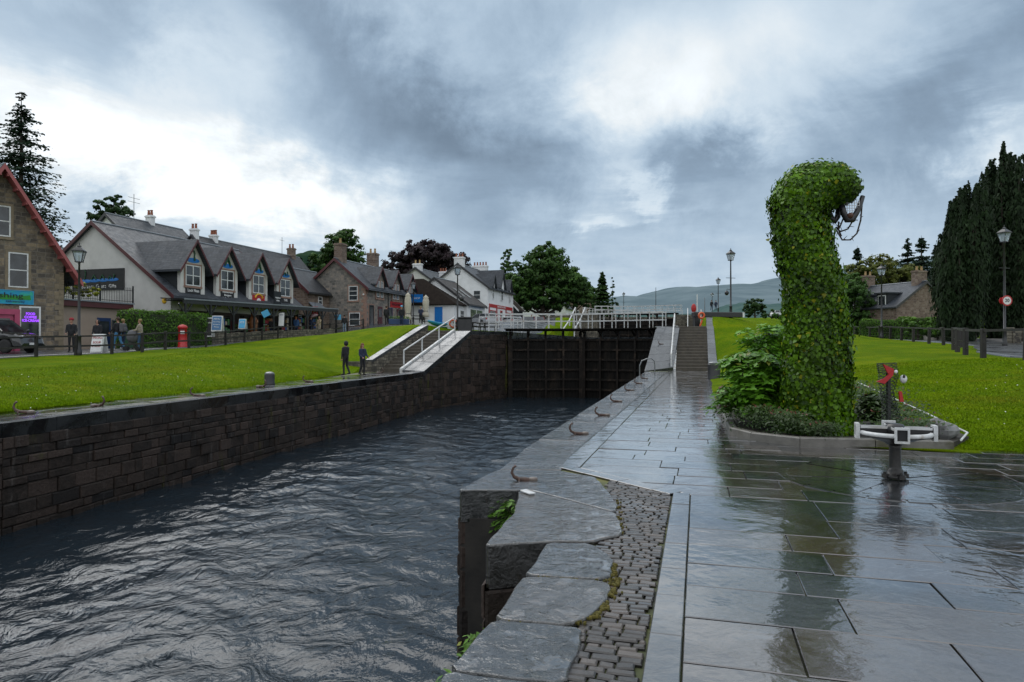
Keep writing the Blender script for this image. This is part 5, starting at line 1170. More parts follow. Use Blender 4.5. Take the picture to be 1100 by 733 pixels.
for i in range(len(kp)-1):
    a=Vector(kp[i]);b=Vector(kp[i+1]); n=max(1,round((b-a).length/1.1)); d=(b-a)/n; nn=Vector((d.y,-d.x)).normalized()
    if nn.dot(Vector((5.8,14))-a)<0: nn=-nn
    for k in range(n):
        p=a+d*k+d*.006; q=a+d*(k+1)-d*.006; mb=MB(); hh=random.uniform(.13,.165); mb.prism(ccw([tuple(p),tuple(q),tuple(q+nn*.14),tuple(p+nn*.14)]),-.1,hh,bev=.018,tint=random.random()); mb.build('kerb_stone',KERB,o,world=True)
o=empty('edging',(7.5,11.2,0),0,'thin white edging strip between the planter and the right lawn','edging'); ed=[(6.9,10.5),(7.6,11.4),(8.6,14.3),(9.6,17.6),(10.6,20.9)]
mb=MB(); mb.tube([(x,y,max(.1,zr(x,y))+.04) for x,y in ed],.016,8); mb.build('strip',WPAINT,o,world=True)
def boulder(name,label,c,r,m,seed):
    rr=np.random.default_rng(seed); mb=MB(); mb.ellip(c,r,14,9); v=np.array(mb.v); d=v-np.array(c); k=1+.18*np.sin(d[:,:1]*9/r[0]*.5+seed)+.12*np.sin(d[:,1:2]*7/r[1]*.6+2*seed)+rr.normal(0,.04,(len(v),1)); v=np.array(c)+d*k; mb.v=[tuple(p) for p in v]; return tag(mb.build(name,m),label,'rock')
boulder('boulder','grey boulder at the right end of the planter beside the lawn',(7.0,11.1,.2),(.24,.2,.18),mat('grey_rock',(.10,.10,.10),(.2,.2,.2),4,.6,bump=.8,bscale=14),3)

# ------------------------------------------------------------------ leaves
def frames(N):
    N=N/np.maximum(1e-6,np.linalg.norm(N,axis=1,keepdims=True)); ref=np.tile([0.,0,-1],(len(N),1)); bad=np.abs(N[:,2])>.95; ref[bad]=[0,1,0]
    T=ref-(ref*N).sum(1,keepdims=True)*N; T/=np.linalg.norm(T,axis=1,keepdims=True); B=np.cross(N,T); return N,T,B
SHAPES={'ivy':np.array([(0,-.45,0),(.5,-.28,-.06),(.42,.12,-.03),(0,.62,-.02),(-.42,.12,-.03),(-.5,-.28,-.06)]),'leaf':np.array([(0,-.5,0),(.26,-.1,.03),(0,.6,-.06),(-.26,-.1,.03)]),
        'clump':np.array([(-.5,-.3,0),(.1,-.55,.1),(.55,0,-.08),(.1,.5,.06),(-.45,.3,-.05)]),'needle':np.array([(-.12,-.5,0),(.12,-.5,0),(.10,.5,-.05),(-.10,.5,-.05)]),'tuft':np.array([(-.25,-.5,0),(.25,-.5,0),(0,.7,0)])}
def leaves(name,C,N,S,shape,m,parent=None,tint=None,spin=.5,rs=None,world=True):
    r=rs or rng; n=len(C); N,T,B=frames(np.asarray(N,float)); a=r.normal(0,spin,n)[:,None]; T2=T*np.cos(a)+B*np.sin(a); B2=B*np.cos(a)-T*np.sin(a)
    sh=SHAPES[shape]; V=C[:,None,:]+np.asarray(S)[:,None,None]*(sh[None,:,0:1]*B2[:,None,:]+sh[None,:,1:2]*T2[:,None,:]+sh[None,:,2:3]*N[:,None,:])
    return np_mesh(name,V,len(sh),m,parent,tint if tint is not None else r.random(n),world=world)
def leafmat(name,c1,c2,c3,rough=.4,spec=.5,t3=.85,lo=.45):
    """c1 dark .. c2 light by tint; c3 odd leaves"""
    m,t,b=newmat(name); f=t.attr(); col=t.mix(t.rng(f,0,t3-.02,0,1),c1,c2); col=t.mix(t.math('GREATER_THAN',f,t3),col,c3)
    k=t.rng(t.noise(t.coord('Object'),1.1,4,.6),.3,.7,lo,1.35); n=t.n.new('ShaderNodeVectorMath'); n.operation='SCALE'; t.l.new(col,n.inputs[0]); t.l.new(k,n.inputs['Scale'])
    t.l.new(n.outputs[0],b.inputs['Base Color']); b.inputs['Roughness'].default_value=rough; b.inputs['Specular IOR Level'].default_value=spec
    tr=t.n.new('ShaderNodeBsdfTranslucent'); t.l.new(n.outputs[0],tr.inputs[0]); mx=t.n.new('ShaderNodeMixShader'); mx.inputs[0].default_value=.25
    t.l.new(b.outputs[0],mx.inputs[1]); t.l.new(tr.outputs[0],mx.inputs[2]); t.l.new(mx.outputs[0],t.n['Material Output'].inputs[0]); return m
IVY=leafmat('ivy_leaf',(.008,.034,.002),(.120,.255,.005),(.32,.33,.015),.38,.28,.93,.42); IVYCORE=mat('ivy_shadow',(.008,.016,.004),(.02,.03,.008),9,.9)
# ivy clad serpent neck
SX,SY=at(873,470,11.9)[:2]; o=empty('ivy_sculpture',(SX,SY,.1),0,'tall ivy covered neck shaped topiary with a hooked head on the planter','topiary')
def sp(px,py): return np.array([(px-550)*11.9/F,11.9,1.6+(371-py)*11.9/F])
sk=[(874,480,46),(874,460,44.5),(876,430,42),(878,400,39.5),(878,369,37.5),(876,336,36),(873,310,35),(870.5,294,35.5),(865.5,271,35),(861,255,33.5),(858,240,32.5),(857.5,228,33),(860,216,35),(867,206,35),(880,199.5,30.5),(891,199,29),(902,201,27),(911,204.5,22.5),(918,208,16)]
_k=np.array(sk,float); _t=np.arange(len(_k)); _q=np.linspace(0,len(_k)-1,90)
def _cr(col):
    v=np.interp(_q,_t,col)
    for _ in range(14): v[1:-1]=(v[:-2]+2*v[1:-1]+v[2:])/4
    return v
sk=list(zip(_cr(_k[:,0]),_cr(_k[:,1]),_cr(_k[:,2])))
C=np.array([sp(a,b) for a,b,_ in sk]); Rr=np.array([c for *_,c in sk])*11.9/F-.11
mb=MB(); mb.tube([tuple(c) for c in C],[max(.02,r-(.04 if i<60 else .09)) for i,r in enumerate(Rr)],24); mb.build('core',IVYCORE,o,world=True)
seg=np.linalg.norm(np.diff(C,axis=0),axis=1); wgt=seg*(Rr[1:]+Rr[:-1])/2; wgt[-34:]*=2.3
N_=42000; si=rng.choice(len(seg),N_,p=wgt/wgt.sum()); tt=rng.random(N_)[:,None]; c=C[si]*(1-tt)+C[si+1]*tt; r=(Rr[si]*(1-tt[:,0])+Rr[si+1]*tt[:,0])
ax=C[si+1]-C[si]; ax/=np.linalg.norm(ax,axis=1,keepdims=True); e1=np.tile([0.,1,0],(N_,1)); e2=np.cross(ax,e1); an=rng.random(N_)*2*PI
nrm=e1*np.cos(an)[:,None]+e2*np.sin(an)[:,None]
lump=.02*np.sin(c[:,2]*3.1+an*2)+.018*np.sin(c[:,2]*7.3-an*3+1)+.018*np.sin(c[:,2]*13+an*5)
pos=c+nrm*(r+lump+rng.normal(0,.028,N_)+np.where(rng.random(N_)<.05,.07,0))[:,None]
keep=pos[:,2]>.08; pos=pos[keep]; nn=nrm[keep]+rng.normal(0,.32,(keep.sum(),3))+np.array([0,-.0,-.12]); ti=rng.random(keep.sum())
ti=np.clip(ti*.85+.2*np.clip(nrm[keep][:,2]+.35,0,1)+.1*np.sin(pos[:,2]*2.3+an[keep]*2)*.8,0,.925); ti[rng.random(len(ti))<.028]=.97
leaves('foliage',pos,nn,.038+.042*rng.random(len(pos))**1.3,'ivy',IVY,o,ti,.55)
bl=MB(); ex=rng.choice(len(pos),260)
for i in ex:
    p=pos[i]; d=nn[i]/np.linalg.norm(nn[i]); q=p+d*.10+np.array([0,0,.05]); bl.tube([tuple(p),tuple(q)],[.004,.002],4)

# hanging jaw of wire at the head
def P3(px,py,dy=0): return (at(px,py,11.9)[0],11.9+dy,at(px,py,11.9)[2])
for nm,pts in (('jaw_frame',[P3(889,222),P3(890,228),P3(893,235),P3(897,237.5),P3(900,233),P3(901,224)]),('jaw_frame',[P3(900,222,-.15),P3(902,231,-.15),P3(906,238,-.15),P3(911,238,-.15),P3(916,230,-.15),P3(921,221,-.1),P3(924,212,-.1)])):
    mb=MB(); mb.smooth=True; mb.tube(pts,[.05,.055,.06,.055,.05,.045,.04][:len(pts)],8); mb.build(nm,BLACK,o,world=True)
mb=MB()
for i in range(7):
    px=903+i*2.6; mb.tube([P3(px,219-i*.6,-.15),P3(px+.3,236-abs(i-2.2)*2.6,-.15)],.006,4)
for j in range(6):
    py=220+j*2.8; w_=min(9,(238-py)*.55); mb.tube([P3(911-w_,py,-.155),P3(911+w_*.9,py,-.155)],.005,4)
mb.build('wire_mesh',WPAINT,o,world=True)
mb=MB(); mb.ellip(P3(907.5,234,-.2),(.055,.05,.05),10,6); mb.build('cone_ornament',mat('brown_cone',(.09,.035,.02)),o,world=True)
for pts in ([P3(903,236,-.1),P3(899,246,-.1),P3(896,249,-.1),P3(902,259,-.1),P3(910,259,-.12),P3(917,252,-.12),P3(921,238,-.12),P3(923,222,-.1)],[P3(901,238,0),P3(901,247,0),P3(904,254,0)],[P3(898,244),P3(903,249),P3(911,246),P3(917,236),P3(922,225)]):
    mb=MB(); mb.tube(pts,.014,5)
    for i in range(len(pts)-1):
        for k in range(3):
            t=rng.random(); p=np.array(pts[i])*(1-t)+np.array(pts[i+1])*t; q=p+rng.normal(0,.045,3); mb.tube([tuple(p),tuple(q)],[.008,.003],4)
    mb.build('bare_twig',mat('dark_twig',(.03,.02,.015)) if 'dark_twig' not in bpy.data.materials else bpy.data.materials['dark_twig'],o,world=True)

# shrub with layered bright leaves
SHRUB=leafmat('shrub_leaf',(.03,.12,.008),(.15,.36,.02),(.24,.27,.04),.42,.4,.96,.55); GCOV=leafmat('ground_cover_leaf',(.012,.035,.008),(.05,.10,.015),(.16,.05,.03),.45,.4,.93,.5); REDL=leafmat('maroon_leaf',(.05,.010,.014),(.13,.025,.03),(.05,.06,.01),.4,.4,.9,.5)
def spray_shrub(name,label,base,H,R,nspray,m,leaf=.13,droop=.9,parent=None,cat='shrub',seed=1,spread=1.0,flat=True):
    r=np.random.default_rng(seed); o=empty(name,base,0,label,cat); Cc=[];Nn=[];Ss=[];Ti=[]; st=MB()
    for i in range(nspray):
        a=r.random()*2*PI; h=H*(.25+.75*r.random()**.7); L=R*(.45+.55*r.random())*(1.15-.55*h/H); p0=np.array([0,0,h*.35]); n=13
        pts=[]
        for k in range(n):
            t=k/(n-1); rad=L*t*spread; z=h*.35+h*.65*math.sin(min(1,t*1.5)*PI/2)-droop*.35*L*t*t; pts.append(p0*[1,1,0]+np.array([rad*math.cos(a+.25*t),rad*math.sin(a+.25*t),max(.05,z)]))
        st.tube([tuple(p) for p in pts[::3]],[.012,.010,.007,.004,.003][:len(pts[::3])],4)
        for k in range(3,n):
            for s in (-1,1):
                for q in range(2):
                    w_=(.10+.10*r.random())*(1.2-k/n*.5); d=np.array([-math.sin(a),math.cos(a),0])*s*w_*(q*.8+.4); Cc.append(pts[k]+d+[0,0,-.015*q+r.normal(0,.02)]); Nn.append([.35*math.cos(a)*droop+s*-.2*math.sin(a),.35*math.sin(a)*droop+s*.2*math.cos(a),.95]); Ss.append(leaf*(.7+.6*r.random())); Ti.append(np.clip(.25+.6*h/H*r.random()+.25*r.random(),0,1))
    st.build('stems',mat('green_stem',(.05,.06,.02)) if 'green_stem' not in bpy.data.materials else bpy.data.materials['green_stem'],o)
    leaves('foliage',np.array(Cc),np.array(Nn)+r.normal(0,.18,(len(Nn),3)),np.array(Ss),'leaf',m,o,np.array(Ti),1.6,r,world=False); return o
spray_shrub('shrub','layered bright green shrub between the bollard and the ivy topiary',(4.45,12.75,.1),1.40,1.0,170,SHRUB,.15,.9,seed=4)
spray_shrub('shrub','taller loose pale green shrub close behind the ivy topiary',(5.3,14.2,.1),1.95,1.15,70,SHRUB,.14,.6,seed=5)
spray_shrub('shrub','small maroon leaved shrub at the left corner of the planter',(4.85,15.3,.05),.62,.30,36,REDL,.09,.9,seed=6)
def cover(name,label,poly_pts,H,n,m,leaf,seed,cat='ground cover'):
    r=np.random.default_rng(seed); P=np.array(poly_pts); k=r.integers(0,len(P),n); base=P[k,:2]+r.normal(0,1,(n,2))*P[k,3:4]*.55; z=r.random(n)**.6*P[k,4]; C=np.stack([base[:,0],base[:,1],P[k,2]+z],1)
    N=np.stack([r.normal(0,.5,n),-.5+r.normal(0,.5,n),.9+r.normal(0,.3,n)],1); return tag(leaves(name,C,N,leaf*(.6+.8*r.random(n)),'leaf',m,None,np.clip(z/(P[k,4]+1e-6)*.7+.3*r.random(n),0,1),1.5,r),label,cat,kind='stuff')
cover('ground_cover','low dark leafy ground cover filling the planter',[(4.35,11.9,.1,.35,.45),(4.6,11.35,.1,.3,.4),(5.0,11.1,.1,.3,.25),(6.2,11.0,.1,.3,.22),(6.6,11.2,.1,.35,.28),(6.9,12.2,.1,.5,.35),(7.4,13.5,.15,.6,.35),(8.3,16,.25,.8,.4),(7.4,16.5,.15,.9,.45),(6.2,14,.1,.7,.5),(9,18.5,.3,.7,.35),(4.6,13.5,.1,.4,.3)],0,11000,GCOV,.055,11)
spray_shrub('shrub','low dark bush with a few red leaves right of the ivy topiary',(6.7,12.6,.1),.62,.6,46,GCOV,.12,.7,seed=8)
FERN=leafmat('fern_leaf',(.03,.09,.008),(.10,.22,.02),(.2,.22,.03),.5,.3,.95,.8)
for i,(x,y,z,H_,lab) in enumerate(((.02,7.45,-.50,.42,'green fern growing in the corner of the pier recess near the top'),(-.16,5.25,-.95,.40,'leafy weed growing low on the front of the near pier'),(-.42,5.6,-1.6,.5,'lowest leafy weed near the water at the pier'))):
    f=spray_shrub('fern',lab,(x,y,z),H_,.34,16,FERN,.075,.9,seed=20+i,cat='plant')
# moss tufts between the slabs of the pier
mb=MB()
for (a,b_,n,w_) in ((Zp(628,360),Zp(634,430),22,.018),(Zp(634,440),Zp(560,530),34,.02),(Zp(540,540),Zp(300,540),24,.011),(Zp(640,150),Zp(662,270),18,.014),(Zp(600,416),Zp(400,403),18,.011)):
    for i in range(n):
        t=random.random(); x=a[0]*(1-t)+b_[0]*t+random.gauss(0,.018); y=a[1]*(1-t)+b_[1]*t+random.gauss(0,.018)
        for q_ in range(5): r_=w_*random.uniform(.2,.6); mb.ellip((x+random.gauss(0,w_*.8),y+random.gauss(0,w_*.8),-.004),(r_*1.3,r_*random.uniform(.6,1.6),.012),7,4)
tag(mb.build('moss',MOSS),'yellow green moss in the joints of the pier slabs','moss',kind='stuff')

# wire mesh figure with red bow
WX,WY=at(957,452,11.25)[:2]; o=empty('wire_mesh_figure',(WX,WY,.1),0,'small wire mesh animal figure with a red star shaped bow on a black post','sculpture')
k_=11.25/F
def wp(px,py,dy=0): return ((px-550)*k_-WX,dy,1.6+(371-py)*k_-.1)
MESHM=mat('green_black_wire',(.02,.03,.02),(.04,.05,.035),20,.5)
mb=MB(); mb.beam(wp(954,458),wp(954,401),.055,.05); mb.build('post',BLACK,o)
def netting(pts_l,pts_r,name,depth=.12,n=9):
    mb=MB(); 
    for i in range(len(pts_l)-1):
        for k in range(4):
            t=k/4; l=[pts_l[i][j]*(1-t)+pts_l[i+1][j]*t for j in (0,1)]; r=[pts_r[i][j]*(1-t)+pts_r[i+1][j]*t for j in (0,1)]
            for q in range(n):
                a0=2*PI*q/n; a1=2*PI*(q+1)/n; cx=(l[0]+r[0])/2; w=(r[0]-l[0])/2; cy=(l[1]+r[1])/2
                f=lambda a,dy:wp(cx+w*math.cos(a),cy+(r[1]-l[1])/2*math.cos(a)+dy,depth*math.sin(a))
                mb.beam(f(a0,0),f(a1,0),.008,.008); mb.beam(f(a0,0),f(a1,(pts_l[i+1][1]-pts_l[i][1])/4),.008,.008)
    mb.build(name,MESHM,o)
netting([(942.5,391),(944,400),(945,416)],[(962,390),(964,403),(959,418)],'mesh_head',.14)
netting([(946,417),(948,434),(947,452)],[(958,418),(962,434),(968,452)],'mesh_neck',.14)
STARV=[(943,391),(951,397),(954,398),(947,411),(943,412),(936,409),(945,407),(950,400)]
mb=MB(); vs=[wp(a,b,-.16) for a,b in [(943,391),(954,396),(953,402),(948,401)]]+[wp(a,b,-.13) for a,b in [(943,391),(954,396),(953,402),(948,401)]]; mb.add(vs,[(0,1,2,3),(7,6,5,4),(0,4,5,1),(1,5,6,2),(2,6,7,3),(3,7,4,0)])
pts=[(954,397),(953,403),(944,412),(935.5,409.5),(944,406)]; vs=[wp(a,b,-.17) for a,b in pts]+[wp(a,b,-.14) for a,b in pts]; mb.add(vs,[(0,1,2,3,4),(9,8,7,6,5)]+[(i,(i+1)%5,5+(i+1)%5,5+i) for i in range(5)])
mb.build('red_bow',SIGNRED,o)
mb=MB(); vs=[wp(a,b,-.15) for a,b in [(960,420),(963,420),(965,431),(961,431)]]+[wp(a,b,-.12) for a,b in [(960,420),(963,420),(965,431),(961,431)]]; mb.add(vs,[(0,1,2,3),(7,6,5,4),(0,4,5,1),(1,5,6,2),(2,6,7,3),(3,7,4,0)]); mb.build('red_ribbon',SIGNRED,o)
mb=MB(); mb.smooth=True; mb.ellip(wp(966.5,407,-.1),(.055,.05,.07),12,8); e=mb.build('eye',WPAINT,o); mb=MB(); mb.ellip(wp(965.5,404,-.145),(.025,.015,.03),8,6); mb.build('pupil',BLACK,e)
mb=MB(); mb.ellip(wp(956,399,-.17),(.03,.02,.03),8,6); mb.build('button',WPAINT,o)
# ------------------------------------------------------------------ trees
BARK=mat('tree_bark',(.035,.028,.022),(.07,.055,.045),6,.9,bump=.8,bscale=14)
DG=leafmat('dark_green_leaf',(.007,.024,.006),(.035,.085,.016),(.05,.10,.02),.6,.25,.93,.5)
MG=leafmat('mid_green_leaf',(.012,.038,.008),(.060,.135,.020),(.08,.15,.02),.6,.25,.93,.5)
OG=leafmat('olive_leaf',(.03,.045,.008),(.13,.15,.022),(.16,.15,.03),.6,.25,.93,.5)
PURP=leafmat('copper_beech_leaf',(.010,.007,.010),(.035,.020,.024),(.05,.028,.022),.6,.25,.93,.5)
YEW=leafmat('yew_leaf',(.004,.012,.004),(.020,.042,.012),(.04,.06,.015),.7,.2,.95,.5)
CON=leafmat('conifer_needle',(.008,.020,.012),(.028,.055,.032),(.05,.07,.03),.7,.2,.95,.5)
HDG=leafmat('hedge_leaf',(.018,.060,.006),(.105,.23,.018),(.10,.19,.02),.55,.3,.9,.6)
def broad(name,label,base,ells,n,m,leaf,trunk_h,tr=.3,seed=0,group=None,cat='tree',clr=.21):
    if cat=='tree': n=int(n*2.1); leaf*=.66
    """ells: crown lobes (dx,dy,z,rx,ry,rz) above the base"""
    r=np.random.default_rng(seed); o=empty(name,base,0,label,cat,group); E=np.array(ells,float)
    t=MB(); top=E[:,2].mean()
    t.tube([(0,0,-.8),(0,0,.3),(.05*tr,0,trunk_h*.6),(0,.1,trunk_h),(0,0,top)],[tr*1.5,tr*1.05,tr*.85,tr*.7,tr*.3],9)
    for i,e in enumerate(E):
        p=Vector((0,0,trunk_h*.75+.25*r.random())); q=Vector((e[0],e[1],e[2])); mpt=p.lerp(q,.5)+Vector((0,0,-.1*e[5])); t.tube([p,mpt,q],[tr*.45,tr*.28,tr*.10],6)
        for k in range(5):
            d=Vector(r.normal(0,1,3)); d.normalize(); t.tube([mpt.lerp(q,.6),q+Vector((d.x*e[3]*.8,d.y*e[4]*.8,d.z*e[5]*.8))],[tr*.12,tr*.03],4)
    t.build('trunk',BARK,o)
    vol=E[:,3]*E[:,5]; w=vol/vol.sum(); ncl=max(14,int(n/42)); ci=r.choice(len(E),ncl,p=w); d=r.normal(0,1,(ncl,3)); d/=np.linalg.norm(d,axis=1,keepdims=True); rad=(r.random((ncl,1))**.45)*.95
    cc=E[ci,:3]+d*rad*E[ci,3:]; cr=clr*E[ci,3:].min(1)*(0.6+.8*r.random(ncl))
    li=r.integers(0,ncl,n); dd=r.normal(0,1,(n,3)); dd/=np.linalg.norm(dd,axis=1,keepdims=True); pos=cc[li]+dd*(cr[li]*(.35+.75*r.random(n)))[:,None]*np.array([1.15,1.15,.72])
    out=(cc[li]-E[ci[li],:3])/E[ci[li],3:]; N=dd+.7*out+[0,0,.35]+r.normal(0,.35,(n,3))
    ti=np.clip(.28+.34*out[:,2]+.26*dd[:,2]+.22*rad[li][:,0]+r.normal(0,.12,n),0,.92); sp_=r.random(n)<.02; ti[sp_]=.96  # crown shade put into the tint: lower and inner leaves darker
    leaves('crown',pos,N,leaf*(.6+.8*r.random(n)),'clump',m,o,ti,1.5,r,world=False); return o
def conifer(name,label,base,h,w,seed,m=CON,tiers=26,n=22,leaf=.4,group=None,droop=.25,bare=.12,sparse=1.0,fat=1.0):
    r=np.random.default_rng(seed); o=empty(name,base,0,label,'tree',group); t=MB(); t.tube([(0,0,-.8),(0,0,h*.4),(0,0,h)],[w*.055+.05,w*.035+.03,.02],7)
    P=[];N=[];S=[];T=[]
    for i in range(tiers):
        f=(i+.5*r.random())/tiers; z=h*(bare+(1-bare)*f); L0=w*.5*min(1,(1-f)*fat)**.85+.1; nb=max(4,int((9-4*f)*sparse))
        for k in range(nb):
            a=2*PI*(k+r.random()*.8)/nb; L=L0*(.65+.5*r.random()); tipz=-droop*L*(1-.5*f)+.12*L
            z_b=z; z=z_b+r.normal(0,h*.012); pts=[(L*t_*math.cos(a),L*t_*math.sin(a),z+tipz*t_-.0) for t_ in (0,.5,1)]; t.tube(pts,[.035,.022,.008],4,caps=False)
            kk=max(4,int(2.2*n*L/(w*.5)+3))
            for q in range(kk):
                t_=(q+.6)/kk; wv=.30*L*(1-t_*.55); off=r.normal(0,1)*wv; x=L*t_*math.cos(a)-math.sin(a)*off; y=L*t_*math.sin(a)+math.cos(a)*off
                P.append((x,y,z+tipz*t_-abs(off)*.25+r.normal(0,.04))); N.append((math.cos(a)*.3+r.normal(0,.35),math.sin(a)*.3+r.normal(0,.35),.8)); S.append(.62*leaf*(.6+.9*r.random())); T.append(np.clip(.25+.5*t_+r.normal(0,.15),0,.94))
    t.build('trunk',BARK,o); leaves('crown',np.array(P),np.array(N),np.array(S),'clump',m,o,np.array(T),1.5,r,world=False); return o
def A(px,py,d): return at(px,py,d)
def tz(px,d,side='l'):
    x=(px-550)*d/F; return (x,d,(zl if side=='l' else zr)(x,d))
b=tz(22,72); conifer('conifer_tree','tall ragged conifer with drooping branches behind the stone shop house',(b[0],b[1],b[2]),A(0,99,72)[2]-b[2],8.6,3,tiers=46,n=26,leaf=.36,droop=.36,sparse=1.15,fat=2.0)
b=tz(119,78); hh=A(0,222,78)[2]-b[2]; broad('broadleaf_tree','dark rounded tree top rising behind the white house at the left',b,[(0,0,hh-.6,2.4,2.4,1.6),(-1,0,hh-1.6,1.8,1.8,1.3),(1.2,0,hh-1.9,1.7,1.7,1.3),(0,0,hh-3.4,2.3,2,1.6),(.3,0,hh+.6,1.2,1.2,.9)],3600,DG,.34,hh-4,.35,5)
TG='trees behind the village houses'
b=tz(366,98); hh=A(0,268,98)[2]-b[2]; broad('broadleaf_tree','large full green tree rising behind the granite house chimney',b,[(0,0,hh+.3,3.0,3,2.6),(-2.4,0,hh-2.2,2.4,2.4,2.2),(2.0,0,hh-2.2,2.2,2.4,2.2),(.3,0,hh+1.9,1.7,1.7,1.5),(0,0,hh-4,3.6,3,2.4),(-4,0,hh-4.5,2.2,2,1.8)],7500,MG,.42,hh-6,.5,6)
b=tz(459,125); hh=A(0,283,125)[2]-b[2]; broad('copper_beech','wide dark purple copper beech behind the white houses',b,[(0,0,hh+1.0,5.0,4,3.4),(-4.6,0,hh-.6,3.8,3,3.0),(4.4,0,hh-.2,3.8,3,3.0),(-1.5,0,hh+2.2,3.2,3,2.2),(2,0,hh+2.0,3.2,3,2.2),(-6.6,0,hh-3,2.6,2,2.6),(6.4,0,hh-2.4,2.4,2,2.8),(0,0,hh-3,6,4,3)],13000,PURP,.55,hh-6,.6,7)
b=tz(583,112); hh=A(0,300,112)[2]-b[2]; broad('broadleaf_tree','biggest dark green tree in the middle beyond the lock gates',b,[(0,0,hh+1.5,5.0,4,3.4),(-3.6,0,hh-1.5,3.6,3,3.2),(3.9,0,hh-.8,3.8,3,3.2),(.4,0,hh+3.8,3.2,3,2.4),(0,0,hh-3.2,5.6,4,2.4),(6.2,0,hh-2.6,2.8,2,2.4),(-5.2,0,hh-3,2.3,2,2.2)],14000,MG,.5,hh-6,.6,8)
b=tz(545,118); hh=A(0,288,118)[2]-b[2]; broad('birch_tree','slender paler tree left of the biggest tree beyond the lock',b,[(0,0,hh,1.6,1.6,2.6),(.6,0,hh-3,2,2,2.4),(-1,0,hh-2.5,1.4,1.5,2),(.2,0,hh+2,.9,.9,1.4)],2600,MG,.42,hh-5,.22,9)
b=tz(618,140); hh=A(0,310,140)[2]-b[2]; broad('broadleaf_tree','mid green tree right of and behind the biggest tree',b,[(0,0,hh,3.4,3,3.2),(3,0,hh-1.5,2.6,3,2.4),(-3,0,hh-1,2.4,3,2.8)],3600,MG,.55,hh-4,.4,10)
b=tz(647,128); conifer('conical_tree','dense dark cone shaped tree at the right end of the tree group',b,A(0,292,128)[2]-b[2],5.2,12,m=DG,tiers=30,n=16,leaf=.6,droop=.2,bare=.02,sparse=1.6)
b=tz(658,135); broad('slender_tree','thin wispy tree beside the dark cone shaped tree',b,[(0,0,6,.8,.8,1.5),(.4,0,4,1,1,1.5),(0,0,8,.5,.5,1)],420,DG,.4,3,.12,13)
for i,(px,py,d,w,lab) in enumerate(((303,279,125,5,'leftmost of the spruces behind the gift shop roof end'),(313,272,128,5.5,'tallest spruce behind the gift shop roof end'),(322,276,124,5,'spruce between the tallest spruce and the big green tree'),(333,277,130,5.5,'right hand spruce close to the big green tree behind the granite house'),(399,277,130,4,'small spruce between the big green tree and the copper beech'))):
    b=tz(px,d); conifer('spruce_tree',lab,b,A(0,py,d)[2]-b[2],w,30+i,tiers=24,n=12,leaf=.6,group='spruces behind the village',bare=.05,sparse=1.6,fat=1.3)
# right bank
b=tz(918,84,'r'); hh=A(0,315,84)[2]-b[2]; broad('broadleaf_tree','bushy blue green tree just right of the ivy topiary',b,[(0,0,hh-.6,2.6,2.4,3),(-1.2,0,hh-2.5,2.4,2,2.2),(1.6,0,hh-3,2.4,2,2.2),(0,0,hh+1.4,1.6,1.6,1.6),(.3,0,hh-4.6,3.2,2,1.8)],5200,MG,.34,2.2,.3,14)
b=tz(945,100,'r'); hh=A(0,291,100)[2]-b[2]; broad('broadleaf_tree','olive yellow green tree behind the cottage chimney',b,[(0,0,hh,3.6,3,2.6),(-3.0,0,hh-.6,2.8,2,2.2),(3.8,0,hh-1.2,3.0,2.4,2.4),(0,0,hh-4,5.2,3,3)],6500,OG,.42,4,.35,15)
for i,(px,py,d,w,lab) in enumerate(((921,264,112,4.2,'small pointed conifer above the bushy tree right of the topiary'),(975,258,118,6.5,'left of the two tall conifers behind the cottage'),(990,253,122,7.5,'right and taller of the two conifers behind the cottage'),(1004,268,128,6,'conifer half hidden between the yews and the two tall conifers'))):
    b=tz(px,d,'r'); conifer('spruce_tree',lab,b,A(0,py,d)[2]-b[2],w,50+i,tiers=28,n=13,leaf=.55,group='spruces behind the cottage',bare=.05,sparse=1.5,fat=1.4)
b=tz(811,165,'r'); hh=A(0,327,165)[2]-b[2]; broad('broadleaf_tree','small round dark tree on the lawn ridge left of the topiary',b,[(0,0,max(2.5,hh),2.4,2.4,2.4),(-1.6,0,2.5,1.6,1.6,1.6),(1.6,0,2.4,1.8,1.6,1.6)],1500,DG,.5,1.5,.3,16)
for i,(px,w_) in enumerate(((829,5),(846,7),(866,6))):
    b=tz(px,150+i*4,'r'); broad('bush',('low green bush right of the small round tree','low brownish bush behind the white van','low green bush partly behind the topiary')[i],b,[(0,0,1.6,w_*.5,2,1.7),(w_*.3,0,1.2,w_*.4,2,1.3)],700,(MG,PURP,MG)[i],.5,.6,.15,60+i,cat='bush')
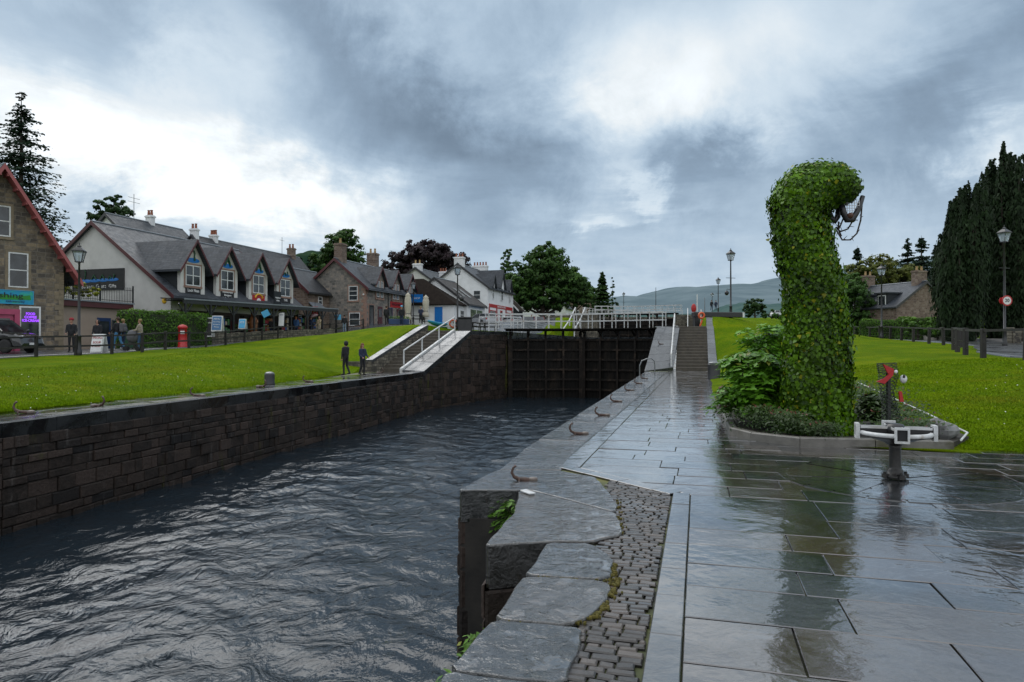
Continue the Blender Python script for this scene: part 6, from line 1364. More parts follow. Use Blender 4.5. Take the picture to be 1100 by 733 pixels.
def yew(label,px0,px1,pytop,d,seed,nplume,topf):
    pxm=(px0+px1)/2; b=tz(pxm,d,'r'); r=np.random.default_rng(seed); o=empty('yew_tree',b,0,label,'tree','upright yews beside the road'); W=(px1-px0)*d/F; Hm=A(0,pytop,d)[2]-b[2]
    t=MB(); P=[];N=[];S=[];T=[]
    for i in range(nplume):
        a=r.random()*2*PI; q=r.random()**.6*.46; x=W*q*math.cos(a); y=W*q*math.sin(a)*.9; u=x/W+.5; hp=Hm*topf(u)*(.80+.2*r.random())*(1-.25*q); rp=W*(.075+.05*r.random())
        t.tube([(x*.25,y*.25,-.5),(x*.8,y*.8,hp*.35),(x,y,hp*.92)],[.14,.09,.02],5,caps=False)
        n=int(560*hp/12); z=r.random(n)**.85*hp; f=z/hp; prof=np.clip(np.minimum(f*6+.45,1)*np.clip((1-f)*4.5,0,1)**.6,.06,1); aa=r.random(n)*2*PI; rr=rp*prof*(.75+.4*r.random(n)); k=np.clip(.25+f*1.6,.25,1)
        px_=x*(.45+.55*k)+rr*np.cos(aa); py_=y*(.45+.55*k)+rr*np.sin(aa); P.append(np.stack([px_,py_,z+.05],1)); N.append(np.stack([np.cos(aa)+x/W*1.2,np.sin(aa)+y/W*1.2,.25+0*aa],1)+r.normal(0,.25,(n,3))); S.append(.30*(.6+.8*r.random(n))); T.append(np.clip(.30+.35*(rr/rp-.6)+.25*f+r.normal(0,.14,n),0,.94))
    t.build('trunk',BARK,o); leaves('crown',np.concatenate(P),np.concatenate(N),np.concatenate(S),'tuft',YEW,o,np.concatenate(T),.35,r,world=False)
    lv=o.children[-1]; return o
yew('left upright yew, slightly lower, rising from behind the roadside wall',1004,1062,176,50,71,80,lambda u:float(np.interp(u,[0,.1,.25,.45,.75,1],[.45,.6,.76,.88,1.0,1.0])))
yew('right upright yew, the tallest dark tree at the right edge',1046,1118,156,53,72,85,lambda u:.80+.22*np.sin(np.clip(u,0,1)*PI))
# ------------------------------------------------------------------ hedges
def hedge(name,label,p,q,w,h,side,n,seed,m=HDG,round_=.12,leaf=.13):
    r=np.random.default_rng(seed); p=Vector(p);q=Vector(q); L=(q-p).length; H=zl if side=='l' else zr; z=min(H(p.x,p.y),H(q.x,q.y))-.05; o=empty(name,(p.x,p.y,z),math.atan2(q.y-p.y,q.x-p.x),label,'hedge')
    mb=MB(); mb.bbox(.06,L-.06,-w/2+.06,w/2-.06,-.3,h-.08,b=min(.2,w*.2)); mb.build('core',IVYCORE,o)
    ar=[L*h,L*h,L*w,w*h,w*h]; f=r.choice(5,n,p=np.array(ar)/sum(ar)); u=r.random(n);v=r.random(n); P=np.zeros((n,3));N=np.zeros((n,3))
    for k in range(5):
        s=f==k
        if k<2: P[s]=np.stack([u[s]*L,np.full(s.sum(),(k*2-1)*w/2),v[s]*h],1); N[s]=(0,k*2-1,0)
        elif k==2: P[s]=np.stack([u[s]*L,(v[s]-.5)*w,np.full(s.sum(),h)],1); N[s]=(0,0,1)
        else: P[s]=np.stack([np.full(s.sum(),(k-3)*L),(u[s]-.5)*w,v[s]*h],1); N[s]=((k-3)*2-1,0,0)
    c=np.array([L/2,0,h*.45]); e=np.clip((np.abs(P-c)/np.array([L/2,w/2,h*.55]))**6,0,1).sum(1); P-= (P-c)/np.linalg.norm(P-c,axis=1,keepdims=True)*np.clip(e-1,0,1)[:,None]*round_*1.6
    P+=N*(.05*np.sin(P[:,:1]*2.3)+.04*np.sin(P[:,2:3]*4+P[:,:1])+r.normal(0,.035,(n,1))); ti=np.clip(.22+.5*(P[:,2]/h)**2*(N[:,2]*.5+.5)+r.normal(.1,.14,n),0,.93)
    leaves('foliage',P,N+r.normal(0,.45,(n,3))+[0,0,.25],leaf*(.6+.8*r.random(n)),'leaf',m,o,ti,1.4,r,world=False); return o
hedge('hedge','long clipped green hedge between the annex and the red pillar box',(-24.0,42.2),(-21.9,48.6),1.5,2.5,'l',9000,1)
hedge('hedge','clipped box hedge furthest left in front of the cottage',(33.6,66),(36.3,64.5),1.6,1.9,'r',3600,2)
hedge('hedge','larger clipped box hedge in the middle in front of the cottage',(35.2,62.5),(38.0,60.5),2.2,2.1,'r',4600,3)
for i,(px,d,w_,h_) in enumerate(((986,58,3.2,1.5),(1008,57,2.6,1.1),(1030,52,2.4,1.3))):
    b=tz(px,d,'r'); broad('bush',('rounded light green bush left of the roadside wall','low spreading bush on top of the roadside wall','dark bush under the yews by the wall end')[i],b,[(0,0,h_*.9,w_*.5,1.2,h_*.55),(w_*.28,0,h_*.7,w_*.35,1,h_*.45),(-w_*.3,0,h_*.65,w_*.35,1,h_*.42)],1500,(HDG,HDG,DG)[i],.2,.3,.1,80+i,cat='bush')
b=tz(-5,46); 
# yellow green shrub on the annex terrace
o=broad('terrace_shrub','yellow green shrub growing on the flat roof terrace behind the railing',(*hpt((-27,41),1.3,.7),4.4),[(-.9,.1,.7,.55,.4,.6),(0,0,.75,.7,.45,.55),(.9,.1,.65,.7,.4,.5),(-1.2,.1,1.2,.35,.3,.4)],1900,leafmat('yellow_leaf',(.10,.13,.01),(.34,.34,.03),(.42,.40,.05),.5,.3,.9,.7),.12,.3,.05,90,cat='shrub')
# roadside wall under the yews
o=empty('garden_wall',(34.4,58,2),0,'pale rendered roadside wall under the yews and bushes','wall'); mb=MB(); wp_=[(36.6,60.5),(35.6,56.3),(34.2,52.0),(33.3,49.2)]
for i in range(3):
    a=Vector(wp_[i]);b_=Vector(wp_[i+1]); d=(b_-a).normalized(); n_=Vector((-d.y,d.x))*.18; z0=zr(*a);z1=zr(*b_)
    poly=[tuple(a-n_),tuple(b_-n_),tuple(b_+n_),tuple(a+n_)]
    mb.prism(ccw(poly),-.5,lambda x,y:zr(x,y)+1.12,bev=.03)
mb.build('wall',render_mat('old_grey_render',(.26,.245,.22),.6),o,world=True)
o=empty('field_wall',(32,45,1.7),0,'rough rubble wall with a cream stone gate pier at the right edge','wall'); mb=MB(); a=Vector((31.6,43.8)); b_=Vector((36,36.5)); n=16; d=(b_-a)/n
for i in range(n):
    p=a+d*i; z=zr(p.x,p.y); mb.M=Matrix.Translation((p.x,p.y,z))@Matrix.Rotation(math.atan2(d.y,d.x),4,'Z'); mb.bbox(.01,d.length-.01,-.22,.22,-.3,.95+random.uniform(-.06,.12),b=.05,tint=random.random())
mb.M=Matrix(); mb.build('masonry',RUBW,o,world=True); mb=MB(Matrix.Translation((33.4,41.2,zr(33.4,41.2)))); mb.bbox(-.35,.35,-.35,.35,-.2,1.75,b=.04); mb.bbox(-.42,.42,-.42,.42,1.75,1.9,b=.04); mb.build('gate_pier',QUOIN2,o,world=True)
# ------------------------------------------------------------------ far hills and woods
def ridge(name,label,prof,d,m,depth=600,z0=0,seed=1,kind='structure',rough=6):
    px=np.array([p[0] for p in prof]);py=np.array([p[1] for p in prof]); X=np.linspace(px[0],px[-1],160); Yp=np.interp(X,px,py); r=np.random.default_rng(seed); nz=sum(np.sin(X*k+r.random()*6)/k for k in (.05,.11,.23,.5,.9))*.05
    T=np.linspace(0,1,26); G=[]
    for t in T:
        dd=d-depth*(1-t)*.9; h=(1.6+(371-Yp)*d/F)*(math.sin(t*PI/2))+nz*rough*t; G.append(np.stack([(X-550)*d/F,np.full_like(X,dd),np.maximum(h,0)*1.0+z0*0],1))
    return tag(grid_mesh(name,np.array(G),m),kind=kind)
def hillmat(name,c1,c2,s):  # the misty colours carry the distance haze in the base colour
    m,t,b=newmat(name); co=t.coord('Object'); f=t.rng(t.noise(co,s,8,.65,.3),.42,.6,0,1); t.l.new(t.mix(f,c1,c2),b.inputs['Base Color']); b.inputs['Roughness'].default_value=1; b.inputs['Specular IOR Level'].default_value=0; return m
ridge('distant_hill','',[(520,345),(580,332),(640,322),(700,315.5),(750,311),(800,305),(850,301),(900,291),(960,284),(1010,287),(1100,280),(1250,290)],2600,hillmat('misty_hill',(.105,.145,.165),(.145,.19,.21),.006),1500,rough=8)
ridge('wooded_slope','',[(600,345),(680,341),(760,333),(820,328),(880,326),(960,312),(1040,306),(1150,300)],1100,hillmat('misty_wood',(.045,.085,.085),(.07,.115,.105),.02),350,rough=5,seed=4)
ridge('wooded_slope','',[(-100,300),(100,290),(250,292),(300,287),(345,292),(420,300),(500,315),(560,330)],420,hillmat('dark_wooded_hill',(.012,.028,.018),(.03,.055,.03),.06),120,rough=10,seed=6)
# ------------------------------------------------------------------ fences
def post_fence(name,label,posts,h,rails,H,m=DWOOD,pw=.13,wires=0):
    o=empty(name,(*posts[0],H(*posts[0])),0,label,'fence'); Q=[]
    for (x,y) in posts:
        z=H(x,y); hh=h*random.uniform(.97,1.06); mb=MB(Matrix.Translation((x,y,z))@Matrix.Rotation(random.uniform(-.04,.04),4,'Y')); mb.bbox(-pw/2,pw/2,-pw/2,pw/2,-.3,hh,b=.015,tint=random.random()); mb.build('post',m,o,world=True); Q.append(Vector((x,y,z)))
    for rz_,rw,rh in rails:
        for a,b in zip(Q[:-1],Q[1:]): mb=MB(); mb.beam(a+Vector((0,0,h*rz_)),b+Vector((0,0,h*rz_)),rw,rh,tint=random.random()); mb.build('rail',m,o,world=True)
    for k in range(wires):
        mb=MB()
        for a,b in zip(Q[:-1],Q[1:]): mb.beam(a+Vector((0,0,h*(.25+.25*k))),b+Vector((0,0,h*(.25+.25*k))),.012,.012)
        mb.build('wire',IRON,o,world=True)
    return o
fl=[(-24.4,27.5),(-23.2,30),(-22.3,32),(-21.4,33.5),(-20.4,34.8),(-19.5,36),(-19.3,38),(-19.5,41.2),(-19.9,44.4),(-19.8,47.2),(-19.6,50),(-19.4,53),(-19.2,56),(-18.8,59),(-18.1,62),(-17.2,64.5),(-16,66.3),(-14.6,67)]
post_fence('post_and_rail_fence','black post and two rail fence along the top of the left lawn',fl,1.02,[(.92,.09,.08),(.45,.05,.09)],zl)
fr=[(16.3,19.8),(17.1,22.7),(17.6,25.5),(18.6,28),(19.9,30.5),(21.1,32.6),(22.6,34.8),(24.3,37),(26.5,41),(27.5,43.5),(28.1,46),(29.4,50),(30.8,54),(31.3,56.5),(31.8,59),(33,63),(34.9,68),(37.2,73),(40.1,80),(44,88)]
post_fence('post_and_rail_fence','black post and top rail fence curving along the right hand road',fr,1.08,[(.95,.07,.09)],zr,wires=2,pw=.16)
# ------------------------------------------------------------------ lamps
def lamp_glass():
    m,t,b=newmat('lantern_glass'); b.inputs['Base Color'].default_value=(.55,.62,.68,1); b.inputs['Roughness'].default_value=.12; b.inputs['Transmission Weight'].default_value=.55; b.inputs['Alpha'].default_value=.75; return m
LG=lamp_glass()
def make_lamp(h):
    o=empty('street_lamp',(0,0,0),0); mb=MB(); mb.smooth=True; mb.lathe([(.14,-.3),(.14,.25),(.11,.3),(.10,.9),(.12,.93),(.12,.98),(.07,1.02),(.06,h*.55),(.045,h-1.0),(.06,h-.98),(.06,h-.94),(.03,h-.88)],n=12); mb.build('post',BLACK,o)
    mb=MB(); mb.tube([(-.42,0,h-2.3 if h<5.6 else h-2.4),(.42,0,h-2.3 if h<5.6 else h-2.4)],.022,6); mb.build('ladder_bar',BLACK,o)
    z=h-.88; a=.13;b_=.24; c=.50
    for i in range(4):
        s0=(1 if i in(0,3) else -1, 1 if i<2 else -1); j=(i+1)%4; s1=(1 if j in(0,3) else -1, 1 if j<2 else -1)
        g=MB(); g.add([(s0[0]*a,s0[1]*a,z),(s1[0]*a,s1[1]*a,z),(s1[0]*b_,s1[1]*b_,z+c),(s0[0]*b_,s0[1]*b_,z+c)],[(0,1,2,3)]); g.build('lantern_pane',LG,o)
    f=MB()
    for i in range(4):
        s0=(1 if i in(0,3) else -1, 1 if i<2 else -1); f.beam((s0[0]*a,s0[1]*a,z-.02),(s0[0]*b_,s0[1]*b_,z+c+.02),.03,.03)
    for hw,zz in ((a+.02,z-.02),(b_+.02,z+c+.0)):
        f.beam((-hw,-hw,zz),(hw,-hw,zz),.035,.035); f.beam((-hw,hw,zz),(hw,hw,zz),.035,.035); f.beam((-hw,-hw,zz),(-hw,hw,zz),.035,.035); f.beam((hw,-hw,zz),(hw,hw,zz),.035,.035)
    f.build('lantern_frame',BLACK,o)
    mb=MB(); mb.lathe([(.36,z+c+.02),(.34,z+c+.05),(.14,z+c+.2),(.10,z+c+.22),(.10,z+c+.28),(.03,z+c+.32),(.035,z+c+.36),(.005,z+c+.46)],n=4); mb.M=Matrix.Rotation(PI/4,4,'Z'); mb.v=[tuple(mb.M@Vector(v)) for v in mb.v]; mb.build('lantern_cap',BLACK,o)
    mb=MB(); mb.lathe([(.03,z+.03),(.05,z+.12),(.05,z+.25),(.01,z+.32)],n=8); mb.build('bulb',WPAINT,o)
    return o
LS=[(85,33.6,'l',5.5,'black street lamp in front of the pink beige annex'),(444,75,'l',5.0,'street lamp in front of the granite house between the cream parasols'),(491.5,52.5,'p',5.3,'tall lamp post standing on the left lockside before the white houses'),
    (785,54,'r',5.5,'nearest street lamp on the right bank ridge with a hanging basket'),(771.5,98,'q',5.4,'second street lamp along the right bank ridge'),(765,140,'r',5.6,'third and smallest street lamp along the right bank ridge'),
    (947,55,'r',6.0,'street lamp beside the cottage hedges across the road'),(1079,39,'r',6.9,'tall street lamp in front of the dark yews with a round speed sign'),(670,150,'r',6,'far thin lamp left of the long pole beyond the lock')]
protos={}
for px,d,sd,h,lab in LS:
    x=(px-550)*d/F; z={'l':zl,'r':zr,'p':lambda x,y:2.62,'q':lambda x,y:5.95}[sd](x,d); l=make_lamp(h) if h not in protos else copy_tree(protos[h]); protos[h]=l; l.location=(x,d,z); l.rotation_euler[2]=.3; tag(l,lab,'street lamp','Victorian style street lamps')
def basket(x,y,z,lab,side=-1):
    o=empty('hanging_basket',(x,y,z),0,lab,'basket'); mb=MB(); mb.smooth=True; mb.ellip((side*.32,0,0),(.17,.17,.19),12,8); mb.build('basket',BLACK,o); mb=MB(); mb.tube([(0,0,.25),(side*.3,0,.32),(side*.32,0,.1)],.02,6); mb.build('bracket',BLACK,o)
basket(A(785,0,54)[0],54,A(0,315,54)[2],'round dark hanging basket on the nearest right bank lamp'); basket(A(491.5,0,52.5)[0],52.5,A(0,321,52.5)[2],'round dark hanging basket on the left lockside lamp post',1)
# speed sign
x,y,z=A(1079,323.3,38.8); o=empty('speed_sign',(x+.05,y-.12,z),0,'round white speed limit sign with red ring reading 20 on the tall lamp','sign'); M=Matrix(((1,0,0,0),(0,0,-1,0),(0,1,0,0),(0,0,0,1)))
mb=MB(M); mb.lathe([(.30,0),(.30,.02)],n=28); mb.build('ring',SIGNRED,o); mb=MB(M); mb.lathe([(.225,.018),(.225,.026)],n=28); mb.build('disc',WTXT,o); lettering(o,M,'20',.26,BLACKT,out=.027,bold=.006)
mb=MB(M@Matrix.Translation((-.18,0,-.1))); mb.lathe([(.20,0),(.20,.02)],n=28); mb.build('rear_disc',SIGNRED,o)
# poles far away
for i,(px,d,t0,lab) in enumerate(((704.5,140,309,'long thin pole standing on the far lockside'),(757,120,320,'thin pale mast right of the red lifebuoy case'),(643,160,320,'short pale post by the cone shaped tree'))):
    x=(px-550)*d/F; z=zr(x,d) if px>690 else zl(x,d); o=MB(); o.tube([(x,d,z-.3),(x,d,A(0,t0,d)[2])],[.09,.05],6); o=o.build('pole',GREY if i else BLACK); tag(o,lab,'pole')
# planter box on the far lock with green plant
# ------------------------------------------------------------------ pillar box, boards, bin, tables, parasols, canoe
x,y,_=A(196.3,0,44); z=zl(x,y); o=empty('pillar_box',(x,y,z),.4,'red pillar box with a white notice beside the clipped hedge','post box')
mb=MB(); mb.smooth=True; mb.lathe([(.30,-.1),(.30,.1),(.27,.12),(.26,1.22),(.30,1.25),(.30,1.33),(.27,1.36),(.22,1.44),(.02,1.5)],n=20); mb.build('body',SIGNRED,o); mb=MB(); mb.box(-.12,.12,-.29,-.24,.88,1.08); mb.build('notice',WTXT,o); mb=MB(); mb.box(-.13,.13,-.30,-.2,1.14,1.18); mb.build('slot',BLACK,o)
def aboard(px,d,w,h,m,lab,lines,tm,side='l',rz=0,zoff=0,frame=WPAINT):
    x,y,_=A(px,0,d); z=(zl(x,y) if side=='l' else side)+zoff; o=empty('a_board',(x,y,z),rz,lab,'sign board'); mb=MB()
    for s in (-1,1):
        vs=[(-w/2,s*.28,0),(w/2,s*.28,0),(w/2,s*.04,h),(-w/2,s*.04,h)]; vs+=[(a,b+s*.03,c) for a,b,c in vs]; mb.add(vs,[(0,1,2,3),(7,6,5,4),(0,4,5,1),(1,5,6,2),(2,6,7,3),(3,7,4,0)] if s<0 else [(3,2,1,0),(4,5,6,7),(1,5,4,0),(2,6,5,1),(3,7,6,2),(0,4,7,3)])
    mb.build('frame',frame,o); an=math.atan2(.24,h); M=Matrix.Translation((0,-.20,h*.5))@Matrix.Rotation(PI/2-an,4,'X'); mb=MB(M); mb.box(-w*.43,w*.43,-h*.44,h*.46,-.0,.03); pn=mb.build('panel',m,o)
    for tx,dy,sz,wd in lines: lettering(pn,M@Matrix.Translation((0,dy,.033)),tx,sz,tm,wid=wd)
    return o
aboard(107,35.6,.62,1.0,WTXT,'white pavement sign board with red heading between the two dark clad people',[('SPECIALS',.3,.13,.5),('SOUP',.05,.16,.4),('OF THE DAY',-.15,.12,.45)],SIGNRED)
aboard(234,46.5,.68,1.05,mat('slate_blue_board',(.07,.17,.32),(.05,.13,.26)),'tall blue notice board with a white frame under the veranda',[('MENU',.3,.14,.4),('Fish & Chips',.1,.1,.46),('Burgers',-.08,.1,.4),('Pizza',-.26,.1,.3)],WTXT,rz=.1,zoff=1.0)
aboard(226,48.0,.42,1.35,BLACKM,'dark menu stand with pale notices left of the blue notice board',[('OPEN',.3,.12,.28)],WTXT,rz=.1,zoff=.6)
aboard(261,51,.5,.75,BLUEL,'light blue picture board standing by the garden wall',[('ICE',.1,.2,.3)],WTXT,rz=.1,zoff=1.0)
aboard(303,57.5,.5,1.25,WTXT,'tall white price board under the veranda',[('Gifts',.4,.14,.3)],NAVY,rz=.1,zoff=.95,frame=BLACK)
aboard(322,62,.5,1.25,WTXT,'second white price board further along the veranda',[('Gifts',.4,.14,.3)],NAVY,rz=.1,zoff=.85,frame=BLACK)
def hangsign(px,py,d,w,h,m,lab,txt,tm,name='hanging_sign',tilt=0):
    x,y,z=A(px,py,d); M=Matrix.Translation((0,0,0))@Matrix.Rotation(PI/2,4,'X')@Matrix.Rotation(tilt,4,'Z'); o=empty(name,(x,y,z),.2,lab,'sign'); mb=MB(M); mb.box(-w/2,w/2,-h/2,h/2,0,.04); mb.build('board',m,o)
    if txt: lettering(o,M,txt,h*.4,tm,out=.045,wid=w*.7)
    mb=MB(M); mb.beam((0,h/2,.02),(0,h/2+.5,.02),.03,.03); mb.build('hanger',BLACK,o); return o
hangsign(338.5,334.5,63,.5,.85,SIGNRED,'red and white banner hanging at the end of the veranda','A',WTXT); hangsign(285.5,337,54,.55,.5,BLUEL,'tilted blue and green picture flag hanging under the veranda','',WTXT,tilt=.5); hangsign(363,341,66,.6,.5,BLUEL,'small blue oval sign near the end of the veranda','',WTXT)
x,y,_=A(136,0,39.5); o=empty('wheelie_bin',(x,y,zl(x,y)),.2,'dark green wheelie bin in front of the hedge','bin'); mb=MB(); mb.bbox(-.28,.28,-.3,.3,.08,.98,b=.04); mb.build('body',mat('green_bin',(.006,.06,.02)),o); mb=MB(); mb.bbox(-.31,.31,-.34,.33,.985,1.06,b=.02); mb.build('lid',mat('green_bin_lid',(.005,.045,.015)),o)
for s in (-1,1): mb=MB(Matrix.Translation((s*.24,.3,.1))@Matrix.Rotation(PI/2,4,'Y')); mb.lathe([(.1,-.03),(.1,.03)],n=12); mb.build('wheel',BLACK,o)
# low stand and carved figure by the veranda
x,y,_=A(272,0,54.5); o=empty('carved_figure',(x,y,zl(x,y)+.6),0,'brown carved wooden bear figure standing under the veranda','carving'); WOODC=mat('orange_brown_wood',(.20,.075,.02),(.12,.045,.015),8,.5,bump=.5); mb=MB(); mb.smooth=True
mb.lathe([(.3,0),(.32,.4),(.36,.9),(.28,1.25),(.16,1.38)],n=12); mb.ellip((0,0,1.55),(.2,.2,.2),10,8); mb.ellip((-.14,0,1.72),(.06,.05,.06),6,5); mb.ellip((.14,0,1.72),(.06,.05,.06),6,5); mb.ellip((0,-.2,1.5),(.08,.1,.07),8,6); mb.tube([(-.3,0,1.1),(-.4,-.2,.9),(-.2,-.35,.85)],.09,8); mb.tube([(.3,0,1.1),(.4,-.2,.9),(.2,-.35,.85)],.09,8); mb.build('figure',WOODC,o)
# goods racks inside the veranda: each a stand with coloured goods
gm=[mat('goods_red',(.25,.02,.03)),mat('goods_ochre',(.3,.17,.05)),mat('goods_blue',(.03,.10,.3)),mat('goods_cream',(.35,.3,.24)),mat('goods_green',(.05,.16,.05))]
for i,xx in enumerate((2.2,4.2,6.9,9.3,11.8,14.2,16.6)):
    px_=hpt(O3,xx,-1.0); o=empty('goods_rack',(*px_,z3+.2+.05*xx),RZ,('rack of red goods at the near end of the veranda','rack of mixed goods by the second veranda post','rack of ochre and red goods beside the carved figure','rack of cream goods behind the tall white price board','rack of dark goods between the two white price boards','rack of ochre goods behind the second price board','rack of goods at the far end of the veranda')[i],'rack'); mb=MB()
    for z in (.1,.7,1.3,1.9): mb.box(-.55,.55,-.2,.2,z,z+.03)
    for a in (-.55,.52): mb.box(a,a+.03,-.2,.2,0,2.0)
    mb.build('frame',BLACK,o)
    for z in (.13,.73,1.33):
        for k in range(4):
            m2=MB(); w_=random.uniform(.09,.12); m2.bbox(-.4+k*.26-w_,-.4+k*.26+w_,-.18,.15,z,z+random.uniform(.25,.5),b=.02); m2.build('goods',gm[(i+k+random.randint(0,1))%5],o)
def parasol(px,d,h,lab,py0=None):
    x,y,_=A(px,0,d); z=zl(x,y)
    if py0: z=A(0,py0,d)[2]
    o=empty('closed_parasol',(x,y,z),0,lab,'parasol','closed cream parasols'); mb=MB(); mb.smooth=True; n=18
    prof=[(.30,.45),(.27,.75),(.17,1.0),(.24,1.35),(.27,1.9),(.25,h-.45),(.20,h-.3),(.23,h-.2),(.03,h)]; mb.lathe(prof,n=n); v=[]
    for p in mb.v: a=math.atan2(p[1],p[0]); k=1+.16*math.sin(6*a+p[2]); v.append((p[0]*k,p[1]*k,p[2]))
    mb.v=v; mb.build('canopy',CREAM,o); mb=MB(); mb.tube([(0,0,0),(0,0,h+.05)],.03,8); mb.build('pole',WPAINT,o); mb=MB(); mb.lathe([(.35,0),(.35,.08),(.06,.12)],n=14); mb.build('base',GREY,o)
    mb=MB(); mb.lathe([(.20,.97),(.205,1.03)],n=14); mb.build('tie',GREY,o); return o
parasol(438.3,62,2.9,'left and taller closed cream parasol in front of the granite house',349); parasol(457.5,64,2.5,'right hand closed cream parasol before the low white building',346)
def tub(px,py,d,lab,m=NAVY,w=.55,n=2):
    x,y,z=A(px,py,d); o=empty('flower_tub',(x,y,z),.1,lab,'planter'); mb=MB(); mb.bbox(-w,w,-.25,.25,0,.5,b=.03); mb.build('tub',m,o)
    r=np.random.default_rng(int(px)); P=np.stack([r.uniform(-w,w,160),r.uniform(-.22,.22,160),.5+r.random(160)*.25],1); leaves('flowers',P,r.normal(0,1,(160,3))+[0,-.5,1],.1*(.6+r.random(160)),'leaf',HDG,o,r.random(160),1.5,r,world=False)
tub(424.5,349,60,'left dark blue flower tub near the taller parasol'); tub(433,349,60.4,'right dark blue flower tub touching the taller parasol')
def table(x,y,z,lab,rz=0,grp='picnic tables on the lock plaza',m=DWOOD):
    o=empty('picnic_table',(x,y,z),rz,lab,'picnic table',grp)
    for k in range(5): mb=MB(); mb.box(-.9,.9,-.37+k*.15,-.24+k*.15,.72,.76,tint=random.random()); mb.build('top_board',m,o)
    for s in (-1,1):
        mb=MB(); mb.box(-.9,.9,*sorted((s*.62,s*.85)),.43,.47); mb.build('bench_board',m,o)
        mb=MB(); mb.beam((s*.65,-.75,0),(s*.65,-.2,.72),.06,.09); mb.beam((s*.65,.75,0),(s*.65,.2,.72),.06,.09); mb.beam((s*.65,-.8,.40),(s*.65,.8,.40),.05,.09); mb.build('frame_leg',m,o)
for px,d,lab in ((499,53,'picnic table beside the tall lamp post'),(512,54,'picnic table in front of the silver car'),(524,55,'picnic table nearest the gate railing')):
    x,y,_=A(px,0,d); table(x,y,2.62,lab,.15)
x,y,_=A(447.5,0,64); table(x,y,A(0,348,64)[2],'picnic table between the two cream parasols',.3)
x,y,_=A(472,0,52.5); o=empty('canoe',(x,y,2.62),1.25,'light blue canoe lying on a rack above the left steps','canoe'); mb=MB(); mb.smooth=True; n=13; vs=[];fs=[]
for i in range(n):
    t=i/(n-1)*2-1; w=.38*(1-t*t)**.6+.01; z=.55+.16*t*t; x_=t*2.0
    for j in range(9): a=PI*j/8; vs.append((x_,w*math.cos(a),z+.14-.28*math.sin(a)*(1-.6*t*t)))
for i in range(n-1):
    for j in range(8): fs.append((i*9+j,(i+1)*9+j,(i+1)*9+j+1,i*9+j+1))
mb.add(vs,fs); mb.M=Matrix.Identity(4); hull=mb.build('hull',BLUEL,o); md=hull.modifiers.new('s','SOLIDIFY'); md.thickness=.03
for xx in (-.6,.6): mb=MB(); mb.box(xx-.1,xx+.1,-.33,.33,.62,.65); mb.build('seat',BLACK,o)
mb=MB(); mb.box(-.9,.9,-.45,.45,.0,.06); 
for xx in (-.85,.85): mb.box(xx-.04,xx+.04,-.42,.42,.06,.4)
mb.build('rack',GREENP,o)
x,y,_=A(467,0,51.2); boulder('canoe_cover','bright green bag lying below the blue canoe',(x,y,2.75),(.7,.4,.16),GREENP,2); bpy.data.objects['canoe_cover']['category']='bag'
x,y,_=A(487,0,53); o=empty('lifebuoy_stand',(x,y,2.62),0,'white board with an orange lifebuoy left of the tall lamp post','lifebuoy'); mb=MB(); mb.box(-.45,.45,0,.06,.25,1.05); mb.box(-.4,-.32,0,.06,0,.25); mb.box(.32,.4,0,.06,0,.25); mb.build('board',WPAINT,o); mb=MB(); mb.tube([(.28*math.cos(2*PI*i/16),-.06,.65+.28*math.sin(2*PI*i/16)) for i in range(17)],.06,8); mb.build('ring',ORANGE,o)
for i,px in enumerate((496,503)):
    x,y,_=A(px,0,51); o=empty('litter_bin',(x,y,2.62),0,('black litter bin just right of the tall lamp post','second black litter bin right of the tall lamp post')[i],'bin'); mb=MB(); mb.bbox(-.28,.28,-.28,.28,0,.95,b=.04); mb.build('body',BLACK,o); mb=MB(); mb.bbox(-.31,.31,-.31,.31,.96,1.08,b=.03); mb.build('lid',BLACKM,o)
